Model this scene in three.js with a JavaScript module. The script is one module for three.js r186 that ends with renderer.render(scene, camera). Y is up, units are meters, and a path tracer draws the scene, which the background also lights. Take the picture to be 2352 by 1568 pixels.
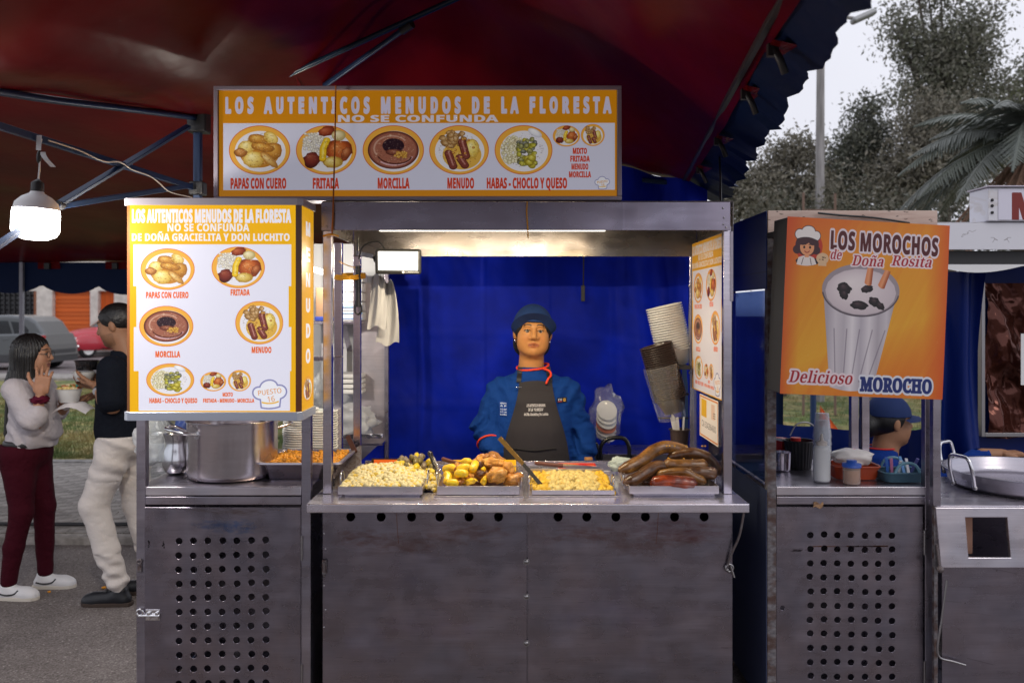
import * as THREE from 'three';
import { RoundedBoxGeometry } from 'three/addons/geometries/RoundedBoxGeometry.js';
import { mergeGeometries, mergeVertices } from 'three/addons/utils/BufferGeometryUtils.js';
import { ImprovedNoise } from 'three/addons/math/ImprovedNoise.js';
import { RectAreaLightUniformsLib } from 'three/addons/lights/RectAreaLightUniformsLib.js';

// ---------- camera, sky, sun, exposure ----------
const scene = new THREE.Scene();
const EYE = 1.65, FOCAL = 1950;                                    // eye height in metres; focal length in pixels of a 2352 x 1568 picture
const camera = new THREE.PerspectiveCamera(2 * Math.atan(784 / FOCAL) * 180 / Math.PI, 1.5, 0.05, 400);
camera.position.set(0, EYE, 0);
camera.lookAt(0, EYE, -10);
camera.setViewOffset(2352, 1568, 0, 69, 2352, 1568);                // level camera, lens shifted down a little
camera.focus = 3.6; camera.userData.fStop = 2.9;
const renderer = new THREE.WebGLRenderer({ antialias: true });
renderer.toneMapping = THREE.LinearToneMapping;
renderer.toneMappingExposure = 1.0;
renderer.shadowMap.enabled = true;
RectAreaLightUniformsLib.init();

const N3 = new ImprovedNoise();
const nz = (x, y, z) => N3.noise(x, y, z);
const fbm = (x, y, z, o = 4) => { let s = 0, a = 0.5, f = 1; for (let i = 0; i < o; i++) { s += a * N3.noise(x * f, y * f, z * f + i * 7.3); a *= 0.5; f *= 2.03; } return s; };
function prng(seed) { let a = seed >>> 0; return () => { a = (a + 0x6D2B79F5) | 0; let t = Math.imul(a ^ (a >>> 15), 1 | a); t = (t + Math.imul(t ^ (t >>> 7), 61 | t)) ^ t; return ((t ^ (t >>> 14)) >>> 0) / 4294967296; }; }
const lerp = THREE.MathUtils.lerp, clamp = THREE.MathUtils.clamp, sstep = THREE.MathUtils.smoothstep;

{ // overcast evening sky
  const W = 512, H = 256, d = new Float32Array(W * H * 4);
  for (let j = 0; j < H; j++) for (let i = 0; i < W; i++) {
    const el = ((j + 0.5) / H - 0.5) * Math.PI, az = (i + 0.5) / W * 2 * Math.PI, y = Math.sin(el), cx = Math.cos(az) * Math.cos(el), cz = Math.sin(az) * Math.cos(el);
    const cloud = 1 + 0.16 * fbm(cx * 2.2, y * 4, cz * 2.2, 4);
    const v = (y > 0 ? 0.91 : 0.25) * cloud, k = (j * W + i) * 4;
    d[k] = v * 0.95; d[k + 1] = v * 0.96; d[k + 2] = v * 1.06; d[k + 3] = 1;
  }
  const t = new THREE.DataTexture(d, W, H, THREE.RGBAFormat, THREE.FloatType);
  t.mapping = THREE.EquirectangularReflectionMapping; t.magFilter = THREE.LinearFilter; t.needsUpdate = true;
  scene.background = t; scene.environment = t;
}
const sun = new THREE.DirectionalLight(new THREE.Color(1, 0.93, 0.84), 0.5);
sun.position.set(9, 14, 9); sun.target.position.set(0, 0, -6);
sun.shadow.radius = 40; sun.castShadow = true; sun.shadow.mapSize.set(2048, 2048);
Object.assign(sun.shadow.camera, { left: -20, right: 20, top: 20, bottom: -20, near: 1, far: 60 });
scene.add(sun, sun.target);

// ---------- helpers ----------
const V = (x, y, z) => new THREE.Vector3(x, y, z);
const PX = (px, Z) => (px - 1176) * Z / FOCAL, PY = (py, Z) => EYE - (py - 715) * Z / FOCAL;   // picture position at a distance -> metres
const P = (px, py, Z) => V(PX(px, Z), PY(py, Z), -Z);
const names = new Map();
const numbered = (n) => { const k = names.get(n) || 0; names.set(n, k + 1); return k ? n + '_' + String(k).padStart(3, '0') : n; };
function tag(o, label, category, group, kind) { if (label) o.userData.label = label; if (category) o.userData.category = category; if (group) o.userData.group = group; if (kind) o.userData.kind = kind; return o; }
function part(name, geo, m, parent) {
  const g = Array.isArray(geo) ? merge(geo) : geo;
  const o = new THREE.Mesh(g, m); o.name = name; o.castShadow = o.receiveShadow = true; parent.add(o); return o;
}
function thing(name, label, category, group, pos, turn) {
  const o = new THREE.Group(); o.name = numbered(name); if (pos) o.position.copy(pos.isVector3 ? pos : V(...pos)); if (turn) o.rotation.y = turn;
  scene.add(o); return tag(o, label, category, group);
}
function solo(name, geo, m, label, category, group, kind) { const o = part(numbered(name), geo, m, scene); return tag(o, label, category, group, kind); }
function struct(name, geo, m) { const o = part(numbered(name), geo, m, scene); o.userData.kind = 'structure'; return o; }
function merge(list) {
  const any = list.some((g) => g.index), col = list.some((g) => g.attributes.color);
  const l = list.map((g) => {
    let h = any && g.index ? g.toNonIndexed() : g;
    if (!h.attributes.uv) h.setAttribute('uv', new THREE.Float32BufferAttribute(new Float32Array(h.attributes.position.count * 2), 2));
    if (col && !h.attributes.color) h.setAttribute('color', new THREE.Float32BufferAttribute(new Float32Array(h.attributes.position.count * 3).fill(1), 3));
    for (const k of Object.keys(h.attributes)) if (!['position', 'normal', 'uv', 'color'].includes(k)) h.deleteAttribute(k);
    return h;
  });
  return mergeGeometries(l);
}
// uv in metres from the dominant direction of each face
function cubeUV(g0, s = 1) {
  const g = g0.index ? g0.toNonIndexed() : g0, p = g.attributes.position, uv = new Float32Array(p.count * 2), a = V(), b = V(), c = V();
  for (let i = 0; i < p.count; i += 3) {
    a.fromBufferAttribute(p, i); b.fromBufferAttribute(p, i + 1).sub(a); c.fromBufferAttribute(p, i + 2).sub(a); b.cross(c);
    const ax = Math.abs(b.x), ay = Math.abs(b.y), az = Math.abs(b.z);
    for (let k = 0; k < 3; k++) {
      const x = p.getX(i + k), y = p.getY(i + k), z = p.getZ(i + k);
      const [u, v] = az >= ax && az >= ay ? [x, y] : ax >= ay ? [z, y] : [x, z];
      uv[(i + k) * 2] = u * s; uv[(i + k) * 2 + 1] = v * s;
    }
  }
  g.setAttribute('uv', new THREE.BufferAttribute(uv, 2));
  return g;
}
const box = (x0, x1, y0, y1, z0, z1, r = 0.002) => {
  const w = Math.abs(x1 - x0), h = Math.abs(y1 - y0), d = Math.abs(z1 - z0), rr = Math.min(r, w * 0.45, h * 0.45, d * 0.45);
  const g = rr > 0 ? new RoundedBoxGeometry(w, h, d, 2, rr) : new THREE.BoxGeometry(w, h, d);
  g.translate((x0 + x1) / 2, (y0 + y1) / 2, (z0 + z1) / 2);
  return cubeUV(g);
};
const plainBox = (x0, x1, y0, y1, z0, z1) => box(x0, x1, y0, y1, z0, z1, 0);
const rod = (a, b, r, r2 = r, seg = 10) => {
  const d = b.clone().sub(a), L = d.length(), g = new THREE.CylinderGeometry(r2, r, L, seg, 1);
  g.translate(0, L / 2, 0); g.applyQuaternion(new THREE.Quaternion().setFromUnitVectors(V(0, 1, 0), d.normalize())); g.translate(a.x, a.y, a.z); return g;
};
const bar = (a, b, w, t = w) => {
  const d = b.clone().sub(a), L = d.length(), g = new RoundedBoxGeometry(w, L, t, 1, Math.min(w, t) * 0.15);
  g.translate(0, L / 2, 0);
  const y = d.normalize(), ref = Math.abs(y.z) > 0.9 ? V(1, 0, 0) : V(0, 0, 1), x = V().crossVectors(y, ref).normalize(), z = V().crossVectors(x, y);
  g.applyMatrix4(new THREE.Matrix4().makeBasis(x, y, z)); g.translate(a.x, a.y, a.z); return cubeUV(g);
};
const tube = (pts, r, seg = 24, rad = 8, closed = false) => new THREE.TubeGeometry(new THREE.CatmullRomCurve3(pts, closed, 'centripetal'), seg, r, rad, closed);
// tube whose radius changes along the way, with closed ends
function varTube(pts, rfn, seg = 40, rad = 14, bump) {
  const curve = new THREE.CatmullRomCurve3(pts, false, 'centripetal'), fr = curve.computeFrenetFrames(seg, false), pos = [], uv = [], idx = [];
  const L = curve.getLength();
  for (let i = 0; i <= seg; i++) {
    const t = i / seg, c = curve.getPointAt(t), r = rfn(t);
    for (let j = 0; j <= rad; j++) {
      const a = j / rad * Math.PI * 2, n = fr.normals[i].clone().multiplyScalar(Math.cos(a)).addScaledVector(fr.binormals[i], Math.sin(a));
      const rr = r * (1 + (bump ? bump(t, a, c) : 0));
      pos.push(c.x + n.x * rr, c.y + n.y * rr, c.z + n.z * rr); uv.push(t * L, j / rad * 0.2);
    }
  }
  for (let i = 0; i < seg; i++) for (let j = 0; j < rad; j++) { const a = i * (rad + 1) + j, b = a + rad + 1; idx.push(a, a + 1, b, b, a + 1, b + 1); }
  const g = new THREE.BufferGeometry(); g.setAttribute('position', new THREE.Float32BufferAttribute(pos, 3)); g.setAttribute('uv', new THREE.Float32BufferAttribute(uv, 2)); g.setIndex(idx); g.computeVertexNormals(); return g;
}
const lathe = (prof, seg = 40) => new THREE.LatheGeometry(prof.map(([r, y]) => new THREE.Vector2(Math.max(r, 0.0001), y)), seg);
// a sheet over a grid of (u, v) in 0..1
function sheet(nu, nv, fn, two) {
  const pos = [], uv = [], idx = [];
  for (let j = 0; j <= nv; j++) for (let i = 0; i <= nu; i++) { const p = fn(i / nu, j / nv); pos.push(p.x, p.y, p.z); uv.push(i / nu, j / nv); }
  for (let j = 0; j < nv; j++) for (let i = 0; i < nu; i++) { const a = j * (nu + 1) + i, b = a + nu + 1; idx.push(a, a + 1, b, b, a + 1, b + 1); }
  const g = new THREE.BufferGeometry(); g.setAttribute('position', new THREE.Float32BufferAttribute(pos, 3)); g.setAttribute('uv', new THREE.Float32BufferAttribute(uv, 2)); g.setIndex(idx); g.computeVertexNormals(); return g;
}
const scaleUV = (g, a, b = a) => { const u = g.attributes.uv; for (let i = 0; i < u.count; i++) u.setXY(i, u.getX(i) * a, u.getY(i) * b); return g; };
const tint = (g, c) => { const n = g.attributes.position.count, a = new Float32Array(n * 3); for (let i = 0; i < n; i++) a.set(c, i * 3); g.setAttribute('color', new THREE.BufferAttribute(a, 3)); return g; };
const placed = (g, pos, rot = [0, 0, 0], s = 1) => { const m = new THREE.Matrix4().compose(pos.isVector3 ? pos : V(...pos), new THREE.Quaternion().setFromEuler(new THREE.Euler(...rot)), typeof s === 'number' ? V(s, s, s) : V(...s)); const h = g.clone(); h.applyMatrix4(m); return h; };
// lumpy stone-like solid
function lump(rx, ry, rz, seed, amp = 0.2, freq = 3, det = 3) {
  const g = mergeVertices(new THREE.IcosahedronGeometry(1, det).deleteAttribute('normal').deleteAttribute('uv')), p = g.attributes.position;
  for (let i = 0; i < p.count; i++) { const x = p.getX(i), y = p.getY(i), z = p.getZ(i), k = 1 + amp * 1.6 * fbm(x * freq * 0.5 + seed * 3.1, y * freq * 0.5 + seed, z * freq * 0.5, 4); p.setXYZ(i, x * rx * k, y * ry * k, z * rz * k); }
  g.computeVertexNormals();
  const uv = new Float32Array(p.count * 2); for (let i = 0; i < p.count; i++) { uv[i * 2] = p.getX(i) * 4; uv[i * 2 + 1] = (p.getY(i) + p.getZ(i)) * 4; } g.setAttribute('uv', new THREE.BufferAttribute(uv, 2));
  return g;
}
// ---------- textures and materials ----------
function dtex(w, h, fn, srgb = true, rep) {
  const d = new Uint8Array(w * h * 4);
  for (let j = 0; j < h; j++) for (let i = 0; i < w; i++) { const c = fn(i / w, j / h, i, j), k = (j * w + i) * 4; if (typeof c === 'number') { d[k] = d[k + 1] = d[k + 2] = clamp(c, 0, 255); } else { d[k] = clamp(c[0], 0, 255); d[k + 1] = clamp(c[1], 0, 255); d[k + 2] = clamp(c[2], 0, 255); } d[k + 3] = 255; }
  const t = new THREE.DataTexture(d, w, h); t.magFilter = THREE.LinearFilter; t.minFilter = THREE.LinearMipmapLinearFilter; t.wrapS = t.wrapT = THREE.RepeatWrapping; if (srgb) t.colorSpace = THREE.SRGBColorSpace; if (rep) t.repeat.set(...rep); t.needsUpdate = true; return t;
}
function ctex(w, h, draw, srgb = true) {
  const c = document.createElement('canvas'); c.width = w; c.height = h; const x = c.getContext('2d'); draw(x, w, h);
  const t = new THREE.CanvasTexture(c); if (srgb) t.colorSpace = THREE.SRGBColorSpace; t.anisotropy = 4; t.magFilter = THREE.LinearFilter; return t;
}
// periodic noise on the unit square
const pn = (u, v, f, s = 0, o = 3) => { const q = f * 0.5, F = (x, y) => fbm((x * 0.8 - y * 0.6) * q + s * 3.7, (x * 0.6 + y * 0.8) * q + s * 1.3, s * 2.1 + 0.37 + (x - y) * q * 0.3, o), k = 1 / Math.hypot((1 - u) * (1 - v), u * (1 - v), (1 - u) * v, u * v); return k * (F(u, v) * (1 - u) * (1 - v) + F(u - 1, v) * u * (1 - v) + F(u, v - 1) * (1 - u) * v + F(u - 1, v - 1) * u * v); };
const std = (o) => new THREE.MeshStandardMaterial({ roughness: 0.7, side: THREE.DoubleSide, ...o });
const phy = (o) => new THREE.MeshPhysicalMaterial({ roughness: 0.6, side: THREE.DoubleSide, ...o });
const RGB = (r, g, b) => new THREE.Color(r, g, b);

// brushed, stained steel; 1 m across
function steelCanvas(seed, w, h, extra) {
  const r = prng(seed);
  return ctex(w, h, (x) => {
    const im = x.createImageData(w, h), d = im.data;
    for (let j = 0; j < h; j++) for (let i = 0; i < w; i++) {
      const u = i / w, v = j / h, k = (j * w + i) * 4;
      const blot = fbm(u * 4 + seed, v * 4, seed * 0.7, 4), brush = fbm(u * 5, v * 150 + seed, 3.3, 2), grime = Math.max(0, fbm(u * 9, v * 7 + seed * 2, 8.1, 4));
      const g = 184 + blot * 14 + brush * 13 - grime * 16;
      d[k] = g + 1 + blot * 10; d[k + 1] = g - 3; d[k + 2] = g + 4 - blot * 8; d[k + 3] = 255;
    }
    x.putImageData(im, 0, 0);
    for (let i = 0; i < 90; i++) { const a = (r() - 0.5) * 0.5, L = 10 + r() * 70, cx = r() * w, cy = r() * h; x.strokeStyle = r() < 0.6 ? `rgba(225,222,232,${0.05 + r() * 0.25})` : `rgba(60,52,56,${0.05 + r() * 0.25})`; x.lineWidth = 0.4 + r() * 1.1; x.beginPath(); x.moveTo(cx, cy); x.lineTo(cx + Math.cos(a) * L, cy + Math.sin(a) * L); x.stroke(); }
    for (let i = 0; i < 160; i++) { x.fillStyle = r() < 0.5 ? `rgba(240,238,245,${r() * 0.5})` : `rgba(50,40,40,${r() * 0.5})`; x.beginPath(); x.ellipse(r() * w, r() * h, 0.5 + r() * 1.8, 0.5 + r() * 1.2, 0, 0, 7); x.fill(); }
    if (extra) extra(x, w, h, r);
  });
}
const wrapT = (t, rx = 1, ry = rx) => { t.wrapS = t.wrapT = THREE.MirroredRepeatWrapping; t.repeat.set(rx, ry); return t; };
const steelRough = dtex(256, 256, (u, v) => 105 + 70 * pn(u, v, 14, 2.2, 3) + 50 * pn(u, v * 6, 8, 9.1, 2), false);
const steelBump = dtex(256, 256, (u, v) => 128 + 90 * pn(u, v, 5, 4.4, 3), false);
const steelMap = wrapT(steelCanvas(3, 1024, 1024));
const M = {};
M.steel = std({ map: steelMap, color: RGB(0.72, 0.7, 0.75), metalness: 0.95, roughness: 0.75, roughnessMap: steelRough, bumpMap: steelBump, bumpScale: 0.002 });
M.steelShiny = std({ map: steelMap, color: RGB(1.15, 1.12, 1.15), metalness: 1, roughness: 0.45, roughnessMap: steelRough, bumpMap: steelBump, bumpScale: 0.0015 });
M.alu = std({ map: steelMap, color: RGB(1.2, 1.19, 1.2), metalness: 0.9, roughness: 0.8, roughnessMap: steelRough });
M.pot = std({ map: steelMap, color: RGB(1.25, 1.2, 1.15), metalness: 1, roughness: 0.5, roughnessMap: steelRough });
M.grime = std({ map: wrapT(ctex(512, 512, (x, w, h) => { const im = x.createImageData(w, h), d = im.data; for (let j = 0; j < h; j++) for (let i = 0; i < w; i++) { const u = i / w, v = j / h, k = (j * w + i) * 4, a = fbm(u * 6, v * 10, 2, 5), b = fbm(u * 20, v * 30, 5, 3), rust = clamp((a + 0.1) * 3, 0, 1), g = 120 + b * 60; d[k] = lerp(g, 78, rust * 0.7); d[k + 1] = lerp(g - 4, 52, rust * 0.7); d[k + 2] = lerp(g, 44, rust * 0.7); d[k + 3] = 255; } x.putImageData(im, 0, 0); }), 3), metalness: 0.5, roughness: 0.65, bumpMap: steelBump, bumpScale: 0.003 });
M.dark = phy({ color: RGB(0.012, 0.012, 0.014), roughness: 0.7, specularIntensity: 0.3 });
M.black = std({ color: RGB(0.02, 0.02, 0.022), roughness: 0.45 });
M.blackGloss = phy({ color: RGB(0.015, 0.015, 0.018), roughness: 0.25, clearcoat: 0.4, clearcoatRoughness: 0.2 });
M.bluePaint = std({ color: RGB(0.012, 0.035, 0.1), roughness: 0.4, metalness: 0.1 });
M.chrome = std({ color: RGB(0.8, 0.8, 0.82), metalness: 1, roughness: 0.18 });
M.bolt = std({ color: RGB(0.35, 0.34, 0.35), metalness: 1, roughness: 0.35 });
const foldBump = dtex(256, 256, (u, v) => 128 + 120 * pn(u, v, 9, 1.3, 4), false);
const weave = dtex(128, 128, (u, v, i, j) => 128 + (((i >> 1) + (j >> 1)) & 1 ? 40 : -40) + 60 * pn(u, v, 8, 6, 2), false);
const wrinkle = dtex(256, 256, (u, v, i, j) => { const a = Math.abs(pn(u, v, 7, 3.3, 3)), b = Math.abs(pn(u, v, 16, 8.1, 3)); return 225 - 330 * a - 130 * b + (((i >> 1) + (j >> 1)) & 1 ? 7 : -7); }, false);
const hash2 = (i, j) => { let h = Math.imul(i, 374761393) + Math.imul(j, 668265263); h = Math.imul(h ^ (h >>> 13), 1274126177); return ((h ^ (h >>> 16)) >>> 0) / 4294967296; };
const fabric = (c, rough = 0.85, extra = {}) => phy({ color: RGB(...c), roughness: rough, specularIntensity: 0.25, bumpMap: wrinkle, bumpScale: 0.004, ...extra });
M.redTarp = phy({ color: RGB(0.14, 0.004, 0.006), roughness: 0.3, specularIntensity: 0.1, bumpMap: foldBump, bumpScale: 0.006, map: dtex(256, 256, (u, v) => { const g = 225 + 60 * pn(u, v, 6, 3, 4); return [g, g, g]; }) });
M.blueTarp = phy({ color: RGB(0.001, 0.02, 0.54), roughness: 0.6, specularIntensity: 0.3, bumpMap: foldBump, bumpScale: 0.006, map: dtex(256, 256, (u, v) => { const g = 225 + 60 * pn(u, v, 6, 8, 4); return [g, g, g]; }) });
M.navyTarp = phy({ color: RGB(0.002, 0.011, 0.05), roughness: 0.6, specularIntensity: 0.35, bumpMap: foldBump, bumpScale: 0.005 });
M.deepBlue = phy({ color: RGB(0.002, 0.014, 0.13), roughness: 0.45, specularIntensity: 0.5, bumpMap: foldBump, bumpScale: 0.004 });
M.white = std({ color: RGB(0.8, 0.8, 0.8), roughness: 0.5 });
M.foam = std({ color: RGB(0.82, 0.82, 0.8), roughness: 0.6 });
M.brownPlastic = phy({ color: RGB(0.045, 0.028, 0.024), roughness: 0.35 });
M.glass = phy({ color: RGB(0.93, 0.95, 0.95), transmission: 1, thickness: 0, roughness: 0.06, ior: 1.5 });
M.film = phy({ color: RGB(0.95, 0.95, 0.95), transmission: 0.92, thickness: 0, roughness: 0.12, ior: 1.5, bumpMap: foldBump, bumpScale: 0.02 });
M.filmMilky = phy({ color: RGB(0.85, 0.86, 0.88), transmission: 0.55, thickness: 0, roughness: 0.35, bumpMap: foldBump, bumpScale: 0.02 });
M.foil = std({ color: RGB(0.7, 0.7, 0.7), metalness: 1, roughness: 0.25, bumpMap: foldBump, bumpScale: 0.01 });
M.card = std({ color: RGB(0.34, 0.2, 0.11), roughness: 0.85 });
// ---------- ground, pavement, lawn, street ----------
const asphaltMap = dtex(512, 512, (u, v, i, j) => { const g = 106 + 46 * (hash2(i, j) - 0.5) + 26 * (hash2(i >> 1, (j >> 1) + 999) - 0.5) + 40 * pn(u, v, 7, 5.5, 4) + (hash2(i >> 1, j >> 1) > 0.985 ? 40 : 0); return [g + 7, g - 1, g - 4]; });
asphaltMap.repeat.set(0.45, 0.45);
const asphalt = std({ map: asphaltMap, roughness: 0.92, bumpMap: dtex(256, 256, (u, v, i, j) => 90 + 80 * hash2(i, j) + 80 * hash2(i >> 1, j >> 1), false), bumpScale: 0.003 });
const flat = (x0, x1, z0, z1, y) => { const g = new THREE.PlaneGeometry(x1 - x0, z1 - z0, 1, 1); g.rotateX(-Math.PI / 2); g.translate((x0 + x1) / 2, y, (z0 + z1) / 2); return cubeUV(g); };
struct('ground', flat(-160, 160, -200, 60, 0), asphalt);
const concMap = dtex(256, 256, (u, v) => { const g = 128 + 60 * pn(u, v, 24, 7, 4) + 40 * pn(u, v, 5, 2, 3); return [g + 3, g, g - 3]; });
const concrete = std({ map: concMap, roughness: 0.9 });
const KZ = 6.0;
struct('kerb', box(-12, 30, -0.05, 0.055, -KZ - 0.1, -KZ, 0.01), std({ map: concMap, color: RGB(1.3, 1.25, 1.2), roughness: 0.9 }));
const walk = struct('pavement', plainBox(-12, 30, -0.05, 0.034, -9.0, -KZ - 0.102), std({ map: concMap, color: RGB(0.9, 0.87, 0.83), roughness: 0.95 }));
{ // paving bricks laid on the diagonal
  const r = prng(11), tones = [1.15, 1.25, 1.35, 1.45].map((k) => std({ map: concMap, color: RGB(0.98 * k, 0.95 * k, 0.92 * k), roughness: 0.92 }));
  const L = 0.21, W = 0.105, gap = 0.006, g = box(-L / 2 + gap / 2, L / 2 - gap / 2, 0, 0.02, -W / 2 + gap / 2, W / 2 - gap / 2, 0.004);
  let n = 0;
  for (let j = 0; j < 27 && n < 300; j++) for (let i = 0; i < 11 && n < 300; i++) {
    const z = -6.16 - (j + 0.5) * W, xc = PX(170, -z), x = (Math.round(xc / L) + i - 5 + (j & 1) * 0.5) * L;
    const o = part('paver', g, tones[(r() * 4) | 0], walk); o.position.set(x, 0.025 + r() * 0.003, z); o.rotation.y = (r() - 0.5) * 0.02; n++;
  }
}
struct('lawn_edge', box(-12, 30, -0.05, 0.06, -9.14, -9.0, 0.01), concrete);
const lawnMap = dtex(512, 512, (u, v) => { const a = pn(u, v, 9, 3.7, 4), b = pn(u, v, 60, 1.9, 2), dry = clamp(0.45 + a * 2.4, 0, 1), k = 1 + b * 0.7; return [lerp(84, 148, dry) * k, lerp(102, 132, dry) * k, lerp(52, 84, dry) * k]; });
lawnMap.repeat.set(0.3, 0.3);
struct('lawn', flat(-40, 60, -19.6, -9.14, 0.055), std({ map: lawnMap, roughness: 0.95 }));
{ // blades of grass
  const r = prng(21), g = new THREE.BufferGeometry();
  g.setAttribute('position', new THREE.Float32BufferAttribute([-0.006, 0, 0, 0.006, 0, 0, 0.004, 0.04, 0.01, -0.03, 0, 0.01, -0.02, 0, 0.01, -0.035, 0.05, -0.01, 0.02, 0, -0.02, 0.03, 0, -0.02, 0.04, 0.035, -0.03], 3));
  g.computeVertexNormals();
  const n = 26000, im = new THREE.InstancedMesh(g, std({ color: RGB(1, 1, 1), roughness: 0.9 }), n), m = new THREE.Matrix4(), c = new THREE.Color();
  for (let i = 0; i < n; i++) {
    const right = i % 4 === 0, x = right ? 3 + r() * 8 : -9.5 + r() * 7.5, z = -9.2 - Math.pow(r(), 1.4) * 10.2;
    m.compose(V(x, 0.05, z), new THREE.Quaternion().setFromEuler(new THREE.Euler((r() - 0.5) * 0.6, r() * 6.3, (r() - 0.5) * 0.6)), V(1.2, 0.7 + r() * 0.9, 1.2)); im.setMatrixAt(i, m);
    const dry = clamp(0.5 + fbm(x * 0.9, 1, z * 0.9, 3) * 2.6, 0, 1); c.setRGB(lerp(0.07, 0.24, dry), lerp(0.12, 0.19, dry), lerp(0.03, 0.07, dry)); im.setColorAt(i, c);
  }
  im.name = 'grass_blades'; im.receiveShadow = true; scene.add(im); tag(im, 'short patchy green and dry grass on the lawn', 'grass', null, 'stuff');
}
struct('street_kerb', box(-40, 60, -0.05, 0.12, -21.0, -19.6, 0.02), std({ map: concMap, color: RGB(1.25, 1.22, 1.2), roughness: 0.9 }));
struct('street', flat(-60, 80, -31.8, -21.0, 0.004), std({ map: asphaltMap, color: RGB(1.1, 1.1, 1.2), roughness: 0.9 }));
struct('far_pavement', box(-60, 80, -0.05, 0.14, -33.2, -31.8, 0.02), concrete);
// ---------- the three carts ----------
// sheet of metal with round holes, its lower left corner at (x0, y0)
function holedPanel(x0, x1, y0, y1, holes, z, t = 0.003) {
  const s = new THREE.Shape(); s.moveTo(x0, y0); s.lineTo(x1, y0); s.lineTo(x1, y1); s.lineTo(x0, y1); s.closePath();
  for (const [x, y, r] of holes) { const h = new THREE.Path(); h.absellipse(x, y, r, r, 0, Math.PI * 2, true); s.holes.push(h); }
  const g = new THREE.ExtrudeGeometry(s, { depth: t, bevelEnabled: true, bevelThickness: 0.001, bevelSize: 0.001, bevelOffset: -0.001, bevelSegments: 1, curveSegments: 10 });
  g.translate(0, 0, z - t); return g;
}
// map uv 0..1 over a rectangle of the panel
const rectUV = (g, x0, x1, y0, y1) => { const p = g.attributes.position, uv = new Float32Array(p.count * 2); for (let i = 0; i < p.count; i++) { uv[i * 2] = (p.getX(i) - x0) / (x1 - x0); uv[i * 2 + 1] = (p.getY(i) - y0) / (y1 - y0); } g.setAttribute('uv', new THREE.BufferAttribute(uv, 2)); return g; };
const panelMat = (seed, w, h, extra, o = {}) => std({ map: steelCanvas(seed, w, h, extra), color: RGB(0.58, 0.55, 0.6), metalness: 0.95, roughness: 0.72, roughnessMap: steelRough, bumpMap: steelBump, bumpScale: 0.003, ...o });
const smear = (x, cx, cy, rx, ry, col, n, r) => { for (let i = 0; i < n; i++) { x.fillStyle = col; x.beginPath(); x.ellipse(cx + (r() + r() - 1) * rx, cy + (r() + r() - 1) * ry, 2 + r() * rx * 0.28, 1 + r() * ry * 0.22, (r() - 0.5) * 0.5, 0, 7); x.fill(); } };
const ZF = 3.33, ZB = 4.0;

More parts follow.
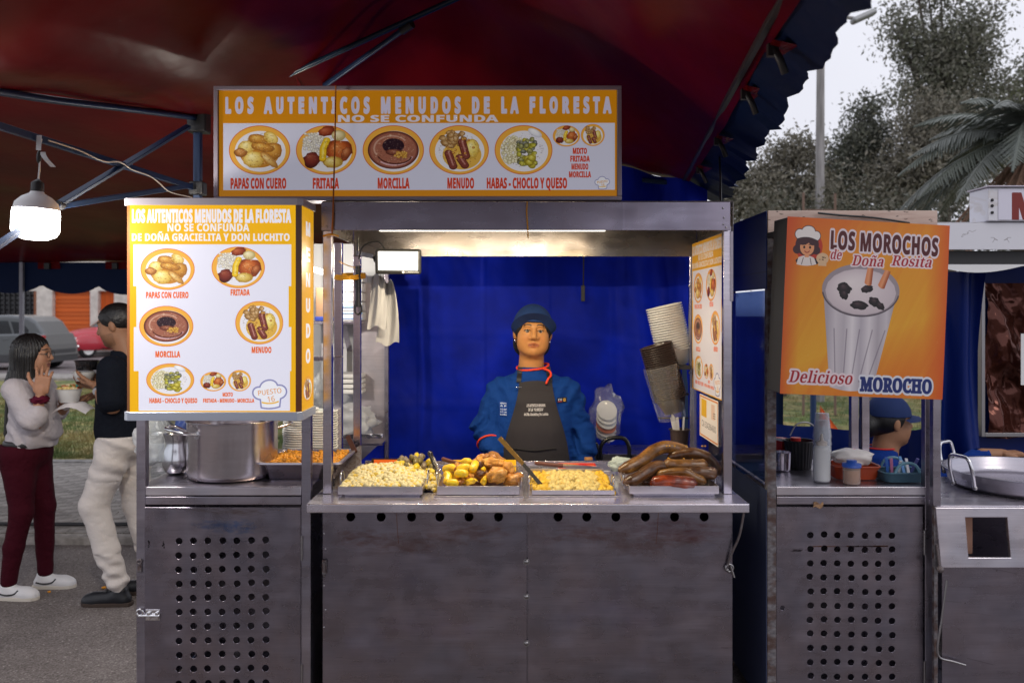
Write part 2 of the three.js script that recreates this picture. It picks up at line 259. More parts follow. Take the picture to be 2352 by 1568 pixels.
// --- main cart
const mainCart = thing('food_cart', 'large stainless steel food cart with roof, counter and two plain front panels', 'food cart', 'food carts', [0, 0, -ZF]);
{
  const t = mainCart, zf = 0, zb = -(ZB - ZF), xl = -0.744, xr = 0.866, pw = 0.034, CT = 0.933;
  // counter with a turned-down lip
  part('counter_top', [box(-0.767, 0.886, CT - 0.004, CT, zb, ZF - 3.163 - 0.003), box(-0.767, 0.886, CT - 0.034, CT, ZF - 3.173, ZF - 3.163, 0.0049), box(-0.767, -0.764, CT - 0.034, CT - 0.004, zb, ZF - 3.167), box(0.883, 0.886, CT - 0.034, CT - 0.004, zb, ZF - 3.167)], M.counter = std({ map: wrapT(steelCanvas(8, 1024, 1024)), color: RGB(1.5, 1.5, 1.55), metalness: 0.8, roughness: 0.6, roughnessMap: steelRough, bumpMap: steelBump, bumpScale: 0.0015 }), t);
  const seam = PX(1211, ZF), hx = [805, 875, 945, 1010, 1077, 1145], hx2 = [1282, 1348, 1415, 1483, 1550, 1618], hy = PY(1187, ZF);
  const stain = (x, w, h, r) => {
    for (const [cx, cy, rx, ry] of [[0.2, 0.16, 0.16, 0.05], [0.42, 0.19, 0.2, 0.06], [0.72, 0.14, 0.22, 0.06]]) smear(x, cx * w, cy * h, rx * w, ry * h, 'rgba(120,70,52,0.06)', 90, r);
    smear(x, 0.5 * w, 0.55 * h, 0.4 * w, 0.3 * h, 'rgba(200,196,214,0.03)', 80, r);
    for (let i = 0; i < 26; i++) { x.strokeStyle = `rgba(40,34,38,${0.15 + r() * 0.3})`; x.lineWidth = 1 + r() * 1.5; const a = r() * w, b = h * (0.3 + r() * 0.65); x.beginPath(); x.moveTo(a, b); x.lineTo(a + 8 + r() * 40, b + (r() - 0.5) * 5); x.stroke(); x.strokeStyle = 'rgba(225,222,235,0.3)'; x.beginPath(); x.moveTo(a, b + 2); x.lineTo(a + 8 + r() * 20, b + 2.5); x.stroke(); }
    x.strokeStyle = 'rgba(150,70,20,0.8)'; x.lineWidth = 2; x.beginPath(); x.moveTo(w * 0.36, h * 0.02); x.lineTo(w * 0.366, h * 0.13); x.lineTo(w * 0.372, h * 0.19); x.stroke();
  };
  const y0 = 0.06, y1 = CT - 0.036, pz = zf - 0.002;
  part('front_panel', rectUV(holedPanel(xl, seam - 0.0018, y0, y1, hx.map((p) => [PX(p, ZF), hy, 0.0175]), pz), xl, seam, y0, y1), panelMat(31, 1024, 1024, stain), t);
  part('front_panel', rectUV(holedPanel(seam + 0.0018, xr, y0, y1, hx2.map((p) => [PX(p, ZF), hy, 0.0175]), pz), seam, xr, y0, y1), panelMat(47, 1024, 1024, (x, w, h, r) => { x.save(); x.translate(w, 0); x.scale(-1, 1); stain(x, w, h, r); x.restore(); smear(x, 0.72 * w, 0.13 * h, 0.25 * w, 0.06 * h, 'rgba(96,52,38,0.05)', 120, r); }), t);
  part('cabinet', [box(xl + 0.004, xr - 0.004, 0.05, 0.06, zb, pz - 0.006), box(xl + 0.002, xl + 0.006, 0.06, y1, zb, pz - 0.006), box(xr - 0.006, xr - 0.002, 0.06, y1, zb, pz - 0.006), box(xl + 0.006, xr - 0.006, 0.06, y1, zb, zb + 0.004), box(seam - 0.02, seam + 0.02, 0.06, y1, pz - 0.036, pz - 0.006)], M.steel, t);
  for (const py of [1290, 1370, 1477]) { const y = PY(py, ZF); part('bolt', [placed(new THREE.SphereGeometry(0.009, 12, 8), [seam - 0.003, y, 0.001], [0, 0, 0], [1, 1, 0.6]), placed(new THREE.CylinderGeometry(0.0125, 0.0135, 0.003, 14), [seam - 0.003, y, -0.0002], [Math.PI / 2, 0, 0])], M.bolt, t); }
  for (const [i, py] of [1225, 1260, 1345, 1400, 1440].entries()) part('rivet', placed(new THREE.SphereGeometry(0.003, 8, 6), [xl + 0.006 + (i % 2) * 0.006, PY(py, ZF), 0]), M.chrome, t);
  part('latch', [box(xl, xl + 0.018, PY(1318, ZF), PY(1284, ZF), 0, 0.012, 0.003), rod(V(xl + 0.01, PY(1312, ZF), 0.016), V(xl + 0.01, PY(1288, ZF), 0.016), 0.005), placed(new THREE.SphereGeometry(0.006, 8, 6), [xl + 0.008, PY(1322, ZF), 0.004])], M.grime, t);
  part('prop_rod', tube([V(PX(1702, ZF), CT - 0.03, 0.06), V(PX(1692, ZF), PY(1225, ZF), 0.04), V(PX(1677, ZF), PY(1270, ZF), 0.02), V(PX(1670, ZF), PY(1297, ZF), 0.012)], 0.005, 20, 6), M.grime, t);
  part('hook', [placed(new THREE.TorusGeometry(0.014, 0.005, 8, 16), [PX(1674, ZF), PY(1302, ZF), 0.012]), rod(V(PX(1676, ZF), PY(1296, ZF), 0.018), V(PX(1684, ZF), PY(1322, ZF), 0.02), 0.004), placed(new THREE.SphereGeometry(0.007, 8, 6), [PX(1669, ZF), PY(1306, ZF), 0.014])], M.bolt, t);
  const RB = 1.966, RT = 2.077;
  for (const [x, z] of [[xl + 0.018, -0.018], [xr - 0.018, -0.018], [xl + 0.018, zb + 0.018], [xr - 0.018, zb + 0.018]]) part('post', box(x - pw / 2, x + pw / 2, CT + 0.001, RB + 0.02, z - pw / 2, z + pw / 2, 0.003), M.steelShiny, t);
  // roof: front fascia folded at the ends, side fascias, back fascia, sheet on top
  part('roof_fascia', box(xl, PX(1678, ZF - 0.02), RB, RT, 0.016, 0.02, 0.0015), panelMat(61, 1024, 128, (x, w, h, r) => { smear(x, 0.02 * w, h * 0.5, 0.03 * w, h * 0.5, 'rgba(50,34,28,0.25)', 50, r); smear(x, 0.9 * w, h * 0.5, 0.05 * w, h * 0.5, 'rgba(190,196,222,0.1)', 30, r); }, { color: RGB(0.62, 0.58, 0.66) }), t);
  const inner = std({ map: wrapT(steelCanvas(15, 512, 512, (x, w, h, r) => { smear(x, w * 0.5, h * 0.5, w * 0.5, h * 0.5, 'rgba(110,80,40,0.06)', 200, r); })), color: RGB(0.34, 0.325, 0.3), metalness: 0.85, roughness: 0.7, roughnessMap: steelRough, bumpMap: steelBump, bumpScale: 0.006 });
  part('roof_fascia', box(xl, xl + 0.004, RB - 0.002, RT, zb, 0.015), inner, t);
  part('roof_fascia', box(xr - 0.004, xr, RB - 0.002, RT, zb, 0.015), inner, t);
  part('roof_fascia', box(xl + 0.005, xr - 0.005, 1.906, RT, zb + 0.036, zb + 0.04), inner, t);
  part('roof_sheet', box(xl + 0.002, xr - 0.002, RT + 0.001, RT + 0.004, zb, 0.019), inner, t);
  for (const [px, py] of [[1661, 478], [1663, 500], [1662, 515], [748, 476], [750, 520], [1668, 522]]) part('rivet', placed(new THREE.SphereGeometry(0.004, 8, 6), [PX(px, ZF - 0.02), PY(py, ZF - 0.02), 0.021], [0, 0, 0], [1, 1, 0.5]), M.bolt, t);
  // right side: pane between the posts, angle strip
  part('side_pane', box(xr - 0.024, xr - 0.02, CT + 0.01, RB, zb + 0.036, -0.036, 0.0005), M.glass, t);
  part('angle_strip', box(xr - 0.01, xr + 0.002, 1.69, RB - 0.002, 0.0005, 0.003, 0.0005), M.steel, t);
  part('foot_rail', box(xr - 0.03, xr - 0.014, CT + 0.001, CT + 0.01, zb + 0.036, -0.036), M.steel, t);
  // lower back rail behind the counter, left diagonal flap
  part('back_rail', box(xl + 0.05, xr - 0.05, CT - 0.012, CT + 0.012, zb - 0.02, zb - 0.002), M.steelShiny, t);
  for (const [z, py] of [[-0.05, 656], [-0.05, 792], [-0.05, 856]]) part('screw', placed(new THREE.SphereGeometry(0.006, 8, 6), [xr - 0.035, PY(py, 3.96), zb + 0.034], [0, 0, 0], [1, 1, 0.6]), M.bolt, t);
  for (const [x, z] of [[xl + 0.08, -0.1], [xr - 0.08, -0.1], [xl + 0.08, zb + 0.1], [xr - 0.08, zb + 0.1]]) part('leg', box(x - 0.02, x + 0.02, 0, 0.049, z - 0.02, z + 0.02), M.grime, t);
}

// a smaller cart with glazed upper part, perforated door below
function sideCart(o) {
  const t = thing('snack_cart', o.label, 'food cart', 'food carts', [0, 0, -o.zf]), k = o.zf, zb = -0.645, pw = 0.036, { xl, xr } = o, CT = o.ct, y2 = CT - 0.036, y3 = y2 - 0.036;
  const postM = o.dirty ? M.grime : M.steel;
  part('post', box(xl, xl + pw, 0.04, o.top, -pw, 0, 0.003), postM, t);
  part('post', box(xr - pw, xr, 0.04, o.top, -pw, 0, 0.003), M.steel, t);
  part('post', box(xl, xl + pw, 0.04, o.top, zb, zb + pw, 0.003), M.steel, t);
  part('post', box(xr - pw, xr, 0.04, o.top, zb, zb + pw, 0.003), M.steelShiny, t);
  part('rail', box(xl + pw + 0.0005, xr - pw - 0.0005, y2 + 0.002, CT, -0.034, 0.001, 0.003), M.alu, t);
  part('rail', box(xl + pw + 0.0005, xr - pw - 0.0005, y3 + 0.002, y2 - 0.002, -0.034, 0.003, 0.003), M.steel, t);
  part('shelf', box(xl + 0.005, xr - 0.005, CT - 0.006, CT - 0.001, zb + 0.01, -0.036, 0.001), M.steel, t);
  const dx0 = PX(o.door[0], k), dx1 = PX(o.door[1], k), dy0 = 0.08, dy1 = y3 - 0.008, holes = [];
  for (let i = 0; i < 7; i++) for (let j = 0; j < 13; j++) { const r = o.rng, x = PX(lerp(o.hx[0], o.hx[1], i / 6), k) + (r() - 0.5) * 0.004, y = PY(o.hy[0] + j * o.hy[1], k) + (r() - 0.5) * 0.004 - (o.rise || 0) * (3 - i); if (y > dy0 + 0.03) holes.push([x, y, o.hr]); }
  if (o.extraHole) holes.push([PX(o.extraHole[0], k), PY(o.extraHole[1], k), 0.009]);
  const door = part('door', rectUV(holedPanel(dx0, dx1, dy0, dy1, holes, -0.001, 0.003), dx0, dx1, dy0, dy1), o.doorMat, t);
  for (const py of o.hinges) part('hinge', [rod(V(dx1 + 0.005, PY(py + 28, k), 0.002), V(dx1 + 0.005, PY(py - 28, k), 0.002), 0.005, 0.005, 10), ...[-14, 0, 14].map((d) => rod(V(dx1 + 0.005, PY(py + d + 1, k), 0.002), V(dx1 + 0.005, PY(py + d - 1, k), 0.002), 0.0058, 0.0058, 10))], M.bolt, door);
  part('cabinet', [plainBox(xl + 0.002, xl + 0.006, 0.06, y3, zb + 0.04, -0.04), plainBox(xr - 0.006, xr - 0.002, 0.06, y3, zb + 0.04, -0.04), plainBox(xl + 0.01, xr - 0.01, 0.06, y3, zb + 0.006, zb + 0.01), plainBox(xl + 0.01, xr - 0.01, 0.05, 0.06, zb + 0.01, -0.04), plainBox(dx1 + 0.012, xr - pw - 0.001, 0.06, y3, -0.03, -0.002)], M.steel, t);
  for (const [x, z] of [[xl + 0.018, -0.018], [xr - 0.018, -0.018], [xl + 0.018, zb + 0.018], [xr - 0.018, zb + 0.018]]) part('foot', rod(V(x, 0, z), V(x, 0.04, z), 0.014), M.grime, t);
  return { t, dx0, dx1, zb, door, y3 };
}
const leftCart = sideCart({
  label: 'left steel cart with perforated door, under the yellow lightbox menu', zf: ZF, xl: PX(312, ZF), xr: PX(713, ZF), ct: 0.962, top: 1.44, door: [331, 690], hx: [410, 610], hy: [1242, 32.6], hr: 0.0132, hinges: [1258, 1552], rng: prng(5), rise: 0.0008,
  doorMat: panelMat(71, 768, 1024, (x, w, h, r) => { smear(x, w * 0.46, h * 0.09, w * 0.16, h * 0.035, 'rgba(60,110,190,0.09)', 60, r); smear(x, w * 0.6, h * 0.1, w * 0.12, h * 0.04, 'rgba(60,110,190,0.1)', 60, r); smear(x, w * 0.6, h * 0.16, w * 0.14, h * 0.02, 'rgba(54,48,60,0.06)', 40, r); smear(x, w * 0.6, h * 0.02, w * 0.3, h * 0.02, 'rgba(90,66,50,0.09)', 60, r); for (let i = 0; i < 14; i++) { x.fillStyle = 'rgba(20,16,16,0.8)'; x.beginPath(); x.arc(w * (0.02 + (i % 2) * 0.095 + r() * 0.012), h * (0.165 + (i / 14) * 0.035), 2 + r() * 2.5, 0, 7); x.fill(); } }),
});
{
  const t = leftCart.t, k = ZF, y = PY(1412, k), x = PX(348, k);
  part('bolt_latch', [box(PX(334, k), PX(367, k), PY(1424, k), PY(1399, k), 0.0005, 0.004, 0.002), rod(V(PX(320, k), y, 0.009), V(PX(368, k), y, 0.009), 0.006), box(PX(339, k), PX(347, k), PY(1421, k), PY(1403, k), 0.004, 0.014, 0.003), box(PX(358, k), PX(366, k), PY(1421, k), PY(1403, k), 0.004, 0.014, 0.003), placed(new THREE.TorusGeometry(0.012, 0.004, 8, 16), [PX(323, k), PY(1404, k), 0.01])], M.chrome, leftCart.door);
  part('hasp', [box(PX(316, k), PX(326, k), PY(1314, k), PY(1286, k), 0.0005, 0.008, 0.003), placed(new THREE.TorusGeometry(0.008, 0.0035, 8, 14), [PX(321, k), PY(1289, k), 0.008])], M.grime, t);
  part('side_pane', box(PX(312, k) + 0.012, PX(312, k) + 0.016, 0.97, 1.43, leftCart.zb + 0.04, -0.04, 0.0005), M.glass, t);
  part('back_pane', box(PX(312, k) + 0.04, PX(713, k) - 0.04, 0.97, 1.43, leftCart.zb + 0.014, leftCart.zb + 0.018, 0.0005), M.glass, t);
  for (const y of [1.42]) part('rail', box(PX(312, k) + 0.037, PX(713, k) - 0.037, y, y + 0.02, leftCart.zb + 0.002, leftCart.zb + 0.03), M.steel, t);
  // tall post at the back right corner carries on upward
  part('tall_post', box(PX(713, k) - 0.036, PX(713, k), 1.4405, 1.97, leftCart.zb, leftCart.zb + 0.036, 0.003), M.steelShiny, t);
}
const ZR = 3.37;
const rightCart = sideCart({
  label: 'right steel cart with perforated door and grimy post, under the orange drink sign', zf: ZR, xl: PX(1763, ZR), xr: PX(2147, ZR), ct: 0.954, top: 2.02, dirty: true, door: [1784, 2121], hx: [1862, 2050], hy: [1229, 32.5], hr: 0.0128, hinges: [1245, 1545], rng: prng(6), rise: -0.0007, extraHole: [1798, 1396],
  doorMat: panelMat(83, 768, 1024, (x, w, h, r) => { for (let i = 0; i < 16; i++) { const a = w * (0.2 + r() * 0.5); x.strokeStyle = r() < 0.4 ? 'rgba(110,60,22,0.8)' : 'rgba(40,22,16,0.7)'; x.lineWidth = 2 + r() * 4; x.beginPath(); x.moveTo(a, h * 0.197 + (r() - 0.5) * 5); x.lineTo(a + 20 + r() * 80, h * 0.197 + (r() - 0.5) * 5); x.stroke(); } smear(x, w * 0.3, h * 0.2, w * 0.25, h * 0.04, 'rgba(200,190,190,0.06)', 80, r); smear(x, w * 0.15, h * 0.215, w * 0.07, h * 0.01, 'rgba(30,24,24,0.3)', 20, r); for (let i = 0; i < 40; i++) { x.strokeStyle = `rgba(215,210,220,${r() * 0.35})`; x.lineWidth = 1; const a = w * r() * 0.3, b = h * (0.55 + r() * 0.1); x.beginPath(); x.moveTo(a, b); x.lineTo(a + 40, b + 4 * (r() - 0.5)); x.stroke(); } }),
});
{
  const t = rightCart.t, k = ZR, xl = PX(1763, k), xr = PX(2147, k), zb = rightCart.zb;
  part('post', box(xr - 0.085, xr - 0.05, 0.955, 2.0, zb, zb + 0.034, 0.002), M.steelShiny, t);
  const beige = std({ map: wrapT(ctex(512, 128, (x, w, h) => { const r = prng(77); x.fillStyle = '#cbb3a6'; x.fillRect(0, 0, w, h); smear(x, w * 0.5, h * 0.5, w * 0.5, h * 0.5, 'rgba(150,120,105,0.08)', 200, r); for (let i = 0; i < 40; i++) smear(x, w * r(), h * r(), 6, 4, 'rgba(40,32,30,0.5)', 4, r); smear(x, w * 0.25, h * 0.4, 30, 12, 'rgba(230,230,230,0.4)', 12, r); }), 1, 1), roughness: 0.5, metalness: 0.2 });
  part('roof_fascia', rectUV(box(xl, PX(2152, k), PY(545, k), PY(484, k), -0.002, 0.008, 0.002), xl, PX(2152, k), PY(545, k), PY(484, k)), beige, t);
  part('roof_sheet', plainBox(xl, PX(2152, k), PY(484, k) - 0.012, PY(484, k) - 0.008, zb, -0.004), M.steel, t);
  const blueSide = std({ map: wrapT(ctex(512, 256, (x, w, h) => { const r = prng(78); x.fillStyle = '#0d2c6e'; x.fillRect(0, 0, w, h); for (let i = 0; i < 120; i++) smear(x, w * r(), h * r(), 20, 8, r() < 0.5 ? 'rgba(4,10,30,0.35)' : 'rgba(30,70,140,0.2)', 3, r); }), 1, 1), roughness: 0.3, metalness: 0.1 });
  part('side_fascia', rectUV(box(xl - 0.004, xl - 0.001, 1.74, PY(484, k), zb, -0.001, 0.0005), -1, 0, 1.7, 2.1).applyMatrix4(new THREE.Matrix4()), blueSide, t);
  part('side_pane', box(xl + 0.01, xl + 0.013, 0.96, 1.735, zb + 0.04, -0.04, 0.0005), phy({ color: RGB(0.3, 0.38, 0.55), transmission: 1, thickness: 0, roughness: 0.08 }), t);  // blue tint put into the glass for its blue reflection and dark interior
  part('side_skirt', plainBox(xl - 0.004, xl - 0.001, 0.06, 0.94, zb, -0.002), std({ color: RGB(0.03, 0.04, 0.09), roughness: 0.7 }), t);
  part('back_fascia', plainBox(xl, xr, 1.95, 2.03, zb - 0.006, zb - 0.002), M.steel, t);
  part('tape_scrap', sheet(6, 4, (u, v) => V(PX(1868 + u * 22, k), PY(1153 + v * 12, k) + 0.004 * Math.sin(u * 7), 0.006 + 0.004 * Math.sin(v * 5 + u * 6))), M.card, rightCart.door);
}
// ---------- printed signs ----------
function fit(x, s, x0, x1, yb, cap, o = {}) {   // text between x0 and x1, baseline yb, capital height cap
  x.save(); x.font = `${o.italic ? 'italic ' : ''}${o.weight || 'bold'} 100px ${o.font || 'sans-serif'}`; x.textBaseline = 'alphabetic'; x.lineJoin = 'round';
  const sy = cap / 71.4, sq = o.squeeze;
  const chars = [...s], ws = chars.map((c) => x.measureText(c).width), tot = ws.reduce((a, b) => a + b, 0);
  const sx = sq ? sq * sy : (x1 - x0) / tot, gap = sq ? (x1 - x0 - tot * sx) / (chars.length - 1) : 0;
  const draw = (stroke) => { let cx = x0; chars.forEach((c, i) => { const dy = o.wave ? o.wave(i / (chars.length - 1)) : 0; x.save(); x.translate(cx, yb + dy); if (o.slant) x.rotate(o.slant); x.scale(sx, sy); if (stroke) { x.strokeStyle = stroke[0]; x.lineWidth = stroke[1]; x.strokeText(c, 0, 0); } else { x.fillStyle = o.fill; x.fillText(c, 0, 0); if (o.fat) { x.strokeStyle = o.fill; x.lineWidth = o.fat; x.strokeText(c, 0, 0); } } x.restore(); cx += ws[i] * sx + gap; }); };
  for (const st of o.strokes || []) draw(st);
  draw(); x.restore();
}
const mid = (x, s, cx, w, yb, cap, o) => fit(x, s, cx - w / 2, cx + w / 2, yb, cap, o);
function blob(x, cx, cy, rx, ry, rot, hi, base, lo, wob = 0, r) {
  x.save(); x.translate(cx, cy); x.rotate(rot); x.scale(rx, ry);
  const g = x.createRadialGradient(-0.3, -0.4, 0.05, 0, 0, 1.05); g.addColorStop(0, hi); g.addColorStop(0.55, base); g.addColorStop(1, lo); x.fillStyle = g;
  x.beginPath(); const n = 18; for (let i = 0; i <= n; i++) { const a = i / n * 6.2832, q = 1 + (wob && r ? (r() - 0.5) * wob : 0); x.lineTo(Math.cos(a) * q, Math.sin(a) * q); } x.fill(); x.restore();
}
function sausagePrint(x, pts, w, cols) { x.lineCap = 'round'; x.lineJoin = 'round'; cols.forEach(([c, k, dy]) => { x.strokeStyle = c; x.lineWidth = w * k; x.beginPath(); pts.forEach(([a, b], i) => (i ? x.lineTo(a, b + dy) : x.moveTo(a, b + dy))); x.stroke(); }); }
function dish(x, kind, cx, cy, rx, ry) {
  const r = prng(kind.length * 91 + 7);
  x.save(); x.translate(cx, cy);
  x.fillStyle = '#f3b245'; x.strokeStyle = '#dd6a2c'; x.lineWidth = rx * 0.025; x.beginPath(); x.ellipse(0, 0, rx, ry, 0, 0, 7); x.fill(); x.stroke();
  x.scale(rx, ry); x.fillStyle = '#eceaf2'; x.beginPath(); x.ellipse(0.02, 0.05, 0.84, 0.84, 0, 0, 7); x.fill();
  if (kind === 'papas') {
    x.fillStyle = '#c8862c'; x.beginPath(); x.ellipse(0, 0.1, 0.66, 0.62, 0, 0, 7); x.fill();
    const pot = [[-0.45, -0.1, 0.26, 0.3, 0.4], [-0.05, -0.45, 0.34, 0.2, 0.2], [0.38, -0.5, 0.3, 0.2, 0.9], [0.45, 0.05, 0.3, 0.36, 0.3], [-0.2, 0.38, 0.36, 0.34, 0.2], [0.1, -0.12, 0.4, 0.18, 0.25]];
    pot.forEach(([a, b, c, d, e], i) => blob(x, a, b, c, d, e, i % 2 ? '#f0c264' : '#fdf0b4', i % 2 ? '#c98a34' : '#efd071', i % 2 ? '#935a1c' : '#c69636', 0.14, r));
    blob(x, 0.32, 0.4, 0.14, 0.42, -0.7, '#f6dc9c', '#d9a657', '#a46a2a', 0.1, r); blob(x, -0.62, 0.1, 0.22, 0.18, 0.2, '#e8b070', '#b87838', '#7f4a1c', 0.2, r);
    for (let i = 0; i < 26; i++) { x.fillStyle = `rgba(150,80,20,${0.2 + r() * 0.3})`; x.beginPath(); x.ellipse((r() - 0.5) * 1.2, (r() - 0.5) * 1.2, 0.02 + r() * 0.05, 0.02, r() * 3, 0, 7); x.fill(); }
  } else if (kind === 'fritada' || kind === 'fritada mixto') {
    for (let i = 0; i < 130; i++) blob(x, -0.4 + (r() - 0.5) * 0.7, -0.3 + (r() - 0.5) * 0.75, 0.06, 0.05, r() * 3, '#fffdf2', '#e4dccb', '#a8a39c');
    blob(x, -0.48, 0.4, 0.3, 0.32, 0.3, '#a05038', '#7a2c22', '#43140f', 0.3, r); blob(x, 0.42, 0.05, 0.42, 0.5, 0.2, '#e48f4c', '#bb5a26', '#7d3013', 0.3, r);
    blob(x, 0.02, -0.78, 0.3, 0.2, -0.3, '#c8704a', '#9c4224', '#5e1f10', 0.3, r); blob(x, 0.66, 0.12, 0.16, 0.26, 0.4, '#d58a58', '#a85a30', '#6e3014', 0.3, r);
    blob(x, 0.22, 0.5, 0.34, 0.24, 0, '#f8e6a0', '#dcbc5c', '#a97f2a', 0.1, r); blob(x, 0.42, -0.6, 0.24, 0.22, 0, '#f6edc8', '#dccb96', '#a99256', 0.1, r);
    sausagePrint(x, [[0.02, -0.42], [-0.1, -0.1], [-0.12, 0.34]], 0.24, [['#b5860c', 1, 0.02], ['#f2c41c', 0.85, 0], ['#fbe064', 0.3, -0.02]]);
  } else if (kind === 'morcilla') {
    for (const [q, c] of [[0.78, '#5c2a22'], [0.74, '#84473a'], [0.7, '#a2644f']]) { x.fillStyle = c; x.beginPath(); x.ellipse(0, 0, q * 1.08, q, 0, 0, 7); x.fill(); }
    x.strokeStyle = '#c99a86'; x.lineWidth = 0.06; x.beginPath(); x.ellipse(-0.05, -0.06, 0.58, 0.52, 0, 2.6, 5.6); x.stroke(); x.strokeStyle = '#d6aab0'; x.beginPath(); x.ellipse(0.02, 0.04, 0.66, 0.58, 0, 0.4, 2.3); x.stroke();
    x.strokeStyle = '#4e2018'; x.lineWidth = 0.05; x.beginPath(); x.ellipse(0.04, 0.2, 0.56, 0.36, 0.1, 0.1, 2.8); x.stroke();
    x.fillStyle = '#2a1420'; x.beginPath(); x.ellipse(0, -0.18, 0.36, 0.3, 0, 0, 7); x.fill(); blob(x, 0.06, 0.1, 0.32, 0.14, 0.1, '#a86a50', '#7d4434', '#4e221a'); 
    for (let i = 0; i < 40; i++) blob(x, 0.24 + (r() - 0.5) * 0.4, 0.18 + (r() - 0.5) * 0.26, 0.05, 0.04, r() * 3, '#f4cf78', '#d19b3c', '#9a6420');
  } else if (kind === 'menudo' || kind === 'menudo mixto') {
    x.fillStyle = '#e3b34c'; x.beginPath(); x.ellipse(0.1, 0.2, 0.66, 0.6, 0, 0, 7); x.fill(); blob(x, 0.45, -0.05, 0.24, 0.4, 0, '#fff3b4', '#f0d66c', '#c79a34', 0.1, r);
    for (let i = 0; i < 34; i++) blob(x, -0.2 + (r() - 0.5) * 0.75, -0.45 + (r() - 0.5) * 0.6, 0.13, 0.1, r() * 3, '#e2c193', '#b98d56', '#7d5628', 0.3, r);
    for (const [a, b, c, d] of [[-0.36, 0.12, -0.2, 0.66], [0.02, 0.3, 0.2, 0.62], [0.1, -0.35, 0.24, 0.24]]) sausagePrint(x, [[a, b], [c, d]], 0.28, [['#4e1c16', 1, 0.01], ['#7e3a30', 0.85, 0], ['#b87a70', 0.2, -0.04]]);
    for (let i = 0; i < 10; i++) blob(x, (r() - 0.5), (r() - 0.5), 0.05, 0.05, 0, '#f2c878', '#c88a34', '#8a4a14');
  } else {
    for (let i = 0; i < 170; i++) { const a = -0.46 + (r() - 0.5) * 0.7, b = (r() - 0.5) * 1.1; if (a * a + b * b < 0.62) blob(x, a, b, 0.065, 0.06, r() * 3, '#fffef0', '#e6ddb6', '#a8a078'); }
    for (let i = 0; i < 60; i++) { const a = 0.1 + (r() - 0.5) * 0.6, b = (r() - 0.4) * 1.1; if (a * a + b * b < 0.6) blob(x, a, b, 0.11, 0.085, r() * 3, ['#a9aa9c', '#c9c890', '#e0dc70'][i % 3], ['#6d7064', '#8e8c50', '#b3ac30'][i % 3], ['#41443e', '#5c5a30', '#7a741c'][i % 3]); }
    for (let i = 0; i < 8; i++) blob(x, 0.35 + (r() - 0.5) * 0.45, 0.45 + (r() - 0.5) * 0.35, 0.16, 0.13, r() * 3, '#e8e070', '#c0b034', '#80741c'); blob(x, 0.4, -0.7, 0.28, 0.14, 0.6, '#ffffff', '#eeeef4', '#c8c8d2');
  }
  for (let i = 0; i < 320; i++) { const a = r() * 6.283, q = Math.sqrt(r()) * 0.7; x.fillStyle = r() < 0.5 ? `rgba(60,24,8,${0.1 + r() * 0.22})` : `rgba(255,240,205,${0.1 + r() * 0.3})`; x.beginPath(); x.ellipse(Math.cos(a) * q, Math.sin(a) * q, 0.008 + r() * 0.03, 0.006 + r() * 0.016, r() * 3, 0, 7); x.fill(); }
  x.restore();
}
function chefHat(x, cx, cy, w) {
  x.save(); x.translate(cx, cy); x.scale(w / 70, w / 70); x.fillStyle = '#f2f2fa'; x.strokeStyle = '#8e8fbd'; x.lineWidth = 3.4; x.lineJoin = 'round';
  x.beginPath(); x.moveTo(-19, 32); x.lineTo(-21, 14); x.bezierCurveTo(-44, 12, -42, -16, -22, -14); x.bezierCurveTo(-18, -32, 12, -36, 17, -18); x.bezierCurveTo(38, -22, 46, 4, 24, 12); x.lineTo(22, 30); x.quadraticCurveTo(2, 37, -19, 32); x.closePath(); x.fill(); x.stroke();
  x.strokeStyle = '#eeb620'; x.lineWidth = 3; x.beginPath(); x.moveTo(-18, 20); x.quadraticCurveTo(2, 26, 20, 18); x.stroke();
  x.rotate(-0.12); fit(x, 'PUESTO', -27, 27, 2, 11, { fill: '#e28a1c', weight: 'normal' }); fit(x, '16', -8, 10, 19, 12, { fill: '#e28a1c', weight: 'normal' }); x.restore();
}
const RED = '#d8401e';
const bg = (x, w, h) => { const r = prng(9); for (let i = 0; i < 500; i++) { x.fillStyle = `rgba(120,110,150,${r() * 0.03})`; x.fillRect(r() * w, r() * h, r() * 60, 1 + r() * 3); } };
function printMain(x) {    // long menu over the cart, drawn in picture pixels from (500, 205)
  x.scale(2, 2); x.translate(-500, -205); x.fillStyle = '#dc8f12'; x.fillRect(500, 205, 920, 247); x.fillStyle = '#dcdcf0'; x.fillRect(510, 281, 905, 154); bg(x, 1, 1);
  fit(x, 'LOS AUTENTICOS MENUDOS DE LA FLORESTA', 514, 1406, 257, 34, { fill: '#d6d0e8', squeeze: 0.55, fat: 11 });
  fit(x, 'NO SE CONFUNDA', 772, 1145, 278, 15, { fill: '#e2dcee', fat: 4 });
  for (const [k, cx, rx] of [['papas', 594, 70], ['fritada', 748, 69], ['morcilla', 903, 70], ['menudo', 1055, 68], ['habas', 1204, 66]]) dish(x, k, cx, 343, rx, 56);
  dish(x, 'fritada mixto', 1303, 311, 31, 24); dish(x, 'menudo mixto', 1364, 309, 27, 25);
  const c = { fill: RED, fat: 6 };
  for (const [s, a, b] of [['PAPAS CON CUERO', 526, 656], ['FRITADA', 716, 777], ['MORCILLA', 866, 940], ['MENUDO', 1027, 1090], ['HABAS - CHOCLO Y QUESO', 1118, 1305]]) fit(x, s, a, b, 431, 23, c);
  ['MIXTO', 'FRITADA', 'MENUDO', 'MORCILLA'].forEach((s, i) => mid(x, s, 1334, s.length * 5.9 + 4, 352 + i * 18, 13, c));
  chefHat(x, 1386, 418, 32);
}
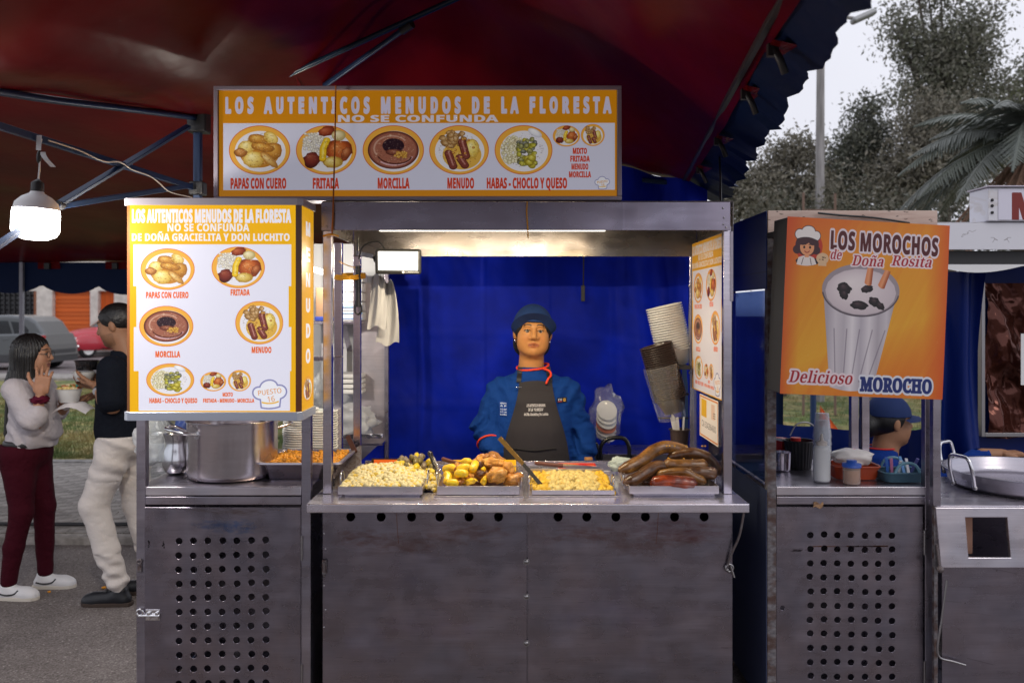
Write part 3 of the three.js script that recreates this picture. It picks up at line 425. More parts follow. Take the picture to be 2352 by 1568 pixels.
function printBox(x) {     // front of the lightbox, from (300, 470)
  x.scale(3, 3); x.translate(-300, -470); x.fillStyle = '#f2b400'; x.fillRect(300, 470, 378, 475); x.fillStyle = '#e9e8f8';
  for (const [a, b, y0, y1] of [[308, 668, 560, 656], [315, 662, 655, 751], [309, 668, 750, 851], [320, 665, 850, 942]]) x.fillRect(a, y0, b - a, y1 - y0);
  fit(x, 'LOS AUTENTICOS MENUDOS DE LA FLORESTA', 304, 667, 509, 28, { fill: '#eeeaf6', fat: 9 }); mid(x, 'NO SE CONFUNDA', 478, 188, 530, 17, { fill: '#f0ecf4', fat: 3 }); mid(x, 'DE DOÑA GRACIELITA Y DON LUCHITO', 484, 362, 552, 16.5, { fill: '#f2eef6', fat: 3 });
  dish(x, 'papas', 386, 617, 61, 47); dish(x, 'fritada', 547, 613, 60, 47); dish(x, 'morcilla', 383, 748, 61, 46); dish(x, 'menudo', 595, 740, 54, 49); dish(x, 'habas', 392, 871, 54, 37); dish(x, 'fritada mixto', 490, 875, 29, 22); dish(x, 'menudo mixto', 550, 873, 26, 24);
  const c = { fill: '#ec6420', fat: 6 };
  for (const [s, cx, w, y] of [['PAPAS CON CUERO', 385, 98, 683], ['FRITADA', 551, 44, 677], ['MORCILLA', 386, 57, 819], ['MENUDO', 600, 46, 809]]) mid(x, s, cx, w, y, 13, c);
  mid(x, 'HABAS - CHOCLO Y QUESO', 399, 110, 924, 10.5, c); mid(x, 'MIXTO', 523, 24, 909, 8.5, c); mid(x, 'FRITADA - MENUDO - MORCILLA', 525, 117, 923, 8.5, c); chefHat(x, 619, 902, 72);
}
function printSide(x, w, h) {  // narrow side of the lightbox
  x.fillStyle = '#f2b000'; x.fillRect(0, 0, w, h); 'MENUDO'.split('').forEach((s, i) => mid(x, s, w * 0.52, w * 0.42, h * (0.135 + i * 0.127), h * 0.066, { fill: '#f6f2fa', fat: 6 }));
  dish(x, 'menudo', w * 0.5, h * 0.9, w * 0.4, h * 0.06);
}
function printDrink(x, w, h) { // orange drink sign
  const r = prng(41), g = x.createLinearGradient(0, 0, w * 0.4, h); g.addColorStop(0, '#e0681c'); g.addColorStop(0.35, '#ec9a1e'); g.addColorStop(0.75, '#f2b02c'); g.addColorStop(1, '#e8841e'); x.fillStyle = g; x.fillRect(0, 0, w, h);
  for (let i = 0; i < 40; i++) { x.strokeStyle = `rgba(${r() < 0.5 ? '255,210,90' : '214,92,20'},0.05)`; x.lineWidth = 20 + r() * 60; const a = r() * w * 1.4 - w * 0.2; x.beginPath(); x.moveTo(a, h); x.lineTo(a + w * 0.5, 0); x.stroke(); }
  const e = x.createLinearGradient(0, 0, w, 0); e.addColorStop(0, 'rgba(214,74,24,0.7)'); e.addColorStop(0.1, 'rgba(214,74,24,0)'); e.addColorStop(0.86, 'rgba(220,90,20,0)'); e.addColorStop(1, 'rgba(220,80,20,0.75)'); x.fillStyle = e; x.fillRect(0, 0, w, h);
  x.save(); x.scale(w / 395, h / 405);
  // tumbler
  const gx = x.createLinearGradient(105, 0, 270, 0); ['#b9b4c0', '#dcd8e0', '#c8c4ce', '#f0eef4', '#c2beca', '#e8e5ec', '#bdb8c2', '#d8d4dc', '#a8a2ac'].forEach((c, i) => gx.addColorStop(i / 8, c));
  x.fillStyle = gx; x.beginPath(); x.moveTo(92, 150); x.lineTo(118, 385); x.quadraticCurveTo(180, 404, 224, 380); x.lineTo(276, 150); x.closePath(); x.fill();
  x.strokeStyle = 'rgba(120,112,128,0.5)'; x.lineWidth = 3; for (let i = 1; i < 6; i++) { x.beginPath(); x.moveTo(92 + i * 31, 250); x.lineTo(112 + i * 19, 372); x.stroke(); }
  x.fillStyle = '#a59ca4'; x.beginPath(); x.ellipse(184, 160, 94, 60, 0, 0, 7); x.fill(); blob(x, 184, 164, 86, 53, 0, '#f6f0f2', '#e8dfe4', '#d5cad2'); x.strokeStyle = '#5e5660'; x.lineWidth = 3.5; x.beginPath(); x.ellipse(184, 160, 93, 60, 0, 0.15, 3.0); x.stroke();
  for (const [a, b, c, d, q] of [[144, 158, 17, 13, 0.2], [143, 172, 12, 10, 0.9], [198, 157, 15, 9, -0.2], [182, 195, 22, 10, 0.05], [219, 186, 16, 10, 0.4], [232, 194, 13, 8, 0.6]]) blob(x, a, b, c, d, q, '#57444a', '#241a20', '#0d080c', 0.3, r);
  for (const [a, b, c] of [[202, 130, 0.1], [238, 136, 0.35]]) { x.save(); x.translate(a, b); x.rotate(c); const q = x.createLinearGradient(-8, 0, 8, 0); q.addColorStop(0, '#e8905c'); q.addColorStop(0.5, '#f0a878'); q.addColorStop(1, '#a85028'); x.fillStyle = q; x.beginPath(); x.moveTo(-6, -26); x.lineTo(8, -26); x.lineTo(9, 16); x.quadraticCurveTo(0, 22, -9, 14); x.closePath(); x.fill(); x.restore(); }
  x.restore(); x.save(); x.scale(w / 395, h / 405);
  // cook emblem
  x.fillStyle = '#c83a24'; x.beginPath(); x.ellipse(54, 66, 33, 34, 0, 0, 7); x.fill(); x.fillStyle = '#2a1a22'; x.beginPath(); x.ellipse(52, 100, 28, 10, 0, 0, 7); x.fill(); x.fillStyle = '#44232c'; x.beginPath(); x.ellipse(50, 62, 28, 26, 0, 0, 7); x.fill(); x.beginPath(); x.arc(26, 74, 10, 0, 7); x.arc(72, 74, 10, 0, 7); x.fill();
  x.fillStyle = '#f2ece8'; x.beginPath(); x.moveTo(26, 108); x.lineTo(30, 92); x.quadraticCurveTo(50, 82, 68, 92); x.lineTo(74, 106); x.quadraticCurveTo(50, 114, 26, 108); x.fill(); x.strokeStyle = '#5a4a50'; x.lineWidth = 1.5; x.beginPath(); x.moveTo(38, 108); x.lineTo(42, 92); x.moveTo(62, 108); x.lineTo(58, 92); x.stroke();
  x.fillStyle = '#f0a878'; x.beginPath(); x.ellipse(50, 68, 17, 19, 0, 0, 7); x.fill(); x.fillRect(45, 82, 10, 9); x.fillStyle = '#44232c'; x.beginPath(); x.ellipse(44, 53, 16, 9, -0.4, 0, 7); x.ellipse(62, 55, 9, 8, 0.6, 0, 7); x.fill(); x.fillStyle = '#1c1014'; for (const q of [43, 57]) { x.beginPath(); x.ellipse(q, 68, 2.6, 3.2, 0, 0, 7); x.fill(); x.fillRect(q - 4, 61, 8, 1.6); } x.strokeStyle = '#a83030'; x.lineWidth = 2; x.beginPath(); x.arc(50, 74, 6, 0.3, 2.8); x.stroke();
  x.fillStyle = '#f6f4f2'; x.strokeStyle = '#3a2a30'; x.lineWidth = 1.6; x.beginPath(); x.moveTo(26, 50); x.bezierCurveTo(12, 40, 24, 22, 36, 28); x.bezierCurveTo(42, 14, 66, 16, 68, 30); x.bezierCurveTo(82, 28, 86, 46, 74, 52); x.quadraticCurveTo(50, 40, 26, 50); x.fill(); x.stroke();
  x.fillStyle = '#e6c49c'; x.beginPath(); x.ellipse(88, 92, 15, 13, 0, 0, 7); x.fill(); x.fillRect(78, 96, 20, 13); x.fillStyle = '#3a2418'; for (let i = 0; i < 7; i++) x.fillRect(80 + r() * 16, 84 + r() * 10, 2.5, 2);
  const wv = (t) => t * 8 - 2;
  fit(x, 'LOS MOROCHOS', 104, 369, 68, 40, { fill: '#56161c', squeeze: 0.58, fat: 6, strokes: [['#eee4ee', 24]], wave: (t) => t * 4 });
  fit(x, 'de', 105, 133, 92, 22, { fill: '#b01c2c', font: 'serif', italic: true, strokes: [['#f6e8ee', 20]] }); fit(x, 'Doña', 158, 236, 104, 24, { fill: '#b01c2c', font: 'serif', italic: true, strokes: [['#f6e8ee', 20]] }); fit(x, 'Rosita', 254, 354, 100, 24, { fill: '#b01c2c', font: 'serif', italic: true, strokes: [['#f6e8ee', 20]] });
  fit(x, 'Delicioso', 18, 172, 378, 27, { fill: '#ad1626', font: 'serif', italic: true, strokes: [['#f4e6ee', 26]] });
  fit(x, 'MOROCHO', 192, 368, 391, 30, { fill: '#122a78', font: 'serif', fat: 10, strokes: [['#e6ecf8', 34]] });
  x.restore();
  for (let i = 0; i < 60; i++) { x.fillStyle = `rgba(245,235,225,${r() * 0.25})`; x.fillRect(r() * w, r() * h, 1 + r() * 2, 2 + r() * 14); }
}
const texMain = ctex(1840, 494, printMain), texBox = ctex(1134, 1425, printBox), texSide = ctex(160, 1200, printSide), texDrink = ctex(1024, 1050, printDrink);
const lit = (map, k, c = [1, 1, 1]) => std({ map, emissive: RGB(...c), emissiveMap: map, emissiveIntensity: k, roughness: 0.35, color: RGB(0.35, 0.35, 0.35) });
const facePlane = (x0, x1, y0, y1, z) => { const g = new THREE.PlaneGeometry(x1 - x0, y1 - y0); g.translate((x0 + x1) / 2, (y0 + y1) / 2, z); return g; };
const frameMat = std({ color: RGB(0.42, 0.37, 0.44), roughness: 0.45, metalness: 0.4, bumpMap: steelBump, bumpScale: 0.001 });
const amber = phy({ color: RGB(0.14, 0.04, 0.005), roughness: 0.3 });
{ // long lit menu sign on the roof
  const Z = 3.34, t = thing('menu_lightbox', 'long lit menu sign lying along the roof of the main cart', 'sign', 'lit menu signs', [0, PY(461, Z), -Z]);
  t.rotation.z = 0.001;
  const y = (p) => PY(p, Z) - PY(461, Z), x = (p) => PX(p, Z), d = 0.0;
  const X0 = x(491), X1 = x(1428), Y0 = y(460), Y1 = y(197);
  part('frame_rail', box(X0, X1, Y1 - 0.016, Y1, -0.1, 0.006), frameMat, t); part('frame_rail', box(X0, X1, Y0, Y0 + 0.016, -0.1, 0.006), frameMat, t);
  part('frame_rail', box(X0, X0 + 0.017, Y0 + 0.0165, Y1 - 0.0165, -0.1, 0.006), frameMat, t); part('frame_rail', box(X1 - 0.017, X1, Y0 + 0.0165, Y1 - 0.0165, -0.1, 0.006), frameMat, t);
  part('inner_lip', [box(x(500), x(1420), y(206), y(203.5), -0.01, -0.001, 0), box(x(500), x(1420), y(456), y(452), -0.01, -0.001, 0), box(x(499), x(501.5), y(452), y(206), -0.01, -0.001, 0), box(x(1417.5), x(1420), y(452), y(206), -0.01, -0.001, 0)], std({ color: RGB(0.05, 0.02, 0.008), roughness: 0.5 }), t);
  part('lit_panel', facePlane(x(501), x(1418), y(452.5), y(205.5), -0.006), lit(texMain, 0.38), t);
  part('back_box', plainBox(X0 + 0.018, X1 - 0.018, Y0 + 0.017, Y1 - 0.017, -0.1, -0.014), frameMat, t);
}
{ // lightbox menu over the left cart
  const Z = 3.08, t = thing('menu_lightbox', 'tall yellow lit menu box standing over the left cart', 'sign', 'lit menu signs', [0, PY(966, Z), -Z]), b = PY(966, Z);
  const y = (p) => PY(p, Z) - b, x = (p) => PX(p, Z), D = 0.2, ch = 0.018;
  const X0 = x(286), X1 = x(690), Y0 = y(946), Y1 = y(471);
  part('lit_panel', facePlane(X0 + ch, X1 - ch, Y0, Y1, 0), lit(texBox, 0.74), t);
  const side = new THREE.PlaneGeometry(D - ch, Y1 - Y0); side.rotateY(Math.PI / 2); side.translate(X1, (Y0 + Y1) / 2, -ch - (D - ch) / 2); part('side_panel', side, lit(texSide, 0.62), t);
  const side2 = new THREE.PlaneGeometry(D - ch, Y1 - Y0); side2.rotateY(-Math.PI / 2); side2.translate(X0, (Y0 + Y1) / 2, -ch - (D - ch) / 2); part('side_panel', side2, lit(texSide, 0.62), t);
  for (const s of [0, 1]) { const g = new THREE.PlaneGeometry(ch * 1.414, Y1 - Y0); g.rotateY(s ? Math.PI / 4 : -Math.PI / 4); g.translate(s ? X1 - ch / 2 : X0 + ch / 2, (Y0 + Y1) / 2, -ch / 2); part('corner_strip', g, amber, t); }
  part('back_panel', plainBox(X0, X1, Y0, Y1, -D - 0.004, -D), frameMat, t);
  const capShape = (o) => { const s = new THREE.Shape(); s.moveTo(X0 - o + ch, -o); s.lineTo(X1 + o - ch, -o); s.lineTo(X1 + o, ch - o); s.lineTo(X1 + o, D + o); s.lineTo(X0 - o, D + o); s.lineTo(X0 - o, ch - o); s.closePath(); return s; };
  const cap = (y0, h) => { const g = new THREE.ExtrudeGeometry(capShape(0.006), { depth: h, bevelEnabled: true, bevelThickness: 0.001, bevelSize: 0.001, bevelSegments: 1 }); g.rotateX(-Math.PI / 2); g.translate(0, y0, 0); return g; };
  part('top_cap', cap(Y1 + 0.001, y(456) - Y1), std({ color: RGB(0.4, 0.37, 0.42), roughness: 0.45, metalness: 0.5 }), t);
  part('bottom_cap', cap(y(965), Y0 - y(965) - 0.001), std({ color: RGB(0.5, 0.55, 0.66), roughness: 0.4, metalness: 0.5 }), t);
}
{ // orange drink sign on the right cart
  const Z = 3.16, c = P(1989, 709, Z), t = thing('drink_sign', 'orange printed sign of a milky drink in a tall glass', 'sign', null, V(c.x, c.y, c.z));
  t.rotation.set(0, 0.09, -0.045, 'YXZ');
  const w = 0.632, h = 0.654;
  part('printed_face', facePlane(-w / 2, w / 2, -h / 2, h / 2, 0.0005), std({ map: texDrink, color: RGB(0.8, 0.76, 0.74), roughness: 0.5, bumpMap: steelBump, bumpScale: 0.001 }), t);
  part('black_box', box(-w / 2 + 0.002, w / 2 - 0.002, -h / 2 + 0.002, h / 2 - 0.002, -0.13, 0, 0.004), M.black, t);
  for (const bx of [-w / 2 + 0.02, w / 2 - 0.08]) part('bracket', bar(V(bx, h / 2 - 0.05, -0.13), V(bx, h / 2 - 0.05, -0.22), 0.02), M.black, t);
  solo('sign_cable', tube([P(1880, 489, 3.34), P(1930, 494, 3.35), P(2010, 500, 3.35), P(2090, 512, 3.35)], 0.004, 30, 6), M.black, 'black cable run along the beige roof edge above the drink sign', 'cable');
}
{ // poster on the inside of the right pane
  const t = thing('menu_poster', 'menu poster taped inside the right pane of the main cart', 'poster', null, [0.8375, 1.294, -3.37]);
  const g = new THREE.PlaneGeometry(0.575, 0.668); g.rotateY(-Math.PI / 2); g.translate(0, 0.334, -0.2875);
  part('print', g, std({ map: texBox, roughness: 0.35 }), t);
  const n = thing('notice_sheet', 'small bordered notice under the menu poster, with a number on it', 'notice', null, [0.8365, 1.1, -3.44]);
  const q = new THREE.PlaneGeometry(0.34, 0.185); q.rotateY(-Math.PI / 2); q.translate(0, 0.0925, -0.17);
  part('paper', q, std({ map: ctex(512, 320, (x, w, h) => { x.fillStyle = '#efe8e2'; x.fillRect(0, 0, w, h); x.strokeStyle = '#d98a4a'; x.lineWidth = 12; x.strokeRect(14, 14, w - 28, h - 28); x.fillStyle = '#e8b62c'; x.fillRect(50, 30, 150, 130); x.fillStyle = '#e6c8b4'; x.fillRect(330, 40, 90, 110); x.fillStyle = '#555'; for (let i = 0; i < 3; i++) x.fillRect(380, 100 + i * 16, 60, 5); fit(x, 'CIA 3242864600', 60, 450, 235, 44, { fill: '#3a3438', weight: 'normal' }); }), roughness: 0.6 }), n);
}
// ---------- tents ----------
const TY = 0.163;                                                   // the tent stands a little turned
const TZ = (px) => 2.16 / ((1176 - px) / FOCAL + TY);               // distance at which a picture column meets the left side of the tent
{
  const t = thing('market_tent', 'dark red market tent over the main cart, with a blue ragged edge', 'tent', 'red market tents', [0, 0, -4.05]);
  const loc = (v) => V(v.x, v.y, v.z + 4.05);
  const L = (z) => V(-1.5 - TY * (4.05 - z), 2.585 - 0.16 * clamp(4.05 - z, -0.2, 1.6), -z);
  const R = (z) => V(0.697 + 0.343 * (z - 2.09) / 2.91, 2.4 + 0.02 * nz(z * 1.3, 2, 0), -z);
  const zn = -2.2, zf = 5.08;  // near end carried unseen past the camera to block sky light
  const surf = (u, v) => {
    const z = lerp(zn, zf, v), a = L(z), b = R(z), back = sstep(zf - z, 0, 1.5), near = sstep(z - zn, 0, 1.2) * (1 - 0.35 * sstep(1.5 - z, 0, 2));
    const p = a.clone().lerp(b, u), arch = sstep(u, -0.02, 0.56) * (1 - Math.pow(clamp((u - 0.5) / 0.5, 0, 1), 1.4));
    p.y += arch * (0.16 + 0.5 * back * near) + 0.035 * fbm(u * 5, v * 9, 1.5, 3) + 0.012 * Math.sin(u * 30 + v * 11 + 4 * nz(u * 3, v * 5, 2)) * (1 - u) * sstep(u, 0, 0.06);
    return p;
  };
  part('canopy', scaleUV(sheet(90, 130, (u, v) => loc(surf(u, v))), 3, 5), M.redTarp, t);
  // blown-out blue border with torn scallops
  part('border', scaleUV(sheet(200, 6, (u, v) => {
    const z = lerp(zn, zf + 0.25, u), b = R(z), ph = z * 2.6 + 0.5 * nz(z * 2, 0, 5), sc = ph - Math.floor(ph), w = (lerp(0.1, 0.24, clamp((z - 2) / 3, 0, 1)) + 0.04 * nz(z * 1.1, 1, 1)) * (0.78 + 0.3 * Math.pow(sc, 0.6)) + 0.025 * nz(z * 11, 3, 3);
    b.x += v * w - 0.035 * (1 - v); b.y += -v * (0.05 + 0.05 * nz(z * 2.2, v, 4)) - v * v * 0.03 + 0.035 * (1 - v); return loc(b);
  }), 8, 0.5), M.navyTarp, t);
  for (const [z, w] of [[2.32, 0.12], [2.8, 0.13], [3.55, 0.14], [4.3, 0.15]]) {
    part('hem_patch', sheet(8, 4, (u, v) => { const b = R(z + u * w); b.x += -0.01 + v * 0.07 * (1 - 0.4 * u); b.y += -0.007 - v * 0.016; return loc(b); }), M.redTarp, t);
    part('strap', [tube([loc(R(z + w * 0.5)).add(V(0.0, -0.012, 0)), loc(R(z + w * 0.5)).add(V(0.018, -0.05, 0.01)), loc(R(z + w * 0.5)).add(V(0.035, -0.085, 0.0))], 0.011, 10, 6), placed(new THREE.BoxGeometry(0.03, 0.035, 0.02), loc(R(z + w * 0.5)).add(V(0, -0.02, 0)))], M.black, t);
  }
  const bars = M.bluePaint;
  part('eave_bar', bar(loc(R(1.0)).add(V(-0.03, 0.02, 0)), loc(R(5.0)).add(V(-0.03, 0.02, 0)), 0.02), M.black, t);
  part('eave_bar', tube([L(0.8), L(2.2), L(2.9), L(3.5), L(4.05)].map((p) => loc(p).add(V(0.005, -0.012, 0))), 0.014, 30, 8), bars, t);
  part('eave_bar', bar(loc(L(5.0)), loc(R(5.02)), 0.025), bars, t);
  const post = V(-1.5, 0, -4.05);
  part('post', box(post.x - 0.017, post.x + 0.017, 0.008, 2.56, -0.017, 0.017, 0.003), bars, t);
  part('foot_plate', box(post.x - 0.06, post.x + 0.06, 0, 0.008, -0.06, 0.06), bars, t);
  part('corner_bracket', box(post.x - 0.04, post.x + 0.05, 2.5, 2.6, -0.04, 0.04, 0.008), M.black, t); part('truss_collar', box(post.x - 0.035, post.x + 0.035, PY(432, 4.05) - 0.035, PY(432, 4.05) + 0.03, -0.03, 0.03, 0.008), M.black, t);
  const q = (px, py) => loc(P(px, py, TZ(px)));
  part('truss_bar', bar(q(-60, 271), q(440, 430), 0.026, 0.016), bars, t);
  part('truss_bar', bar(q(132, 470), q(432, 290), 0.026, 0.016), bars, t);
  part('truss_bar', bar(q(140, 473), q(440, 425), 0.022, 0.016), bars, t);
  part('truss_bar', bar(q(132, 470), q(-60, 600), 0.026, 0.016), bars, t);
  part('joint', placed(new THREE.CylinderGeometry(0.016, 0.016, 0.03, 12), q(136, 471), [Math.PI / 2, 0, 0]), M.black, t);
  part('rafter', rod(loc(P(462, 262, 4.05)), loc(P(1120, -36, 3.62)), 0.013), phy({ color: RGB(0.012, 0.035, 0.07), roughness: 0.2 }), t);
  part('rafter', rod(loc(P(745, 196, 4.1)), loc(P(935, 62, 3.75)), 0.013), bars, t);
  part('rafter_knob', rod(loc(P(922, 70, 3.77)), loc(P(946, 54, 3.74)), 0.022), M.black, t);
  part('rear_post', box(R(4.98).x - 0.04, R(4.98).x - 0.006, 0, 2.38, -0.95, -0.916, 0.003), bars, t);
}
{ // tent behind on the left
  const t = thing('market_tent', 'red tent sloping down behind the hanging bulb, with a navy scalloped valance', 'tent', 'red market tents', [-3, 0, -7.8]);
  const loc = (x, y, z) => V(x + 3, y, z + 7.8), zN = 3.85, zF = 7.8;
  part('canopy', scaleUV(sheet(70, 60, (u, v) => { const x = lerp(-6.2, -1.0, u), z = lerp(zN, zF, v); return loc(x, lerp(2.78, 2.1, v) - 0.05 * Math.sin(v * 3.1) + 0.035 * fbm(u * 6, v * 4, 4.4, 3) + 0.02 * Math.sin(v * 12 + u * 5) * sstep(u, 0.3, 1) - 0.004 * (x + 3), -z); }), 4, 3), M.redTarp, t);
  part('valance', scaleUV(sheet(160, 8, (u, v) => { const x = lerp(-6.2, -1.0, u), s = Math.pow(Math.abs(Math.sin((x + 0.14) * 6.0)), 0.6), dep = 0.2 + 0.09 * s + 0.02 * nz(x, 0, 1); return loc(x, 2.1 - 0.004 * (x + 3) - v * dep - 0.004, -zF + 0.02 * Math.sin(x * 5) * v + 0.004); }), 6, 0.4), M.navyTarp, t);
  for (const x of [-4.25, -3.63, -2.9]) {
    part('hem_patch', sheet(10, 4, (u, v) => loc(x - 0.1 + u * 0.2 + v * 0.02 * Math.sin(u * 9), 2.105 - v * 0.07 - 0.004 * (x + 3), -zF + 0.02)), M.redTarp, t);
    part('strap', box(x + 3 - 0.025, x + 3 + 0.025, 2.035, 2.095, 0.025, 0.06, 0.006), M.black, t);
  }
  part('post', box(loc(PX(43, 7.75), 0, 0).x, loc(PX(51, 7.75), 0, 0).x, 0, 2.1, 0.02, 0.054), std({ color: RGB(0.3, 0.3, 0.34), roughness: 0.5, metalness: 0.5 }), t);
  part('post', box(loc(-2.0, 0, 0).x, loc(-2.0, 0, 0).x + 0.034, 0, 2.1, 0.02, 0.054), M.bluePaint, t);
}
{ // blue tarpaulin behind the vendor
  const zB = 5.0, g = sheet(150, 110, (u, v) => {
    const x = lerp(-0.735, 1.16, u), y = lerp(0.02, Math.min(2.6, 2.39 + (1.12 - x) * 0.25), v), right = sstep(u, 0.6, 0.9), w = 0.35 * nz(u * 3, v * 3, 9);
    const folds = 0.055 * right * Math.sin(u * 40 + v * 3 + w * 4) + 0.004 * Math.sin(u * 24 + w * 6), drape = 0.014 * Math.sin((u * 9 + v * 6) + 5 * nz(u * 2, v * 2, 4)), wr = 0.012 * fbm(u * 9, v * 6, 3, 3) + 0.006 * Math.abs(nz(u * 14 + v * 9, v * 7, 5));
    const crease = (t, n) => { const f = t * n - Math.floor(t * n); return Math.max(0, 1 - Math.abs(f - 0.5) * 34); };
    return V(x, y, -zB + folds + drape + wr + 0.006 * (crease(u, 5) + crease(v, 6)));
  });
  solo('backdrop_tarp', scaleUV(g, 3, 4), M.blueTarp, 'bright blue tarpaulin hung as the back wall behind the cook', 'tarp');
  solo('tarp_strap', [box(PX(1335, 4.9), PX(1344, 4.9), PY(692, 4.9), PY(655, 4.9), -4.92, -4.9, 0.003), tube([P(1340, 655, 4.91), P(1342, 560, 4.9), P(1350, 470, 4.88), P(1355, 380, 4.85)], 0.004, 12, 6)], M.black, 'black strap hanging in front of the blue tarpaulin', 'strap');
}
// ---------- lamps ----------
{
  const zb = TZ(82), t = thing('hanging_bulb', 'bright white capsule bulb hanging from the tent truss', 'lamp', null, P(82, 490, zb));
  t.rotation.z = -0.05;
  const k = zb / FOCAL, r = 50 * k;
  const bulb = part('bulb', lathe([[0, -62 * k], [r * 0.5, -60 * k], [r * 0.86, -52 * k], [r, -40 * k], [r * 1.0, 0], [r * 0.96, 8 * k], [r * 0.8, 12 * k]], 32), std({ color: RGB(0.9, 0.9, 0.9), emissive: RGB(1, 0.97, 0.92), emissiveIntensity: 14 }), t);
  const pl = new THREE.PointLight(new THREE.Color(1, 0.93, 0.84), 5); pl.position.set(0, -0.03, 0); pl.shadow.radius = 2; pl.castShadow = true; t.add(pl);
  part('housing', lathe([[r * 0.97, 9 * k], [r * 0.9, 24 * k], [r * 0.62, 38 * k], [r * 0.32, 46 * k], [r * 0.26, 52 * k]], 32), M.white, t);
  part('socket', lathe([[14 * k, 46 * k], [14 * k, 70 * k], [9 * k, 74 * k], [4 * k, 78 * k], [0, 79 * k]], 20), M.black, t);
  part('cord', tube([V(0.002, 76 * k, 0), V(0.004, 110 * k, 0), V(0.0, 150 * k, 0), V(0.006, 172 * k, 0)], 0.003, 14, 6), M.white, t);
  part('knot', placed(new THREE.SphereGeometry(0.012, 10, 8), [0.0, 130 * k, 0], [0, 0, 0], [0.7, 2, 0.7]), M.black, t);
  part('tie', [sheet(4, 8, (u, v) => V(0.002 + u * 0.02 + v * 0.035, 142 * k - v * 0.05, 0.012 * Math.sin(v * 4))), sheet(4, 6, (u, v) => V(-0.004 + u * 0.018, (178 - v * 34) * k, 0.014))], M.white, t);
  solo('string_wire', tube([[110, 322], [180, 345], [240, 371], [275, 372]].map(([a, b]) => P(a, b, TZ(a) - 0.03)).concat([[300, 388], [345, 405], [365, 420], [385, 438], [440, 453]].map(([a, b]) => P(a, b, TZ(a) - 0.03))), 0.0028, 60, 6), std({ color: RGB(0.65, 0.58, 0.5), roughness: 0.6 }), 'thin pale wire looped along the tent truss to the bulb', 'wire');
}
{ // LED strip under the front of the roof
  const t = thing('strip_lamp', 'long thin white LED strip lamp under the front edge of the cart roof', 'lamp', null, [0, 1.975, -3.375]);
  const x0 = PX(872, 3.375), x1 = PX(1390, 3.375);
  part('tube', rod(V(x0, 0, 0), V(x1, 0, 0), 0.007), std({ color: RGB(0.9, 0.9, 0.9), emissive: RGB(1, 0.95, 0.86), emissiveIntensity: 3 }), t);
  part('base_channel', box(x0 - 0.01, x1 + 0.01, 0.012, 0.03, -0.012, 0.02), M.white, t);
  const a = new THREE.RectAreaLight(new THREE.Color(1, 0.83, 0.56), 400, x1 - x0, 0.014); a.position.set((x0 + x1) / 2, -0.0085, -0.006); a.rotation.x = -Math.PI / 2 + 0.45; t.add(a);
}
{ // flood lamp
  const Z = 3.72, t = thing('flood_lamp', 'black LED flood lamp shining under the cart roof beside the left posts', 'lamp', null, P(914, 601, Z));
  t.rotation.set(0.1, 0.05, -0.01);
  const k = Z / FOCAL, w = 53 * k, h = 29 * k;
  const glassY = 2 * k, fw = 45 * k, fh = 21 * k;
  part('housing', box(-w, w, -h, h, -0.035, 0, 0.012), M.black, t);
  part('lit_glass', box(-fw, fw, -fh + glassY, fh + glassY, 0.0005, 0.003, 0.001), std({ color: RGB(0.9, 0.9, 0.9), emissive: RGB(1, 0.97, 0.9), emissiveIntensity: 6 }), t);
  const a = new THREE.RectAreaLight(new THREE.Color(1, 0.86, 0.62), 30, fw * 2, fh * 2); a.position.set(0, glassY, 0.008); a.rotation.y = Math.PI; t.add(a);
  part('maker_mark', facePlane(8 * k, 50 * k, -27 * k, -20 * k, 0.0008), std({ map: ctex(256, 48, (x, W, H) => { x.fillStyle = '#16161a'; x.fillRect(0, 0, W, H); x.fillStyle = '#d8d8da'; x.beginPath(); x.arc(24, 24, 18, 0, 7); x.fill(); fit(x, 'LUMINANCE', 56, 240, 36, 24, { fill: '#d8d8da', weight: 'normal' }); }), roughness: 0.4 }), t);
  part('bracket', bar(V(-w, 0, -0.02), V(-w - 0.012, 0.02, -0.06), 0.012, 0.004), M.bolt, t); part('bracket_arm', [bar(V(-w - 0.012, 0.02, -0.06), V(PX(826, 3.95) - t.position.x, 0.03, -3.93 - t.position.z), 0.02, 0.005)], M.bolt, t);
  part('lead', tube([V(-w * 0.6, h, -0.03), V(-w * 0.9, h + 0.03, -0.05), V(-w - 0.06, h + 0.01, -0.09), V(-w - 0.09, h - 0.05, -0.16)], 0.004, 16, 6), M.black, t);
}
// ---------- food and kitchen things ----------
const zoomAt = (ox, oy, s) => (zx, zy, Z) => P((ox + zx / s) * 0.91875, (oy + zy / s) * 0.91875, Z);
const CTY = 0.933;
const noisy = (c, amt, f, seed) => dtex(128, 128, (u, v) => { const n = 1 + amt * pn(u, v, f, seed, 4); return [c[0] * n, c[1] * n, c[2] * n]; });
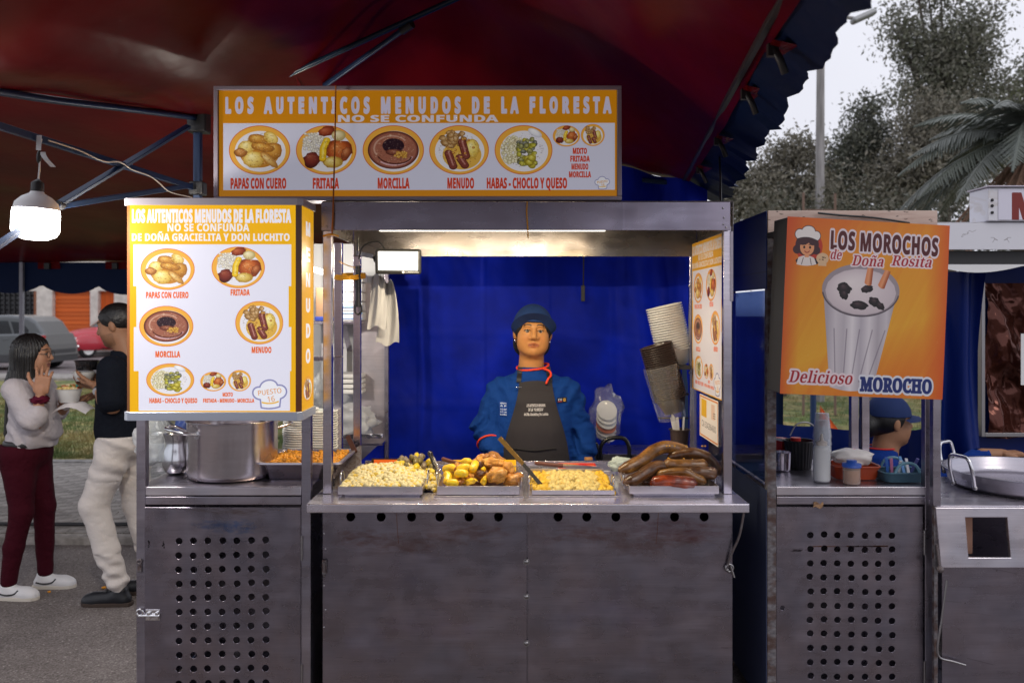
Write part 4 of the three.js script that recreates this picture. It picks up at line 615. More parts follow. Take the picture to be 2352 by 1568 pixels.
// shallow serving tray with turned edges and two wire handles
function tray(x0, x1, zFront, zBack, lip, raise, label, base) {
  const t = thing('serving_tray', label, 'tray', 'steel serving trays on the counter', [(x0 + x1) / 2, CTY, -(zFront + zBack) / 2]), w = (x1 - x0) / 2, d = (zBack - zFront) / 2, y0 = raise, y1 = raise + lip;
  part('pan', [box(-w, w, y0, y0 + 0.003, -d, d - 0.003), box(-w, w, y0, y1, d - 0.003, d, 0.001), box(-w, w, y0, y1 + 0.012, -d, -d + 0.003, 0.001), box(-w, -w + 0.003, y0, y1, -d + 0.003, d - 0.003, 0.001), box(w - 0.003, w, y0, y1, -d + 0.003, d - 0.003, 0.001)], M.alu, t);
  if (base) part('bain_box', plainBox(-w + 0.02, w - 0.012, 0.0006, y0 - 0.002, -d + 0.02, d - 0.03), M.steel, t);
  else part('flange', box(-w - 0.012, w + 0.016, 0.0008, 0.004, -d, d + 0.012, 0.001), M.alu, t);
  for (const s of [-1, 1]) part('wire_handle', tube([V(s * (w + 0.006), y0, d - 0.1), V(s * (w + 0.01), y1 + 0.02, d - 0.1), V(s * (w + 0.01), y1 + 0.034, d - 0.115), V(s * (w + 0.01), y1 + 0.034, d - 0.145), V(s * (w + 0.01), y1 + 0.02, d - 0.16), V(s * (w + 0.006), y0, d - 0.16)], 0.0035, 24, 6), M.chrome, t);
  return t;
}
tray(PX(776, 3.27), PX(970, 3.27), 3.27, 3.64, 0.03, 0.012, 'serving tray heaped with white corn kernels', true);
tray(PX(1004, 3.29), PX(1193, 3.29), 3.29, 3.66, 0.034, 0.006, 'serving tray of fried pork and yellow plantains', false);
tray(PX(1222, 3.29), PX(1412, 3.29), 3.29, 3.68, 0.018, 0.006, 'serving tray of pale yellow potatoes and tripe', false);
tray(PX(1446, 3.27), PX(1652, 3.27), 3.27, 3.62, 0.03, 0.014, 'serving tray under the pile of dark sausages', true);
// small solids scattered over a mound
function heap(o) {
  const r = prng(o.seed), list = [], prof = o.prof;
  const base = sheet(24, 20, (u, v) => V(lerp(o.x0, o.x1, u), o.y + Math.max(0, prof(u, v)) * o.h * 0.9 - o.s * 0.9, -lerp(o.z0, o.z1, v)));
  tint(base, o.under); list.push(base.toNonIndexed());
  for (let i = 0; i < o.n; i++) {
    const u = r(), v = Math.pow(r(), 1.15), p = prof(u, v); if (p < 0.02) continue;
    const g = o.item(r), c = o.color(r, u, v), s = o.s * (0.8 + r() * 0.4);
    list.push(tint(placed(g, [lerp(o.x0, o.x1, u), o.y + p * o.h * 0.9 + (r() - 0.3) * o.s * 0.7, -lerp(o.z0, o.z1, v)], [r() * 6, r() * 6, r() * 6], s), c).toNonIndexed());
  }
  return mergeGeometries(list.map((g) => { g.deleteAttribute('uv'); return g; }));
}
const vcol = (o = {}) => phy({ vertexColors: true, roughness: 0.38, ...o });
const kern = mergeVertices(new THREE.IcosahedronGeometry(1, 1).deleteAttribute('uv').deleteAttribute('normal')); kern.computeVertexNormals();
const bean = kern.clone(); bean.scale(1.3, 0.8, 0.7);
solo('corn_kernels', heap({ seed: 3, x0: PX(785, 3.3), x1: PX(966, 3.3), z0: 3.285, z1: 3.6, y: CTY + 0.034, h: 0.04, n: 950, s: 0.0098, under: [0.6, 0.5, 0.26], item: () => kern, color: (r) => { const k = 0.8 + r() * 0.25, y = r(); return y < 0.16 ? [0.8 * k, 0.58 * k, 0.1 * k] : [0.84 * k, 0.75 * k, 0.44 * k]; }, prof: (u, v) => Math.pow(Math.sin(Math.PI * clamp(u * 0.97 + 0.03, 0, 1)), 0.6) * (0.12 + 0.88 * sstep(v, 0, 0.65)) * (1 + 0.2 * nz(u * 4, v * 4, 1)) * (u > 0.72 ? 1 - (u - 0.72) * 1.2 : 1) }), vcol(), 'heap of white and yellow corn kernels on the leftmost tray', 'corn', null, 'stuff');
solo('broad_beans', heap({ seed: 13, x0: PX(900, 3.6), x1: PX(1000, 3.6), z0: 3.5, z1: 3.7, y: CTY + 0.04, h: 0.05, n: 60, s: 0.017, under: [0.2, 0.16, 0.1], item: () => bean, color: (r) => (r() < 0.25 ? [0.75, 0.55, 0.02] : r() < 0.5 ? [0.2, 0.16, 0.06] : [0.28, 0.22, 0.15]), prof: (u, v) => Math.pow(Math.sin(Math.PI * u), 0.7) * sstep(v, 0, 0.6) }), vcol(), 'grey and yellow broad beans behind the corn kernels', 'beans', null, 'stuff');
solo('loose_kernels', heap({ seed: 23, x0: PX(960, 3.42), x1: PX(1006, 3.42), z0: 3.36, z1: 3.6, y: CTY + 0.006, h: 0.06, n: 110, s: 0.0095, under: [0.4, 0.3, 0.1], item: () => kern, color: (r) => (r() < 0.4 ? [0.8, 0.58, 0.05] : [0.7, 0.6, 0.3]), prof: (u, v) => Math.sin(Math.PI * u) * (0.25 + 0.75 * v) }), vcol(), 'corn spilling down between the first and second tray', 'corn', null, 'stuff');
{ // potatoes and tripe, third tray
  const g = heap({ seed: 5, x0: PX(1226, 3.3), x1: PX(1408, 3.3), z0: 3.305, z1: 3.66, y: CTY + 0.008, h: 0.024, n: 560, s: 0.016, under: [0.5, 0.36, 0.08], item: (r) => lump(1, 0.55 + r() * 0.3, 0.7, (r() * 40) | 0, 0.35, 3.2, 2), color: (r, u) => { const k = 0.8 + r() * 0.3; return u > 0.2 && u < 0.85 ? [0.74 * k, 0.57 * k, 0.2 * k] : [0.8 * k, 0.5 * k, 0.04 * k]; }, prof: (u, v) => (0.35 + 0.65 * Math.sin(Math.PI * u)) * (0.3 + 0.7 * Math.sin(Math.PI * clamp(v * 0.9 + 0.05, 0, 1))) });
  solo('potato_stew', g, vcol({ roughness: 0.45 }), 'pale yellow potato and tripe stew filling the third tray', 'stew', null, 'stuff');
}
const skinMap = (a, b, f, seed) => dtex(256, 256, (u, v) => { const n = clamp(0.5 + 1.5 * pn(u, v, f, seed, 4), 0, 1), q = 1 + 0.3 * pn(u, v, 40, seed + 2, 2); return [lerp(a[0], b[0], n) * q, lerp(a[1], b[1], n) * q, lerp(a[2], b[2], n) * q]; });
{ // sausages
  const Q = zoomAt(1300, 1060, 3.92), dark = phy({ map: skinMap([152, 106, 50], [92, 60, 30], 8, 3), roughness: 0.28, clearcoat: 0.4, clearcoatRoughness: 0.25, bumpMap: foldBump, bumpScale: 0.002 }), darker = phy({ map: skinMap([112, 74, 40], [68, 43, 27], 8, 7), roughness: 0.28, clearcoat: 0.4, clearcoatRoughness: 0.25, bumpMap: foldBump, bumpScale: 0.002 }), red = phy({ map: skinMap([168, 70, 30], [92, 34, 18], 7, 5), roughness: 0.25, clearcoat: 0.5, clearcoatRoughness: 0.2, bumpMap: foldBump, bumpScale: 0.002 });
  for (const v of [dark, darker, red]) v.map.repeat.set(6, 6);
  const S = [
    [[[965, 455, 3.36], [1060, 425, 3.38], [1200, 350, 3.41], [1310, 265, 3.45], [1430, 222, 3.47], [1560, 248, 3.48], [1680, 310, 3.5]], 0.0235, dark, 'longest sausage arching over the top of the pile'],
    [[[1010, 575, 3.32], [1120, 545, 3.33], [1240, 470, 3.36], [1340, 415, 3.39], [1480, 440, 3.42], [1560, 470, 3.45]], 0.022, darker, 'sausage low on the left of the pile, under the arching one'],
    [[[1440, 335, 3.46], [1560, 300, 3.46], [1700, 285, 3.45], [1820, 320, 3.45], [1900, 400, 3.46], [1945, 500, 3.47]], 0.0205, darker, 'sausage bending down around the right end of the pile'],
    [[[1400, 385, 3.40], [1520, 400, 3.395], [1680, 400, 3.39], [1845, 398, 3.40]], 0.0205, dark, 'straight sausage with a crumb on it, second row of the pile'],
    [[[1640, 480, 3.37], [1780, 470, 3.365], [1930, 490, 3.38]], 0.0225, darker, 'short thick sausage at the lower right of the pile'],
    [[[1330, 505, 3.36], [1480, 475, 3.35], [1620, 470, 3.34], [1720, 525, 3.335], [1830, 575, 3.34]], 0.016, dark, 'thin bent sausage just above the red one'],
    [[[1275, 590, 3.30], [1400, 565, 3.295], [1580, 572, 3.29], [1740, 592, 3.295]], 0.0235, red, 'plump reddish sausage lying at the front of the pile'],
    [[[1330, 430, 3.5], [1500, 420, 3.52], [1700, 430, 3.52], [1880, 470, 3.53]], 0.022, darker, 'sausage buried at the back of the pile'],
    [[[1120, 560, 3.44], [1350, 540, 3.45], [1600, 540, 3.46], [1850, 560, 3.48]], 0.022, darker, 'sausage at the bottom of the pile, on the tray'],
  ];
  S.forEach(([pts, R, m, label], i) => { const c = pts.map((p) => Q(...p)); c.forEach((p) => { p.y = Math.max(p.y, CTY + 0.018 + R * 0.8); }); const o = solo('sausage', varTube(c, (t) => 1.12 * R * Math.pow(Math.max(0.0, Math.min(1, Math.min(t, 1 - t) * 9 + 0.03)), 0.5) * (1 + 0.08 * nz(t * 6, i, 2)), 60, 18, (t, a, p) => 0.06 * fbm(p.x * 30, p.y * 30, p.z * 30 + a * 0.2, 2)), m, label, 'sausage', 'sausages piled on the right tray'); });
  const r = prng(3); solo('sausage_crumbs', mergeGeometries([...Array(22)].map(() => placed(lump(0.004, 0.003, 0.004, (r() * 9) | 0, 0.4, 3, 1), Q(1440 + r() * 400, r() < 0.4 ? 215 : 330 + r() * 60, 3.44 - 0.05 * r())))), std({ color: RGB(0.6, 0.3, 0.03), roughness: 0.7 }), 'orange crumbs scattered on the sausages', 'crumbs', null, 'stuff');
}
{ // pork and plantains
  const Q = zoomAt(1060, 1100, 7.84), meat = phy({ map: skinMap([228, 172, 84], [196, 130, 52], 5, 4), roughness: 0.36, clearcoat: 0.3, clearcoatRoughness: 0.3, bumpMap: foldBump, bumpScale: 0.003 }), meatRed = phy({ map: skinMap([206, 142, 62], [156, 96, 38], 5, 8), roughness: 0.4, clearcoat: 0.3, clearcoatRoughness: 0.3, bumpMap: foldBump, bumpScale: 0.003 }), bone = phy({ map: skinMap([120, 84, 66], [70, 44, 36], 7, 11), roughness: 0.4 }), plant = phy({ map: skinMap([250, 208, 40], [232, 172, 22], 5, 2), roughness: 0.3, clearcoat: 0.4, clearcoatRoughness: 0.25 });
  for (const v of [meat, meatRed, bone, plant]) v.map.repeat.set(3, 3);
  const px = 3.4 / FOCAL * 0.91875 / 7.84;
  const C = [
    [1180, 330, 3.52, 130, 75, meatRed, 0.2, 'piece of fried pork at the very top of the heap, left'], [1370, 330, 3.54, 85, 60, meatRed, -0.2, 'small piece of fried pork at the top of the heap, right'], [1070, 420, 3.5, 95, 90, meat, 0.6, 'fried pork piece leaning under the top one'],
    [1380, 455, 3.46, 240, 105, meat, 0.1, 'largest slab of fried pork rind, upper middle of the heap'], [1430, 690, 3.38, 215, 150, meat, 0.5, 'big slab of pork skin hanging at the front of the heap'], [1745, 770, 3.39, 175, 120, meatRed, 0.1, 'chunky orange pork piece at the right end of the tray'], [1640, 560, 3.44, 130, 140, meat, 0.8, 'pork rind folded down on the right of the heap'],
    [1090, 520, 3.45, 70, 120, bone, 0.3, 'dark pork bone standing in the middle of the heap'], [1110, 640, 3.4, 80, 45, bone, 0.1, 'greyish cut bone end in the middle'], [1170, 590, 3.42, 45, 65, plant, 0.2, 'small yellow bit beside the cut bone'],
    [720, 705, 3.39, 110, 55, meat, 0.1, 'pale fried pork chunk under the plantains'], [890, 705, 3.39, 90, 65, meat, -0.4, 'rounded pork chunk left of the dark gap'], [660, 815, 3.36, 130, 65, meatRed, 0.1, 'flat pork piece at the front left of the tray'], [900, 810, 3.36, 125, 60, plant, 0.2, 'crumbly yellow piece at the front of the tray'], [650, 560, 3.44, 90, 130, meatRed, -0.6, 'pork piece resting against the knife handle'], [1180, 790, 3.37, 55, 90, plant, -0.3, 'yellow slice under the big pork skin'], [1250, 870, 3.4, 330, 60, bone, 0, 'dark pork scraps on the bottom of the tray'], [1300, 640, 3.5, 330, 220, meatRed, 0, 'pork in the core of the heap, behind the slabs'], [700, 680, 3.5, 280, 180, plant, 0, 'plantain mass in the core of the heap on the left'],
  ];
  C.forEach(([x, y, Z, rx, ry, m, rot, label], i) => { const p = Q(x, y, Z), o = solo('pork_piece', lump(rx * px, ry * px, Math.min(rx, ry) * px * 0.8 + 0.008, i + 3, 0.55, 2.4, 5), m, label, 'fried pork', 'fried pork and plantain pieces'); o.name = o.name.replace('pork_piece', m === plant ? 'plantain_piece' : 'pork_piece'); o.position.copy(p); o.rotation.set(0.2, 0.3 * ((i % 3) - 1), rot); if (m === plant) o.userData.category = 'plantain'; });
  [[[[400, 640, 3.4], [470, 700, 3.38], [455, 790, 3.36], [390, 850, 3.345]], 'plantain curling down the left end of the tray'], [[[650, 610, 3.41], [750, 545, 3.4], [870, 545, 3.4], [900, 590, 3.4]], 'plump plantain in the middle of the left half'], [[[880, 610, 3.4], [960, 560, 3.4], [1000, 480, 3.42], [985, 430, 3.44]], 'plantain standing upright beside the top pork piece'], [[[740, 460, 3.5], [830, 425, 3.48], [930, 445, 3.47]], 'plantain at the back, below the knife handle'], [[[380, 620, 3.46], [450, 560, 3.45], [540, 540, 3.44], [600, 590, 3.42]], 'plantain arching over the left end of the tray'], [[[600, 690, 3.37], [700, 650, 3.36], [800, 660, 3.36], [860, 700, 3.36]], 'plantain lying under the plump one'], [[[430, 860, 3.33], [560, 835, 3.325], [680, 850, 3.325]], 'plantain along the front lip of the tray, left']].forEach(([pts, label], i) => solo('plantain', varTube(pts.map((p) => Q(...p)), (t) => 0.0165 * Math.pow(Math.min(1, Math.min(t, 1 - t) * 4.5 + 0.05), 0.5), 30, 14, (t, a, p) => 0.12 * nz(p.x * 60, p.y * 60, a)), plant, label, 'plantain', 'ripe plantains on the pork tray'));
  const kn = thing('knife', 'knife with brown handle stuck in the pork heap', 'knife', null, Q(345, 360, 3.5));
  part('handle', varTube([V(0, 0, 0), Q(540, 420, 3.48).sub(Q(345, 360, 3.5)), Q(735, 478, 3.46).sub(Q(345, 360, 3.5))], (t) => 0.0085 * Math.min(1, t * 14 + 0.4), 16, 10), std({ color: RGB(0.12, 0.03, 0.015), roughness: 0.45 }), kn);
  part('blade', bar(Q(735, 478, 3.46).sub(Q(345, 360, 3.5)), Q(950, 560, 3.46).sub(Q(345, 360, 3.5)), 0.02, 0.002), M.chrome, kn);
  const tg = thing('tongs', 'long dark tongs leaning from the potato tray up to the apron', 'tongs', null, Q(2290, 870, 3.36)), o = Q(2290, 870, 3.36);
  const brass = std({ color: RGB(0.2, 0.12, 0.03), metalness: 0.6, roughness: 0.35 });
  part('arm', bar(Q(1470, -40, 3.62).sub(o), Q(1950, 480, 3.5).sub(o), 0.016, 0.004), brass, tg); part('arm', bar(Q(1510, -60, 3.64).sub(o), Q(1980, 470, 3.515).sub(o), 0.006, 0.01), brass, tg); part('tip', bar(Q(1950, 475, 3.5).sub(o), V(0, 0, 0), 0.015, 0.006), M.black, tg);
  const t2 = thing('tongs', 'dark metal tongs standing between the corn and pork trays', 'tongs', null, Q(310, 650, 3.55)), o2 = Q(310, 650, 3.55);
  part('arm', bar(Q(95, 240, 3.62).sub(o2), Q(250, 640, 3.55).sub(o2), 0.011, 0.012), M.blackGloss, t2); part('arm', bar(Q(140, 250, 3.63).sub(o2), Q(330, 640, 3.56).sub(o2), 0.009, 0.004), M.chrome, t2); part('hinge', placed(new THREE.SphereGeometry(0.012, 12, 8), Q(120, 260, 3.62).sub(o2)), M.blackGloss, t2);
  solo('yellow_card', placed(new THREE.BoxGeometry(0.275, 0.05, 0.004), Q(1180, 500, 3.66), [-0.25, 0, 0]), std({ map: noisy([250, 196, 14], 0.1, 12, 4), roughness: 0.6 }), 'yellow foam card standing behind the fried pork', 'card');
  const oc = zoomAt(780, 1060, 7.84); solo('orange_card', [placed(new THREE.BoxGeometry(0.165, 0.047, 0.004), oc(1580, 805, 3.66), [-0.35, 0, 0])], std({ color: RGB(0.95, 0.17, 0.01), roughness: 0.5 }), 'orange price card standing behind the corn', 'card');
  solo('card_holder', placed(new THREE.BoxGeometry(0.19, 0.058, 0.005), oc(1590, 805, 3.668), [-0.35, 0, 0]), M.brownPlastic, 'dark plastic holder behind the orange price card', 'card holder');
  // scoop and slanted guard on the left of the corn
  solo('scoop', [bar(oc(690, 230, 3.8), oc(850, 560, 3.75), 0.022, 0.008), placed(new THREE.CylinderGeometry(0.02, 0.045, 0.05, 3, 1, true), oc(1120, 880, 3.6), [0.3, 0.4, 0.1])], std({ color: RGB(0.1, 0.04, 0.025), metalness: 0.5, roughness: 0.4 }), 'dark metal scoop with brown handle dug into the corn', 'scoop');
  solo('guard_plate', sheet(8, 8, (u, v) => P(lerp(768, 830, u), lerp(1128, 1050, v) + lerp(0, 22, u) * (1 - v) - u * v * 4 - u * 24, lerp(3.4, 3.85, v))), M.grime, 'slanted dirty steel guard plate at the left end of the counter', 'guard plate');
}
{ // behind the third tray: ladle knife on red packet
  const Q = zoomAt(1300, 1060, 3.92);
  const k = thing('knife', 'large knife with wooden handle lying across the red packet', 'knife', null, Q(140, 380, 3.72)), o = Q(140, 380, 3.72);
  part('handle', varTube([V(0, 0, 0), Q(280, 395, 3.72).sub(o), Q(420, 408, 3.72).sub(o)], (t) => 0.009 * Math.min(1, t * 14 + 0.4), 14, 10), std({ color: RGB(0.14, 0.045, 0.03), roughness: 0.5 }), k);
  part('blade', bar(Q(420, 408, 3.72).sub(o), Q(800, 440, 3.72).sub(o), 0.018, 0.002), M.chrome, k);
  solo('red_packet', placed(new RoundedBoxGeometry(0.17, 0.03, 0.08, 2, 0.005), Q(560, 425, 3.82)), std({ map: ctex(256, 64, (x, w, h) => { x.fillStyle = '#d02414'; x.fillRect(0, 0, w, h); x.fillStyle = '#e8641e'; x.fillRect(20, 10, 120, 30); x.fillStyle = '#f0d8c8'; x.fillRect(0, 0, w, 6); fit(x, '2040', 190, 240, 52, 14, { fill: '#f2b030' }); }), roughness: 0.5 }), 'flat red packet behind the potato tray', 'packet');
  solo('steel_tub', box(PX(1300, 3.75), PX(1402, 3.75), CTY, CTY + 0.02, -3.9, -3.72, 0.006), M.alu, 'shallow steel tub behind the potato tray', 'tub');
  solo('knitted_cloth', lump(0.05, 0.032, 0.04, 4, 0.5, 6, 4).applyMatrix4(new THREE.Matrix4().makeTranslation(...Q(985, 395, 3.75).toArray())), fabric([0.45, 0.52, 0.5], 0.95, { bumpScale: 0.01, bumpMap: foldBump }), 'crumpled grey green cloth at the left end of the sausages', 'cloth');
}
// ---------- left cart: pot, jug, hotel pan, stacked packs ----------
{
  const c = V(PX(534, 3.57), 0.962, -3.57), t = thing('stock_pot', 'big stainless stock pot on the left cart', 'pot', null, c), R = 0.183, H = 0.235;
  part('pot_body', lathe([[0, 0], [R * 0.93, 0], [R * 0.98, 0.006], [R, 0.02], [R, H - 0.006], [R + 0.005, H], [R + 0.002, H + 0.003], [R - 0.003, H], [R - 0.004, 0.02], [0, 0.012]], 64), M.pot, t);
  part('handle', tube([V(-R * 0.5, H - 0.045, R * 0.86), V(-R * 0.75, H - 0.035, R * 0.98), V(-R * 1.25, H - 0.022, R * 0.72), V(-R * 1.18, H - 0.022, R * 0.4), V(-R * 0.93, H - 0.045, R * 0.35)], 0.007, 30, 10), M.chrome, t);
  part('handle', tube([V(R * 0.5, H - 0.045, -R * 0.86), V(R * 0.8, H - 0.03, -R * 1.2), V(R * 1.18, H - 0.03, -R * 0.7), V(R * 0.93, H - 0.045, -R * 0.35)], 0.007, 30, 10), M.chrome, t);
  part('handle_boss', [placed(new THREE.CylinderGeometry(0.017, 0.017, 0.004, 16), [-R * 0.5, H - 0.045, R * 0.865], [Math.PI / 2, 0, 0.5])], M.chrome, t);
  part('broth', placed(new THREE.CircleGeometry(R - 0.005, 40), [0, H * 0.8, 0], [-Math.PI / 2, 0, 0]), phy({ color: RGB(0.25, 0.12, 0.03), roughness: 0.15 }), t);
  const l = thing('ladle', 'black ladle handle sticking out of the stock pot', 'ladle', null, [c.x + 0.09, 0.962 + H * 0.8, c.z]); part('handle', varTube([V(0, 0, 0), V(0.07, 0.07, 0.02), V(0.13, 0.1, 0.03)], (q) => 0.008, 14, 8), M.black, l); part('bowl', lathe([[0, -0.03], [0.03, -0.022], [0.04, 0]], 20), M.chrome, l);
  const j = thing('metal_jug', 'small round bellied aluminium jug beside the stock pot', 'jug', null, [PX(404, 3.6), 0.962, -3.6]);
  part('jug_body', lathe([[0, 0], [0.03, 0], [0.045, 0.012], [0.056, 0.04], [0.057, 0.065], [0.05, 0.1], [0.043, 0.13], [0.045, 0.15], [0.053, 0.17], [0.05, 0.171], [0.041, 0.15], [0.039, 0.13], [0.046, 0.1], [0.05, 0.06], [0, 0.01]], 48), M.chromeSoft = std({ color: RGB(0.72, 0.72, 0.75), metalness: 1, roughness: 0.22 }), j);
  const g = thing('hotel_pan', 'deep steel pan of toasted corn resting across both carts', 'pan', null, [PX(707, 3.6), 0.963, -3.62]);
  const w = 0.158, d = 0.165, h = 0.072, wall = (a, b) => { const s = new THREE.Shape(), r = 0.03; const x = a, y = b; s.moveTo(-x + r, -y); s.lineTo(x - r, -y); s.quadraticCurveTo(x, -y, x, -y + r); s.lineTo(x, y - r); s.quadraticCurveTo(x, y, x - r, y); s.lineTo(-x + r, y); s.quadraticCurveTo(-x, y, -x, y - r); s.lineTo(-x, -y + r); s.quadraticCurveTo(-x, -y, -x + r, -y); return s; };
  const ring = (s, q) => s.getPoints(6).map((p) => V(p.x, q, p.y)), R0 = ring(wall(w * 0.86, d * 0.87), 0), R1 = ring(wall(w, d), h), R2 = ring(wall(w + 0.014, d + 0.014), h + 0.001), R3 = ring(wall(w + 0.015, d + 0.015), h - 0.006), N = R0.length;
  const strip = (A, B) => sheet(N - 1, 1, (u, v) => (v ? B : A)[Math.round(u * (N - 1))]);
  part('pan_wall', [strip(R0, R1), new THREE.ShapeGeometry(wall(w * 0.86, d * 0.87), 6).rotateX(Math.PI / 2).translate(0, 0.001, 0)], M.steelShiny, g); part('rim', [strip(R1, R2), strip(R2, R3)], M.alu, g);
  const tc = heap({ seed: 31, x0: PX(707, 3.6) - 0.145, x1: PX(707, 3.6) + 0.145, z0: 3.47, z1: 3.77, y: 0.963 + 0.04, h: 0.035, n: 900, s: 0.0075, under: [0.35, 0.13, 0.01], item: () => kern, color: (r) => { const k = 0.6 + r() * 0.6; return [0.75 * k, 0.32 * k, 0.02 * k]; }, prof: (u, v) => 0.75 + 0.3 * nz(u * 5, v * 5, 3) });
  solo('toasted_corn', tc, vcol(), 'golden toasted corn filling the deep steel pan', 'corn', null, 'stuff');
  // stack of white foam packs behind the pan
  const fg = lathe([[0.0, 0], [0.058, 0], [0.066, 0.012], [0.075, 0.02], [0.08, 0.02], [0.08, 0.024], [0.07, 0.024], [0.06, 0.008], [0, 0.006]], 32);
  for (let i = 0; i < 22; i++) { const o = solo('foam_bowl', fg, M.foam, 'white foam bowl in the upright stack behind the toasted corn', 'bowl', 'foam bowls stacked behind the toasted corn'); o.position.set(PX(690, 3.88) + 0.002 * Math.sin(i), 0.963 + i * 0.0105, -3.88); }
  for (let i = 0; i < 20; i++) { const o = solo('foam_bowl', fg, M.foam, 'white foam bowl in the second stack, beside the main cart post', 'bowl', 'foam bowls stacked beside the post'); o.position.set(PX(735, 3.9) + 0.0015 * Math.sin(i * 2), 0.963 + i * 0.011, -3.9); }
}
{ // bags hanging behind the left glass
  const b = (name, px, py, Z, sx, sy, m, label) => { const o = solo(name, lump(sx, sy, 0.05, px, 0.4, 4, 4), m, label, 'bag', 'plastic bags behind the left cart'); o.position.copy(P(px, py, Z)); };
  b('plastic_bag', 350, 1010, 4.1, 0.09, 0.12, M.filmMilky, 'see-through plastic bag behind the jug'); b('plastic_bag', 372, 985, 4.15, 0.05, 0.06, std({ color: RGB(0.06, 0.05, 0.05), roughness: 0.4 }), 'dark bag above the jug'); b('plastic_bag', 425, 985, 4.15, 0.05, 0.07, std({ color: RGB(0.02, 0.06, 0.3), roughness: 0.4 }), 'blue bag above the jug, beside the pot');
  solo('yellow_bottle', lathe([[0, 0], [0.03, 0], [0.032, 0.02], [0.03, 0.1], [0.012, 0.14], [0.012, 0.16], [0, 0.16]], 24).rotateZ(0.4).translate(PX(362, 4.2), 1.02, -4.2), phy({ color: RGB(0.55, 0.4, 0.03), roughness: 0.3 }), 'tilted yellow bottle behind the left cart glass', 'bottle');
}
// ---------- cups hung by the right post ----------
{
  const cup = (r0, r1, h) => lathe([[0, 0], [r0, 0], [r1 - 0.003, h - 0.004], [r1 + 0.003, h - 0.004], [r1 + 0.004, h], [r1, h + 0.001], [r1 - 0.004, h - 0.002], [r0 - 0.002, 0.003], [0, 0.003]], 36);
  const stack = (name, g, m, a, b, n, label, group) => { const d = b.clone().sub(a), q = new THREE.Quaternion().setFromUnitVectors(V(0, 1, 0), d.clone().normalize()); for (let i = 0; i < n; i++) { const o = solo(name, g, m, label, 'cup', group); o.position.copy(a).addScaledVector(d, i / (n - 1)); o.quaternion.copy(q); } };
  stack('foam_cup', cup(0.05, 0.083, 0.075), M.foam, P(1556, 838, 4.05), P(1533, 738, 4.05), 19, 'white foam cup in the leaning stack beside the menu poster', 'white foam cups in the leaning stack');
  stack('brown_cup', cup(0.045, 0.074, 0.07), M.brownPlastic, P(1550, 946, 3.93), P(1516, 826, 3.93), 26, 'dark brown cup in the leaning stack below the white cups', 'brown cups in the leaning stack');
  const wr = solo('cup_wrapper', varTube([P(1545, 962, 3.92), P(1536, 925, 3.92), P(1526, 880, 3.92), P(1517, 840, 3.92)], (t) => 0.064 + 0.018 * t, 30, 40, (t, a) => 0.07 * fbm(t * 9, Math.cos(a) * 3, Math.sin(a) * 3, 4)), M.film, 'crinkled clear plastic wrapper round the brown cups', 'wrapper');
  const sc = thing('spoon_cup', 'brown cup of white plastic spoons at the foot of the right post', 'cup', null, P(1561, 1040, 3.9)); part('cup_wall', cup(0.036, 0.046, 0.11), M.brownPlastic, sc);
  const r = prng(4); for (let i = 0; i < 9; i++) { const a = r() * 6, q = r() * 0.025; part('spoon', bar(V(Math.cos(a) * q * 0.5, 0.02, Math.sin(a) * q * 0.5), V(Math.cos(a) * q * 1.6 - 0.018, 0.15 + r() * 0.03, Math.sin(a) * q * 1.6), 0.009, 0.002), M.white, sc); }
  solo('cup_bracket', [box(PX(1535, 3.98), PX(1580, 3.98), PY(846, 3.98), PY(838, 3.98), -4.05, -3.9, 0.002), rod(P(1535, 905, 3.94), P(1582, 905, 3.94), 0.006), rod(P(1512, 960, 3.94), P(1582, 960, 3.95), 0.004)], M.black, 'black wire bracket holding the cup stacks to the right post', 'bracket');
}
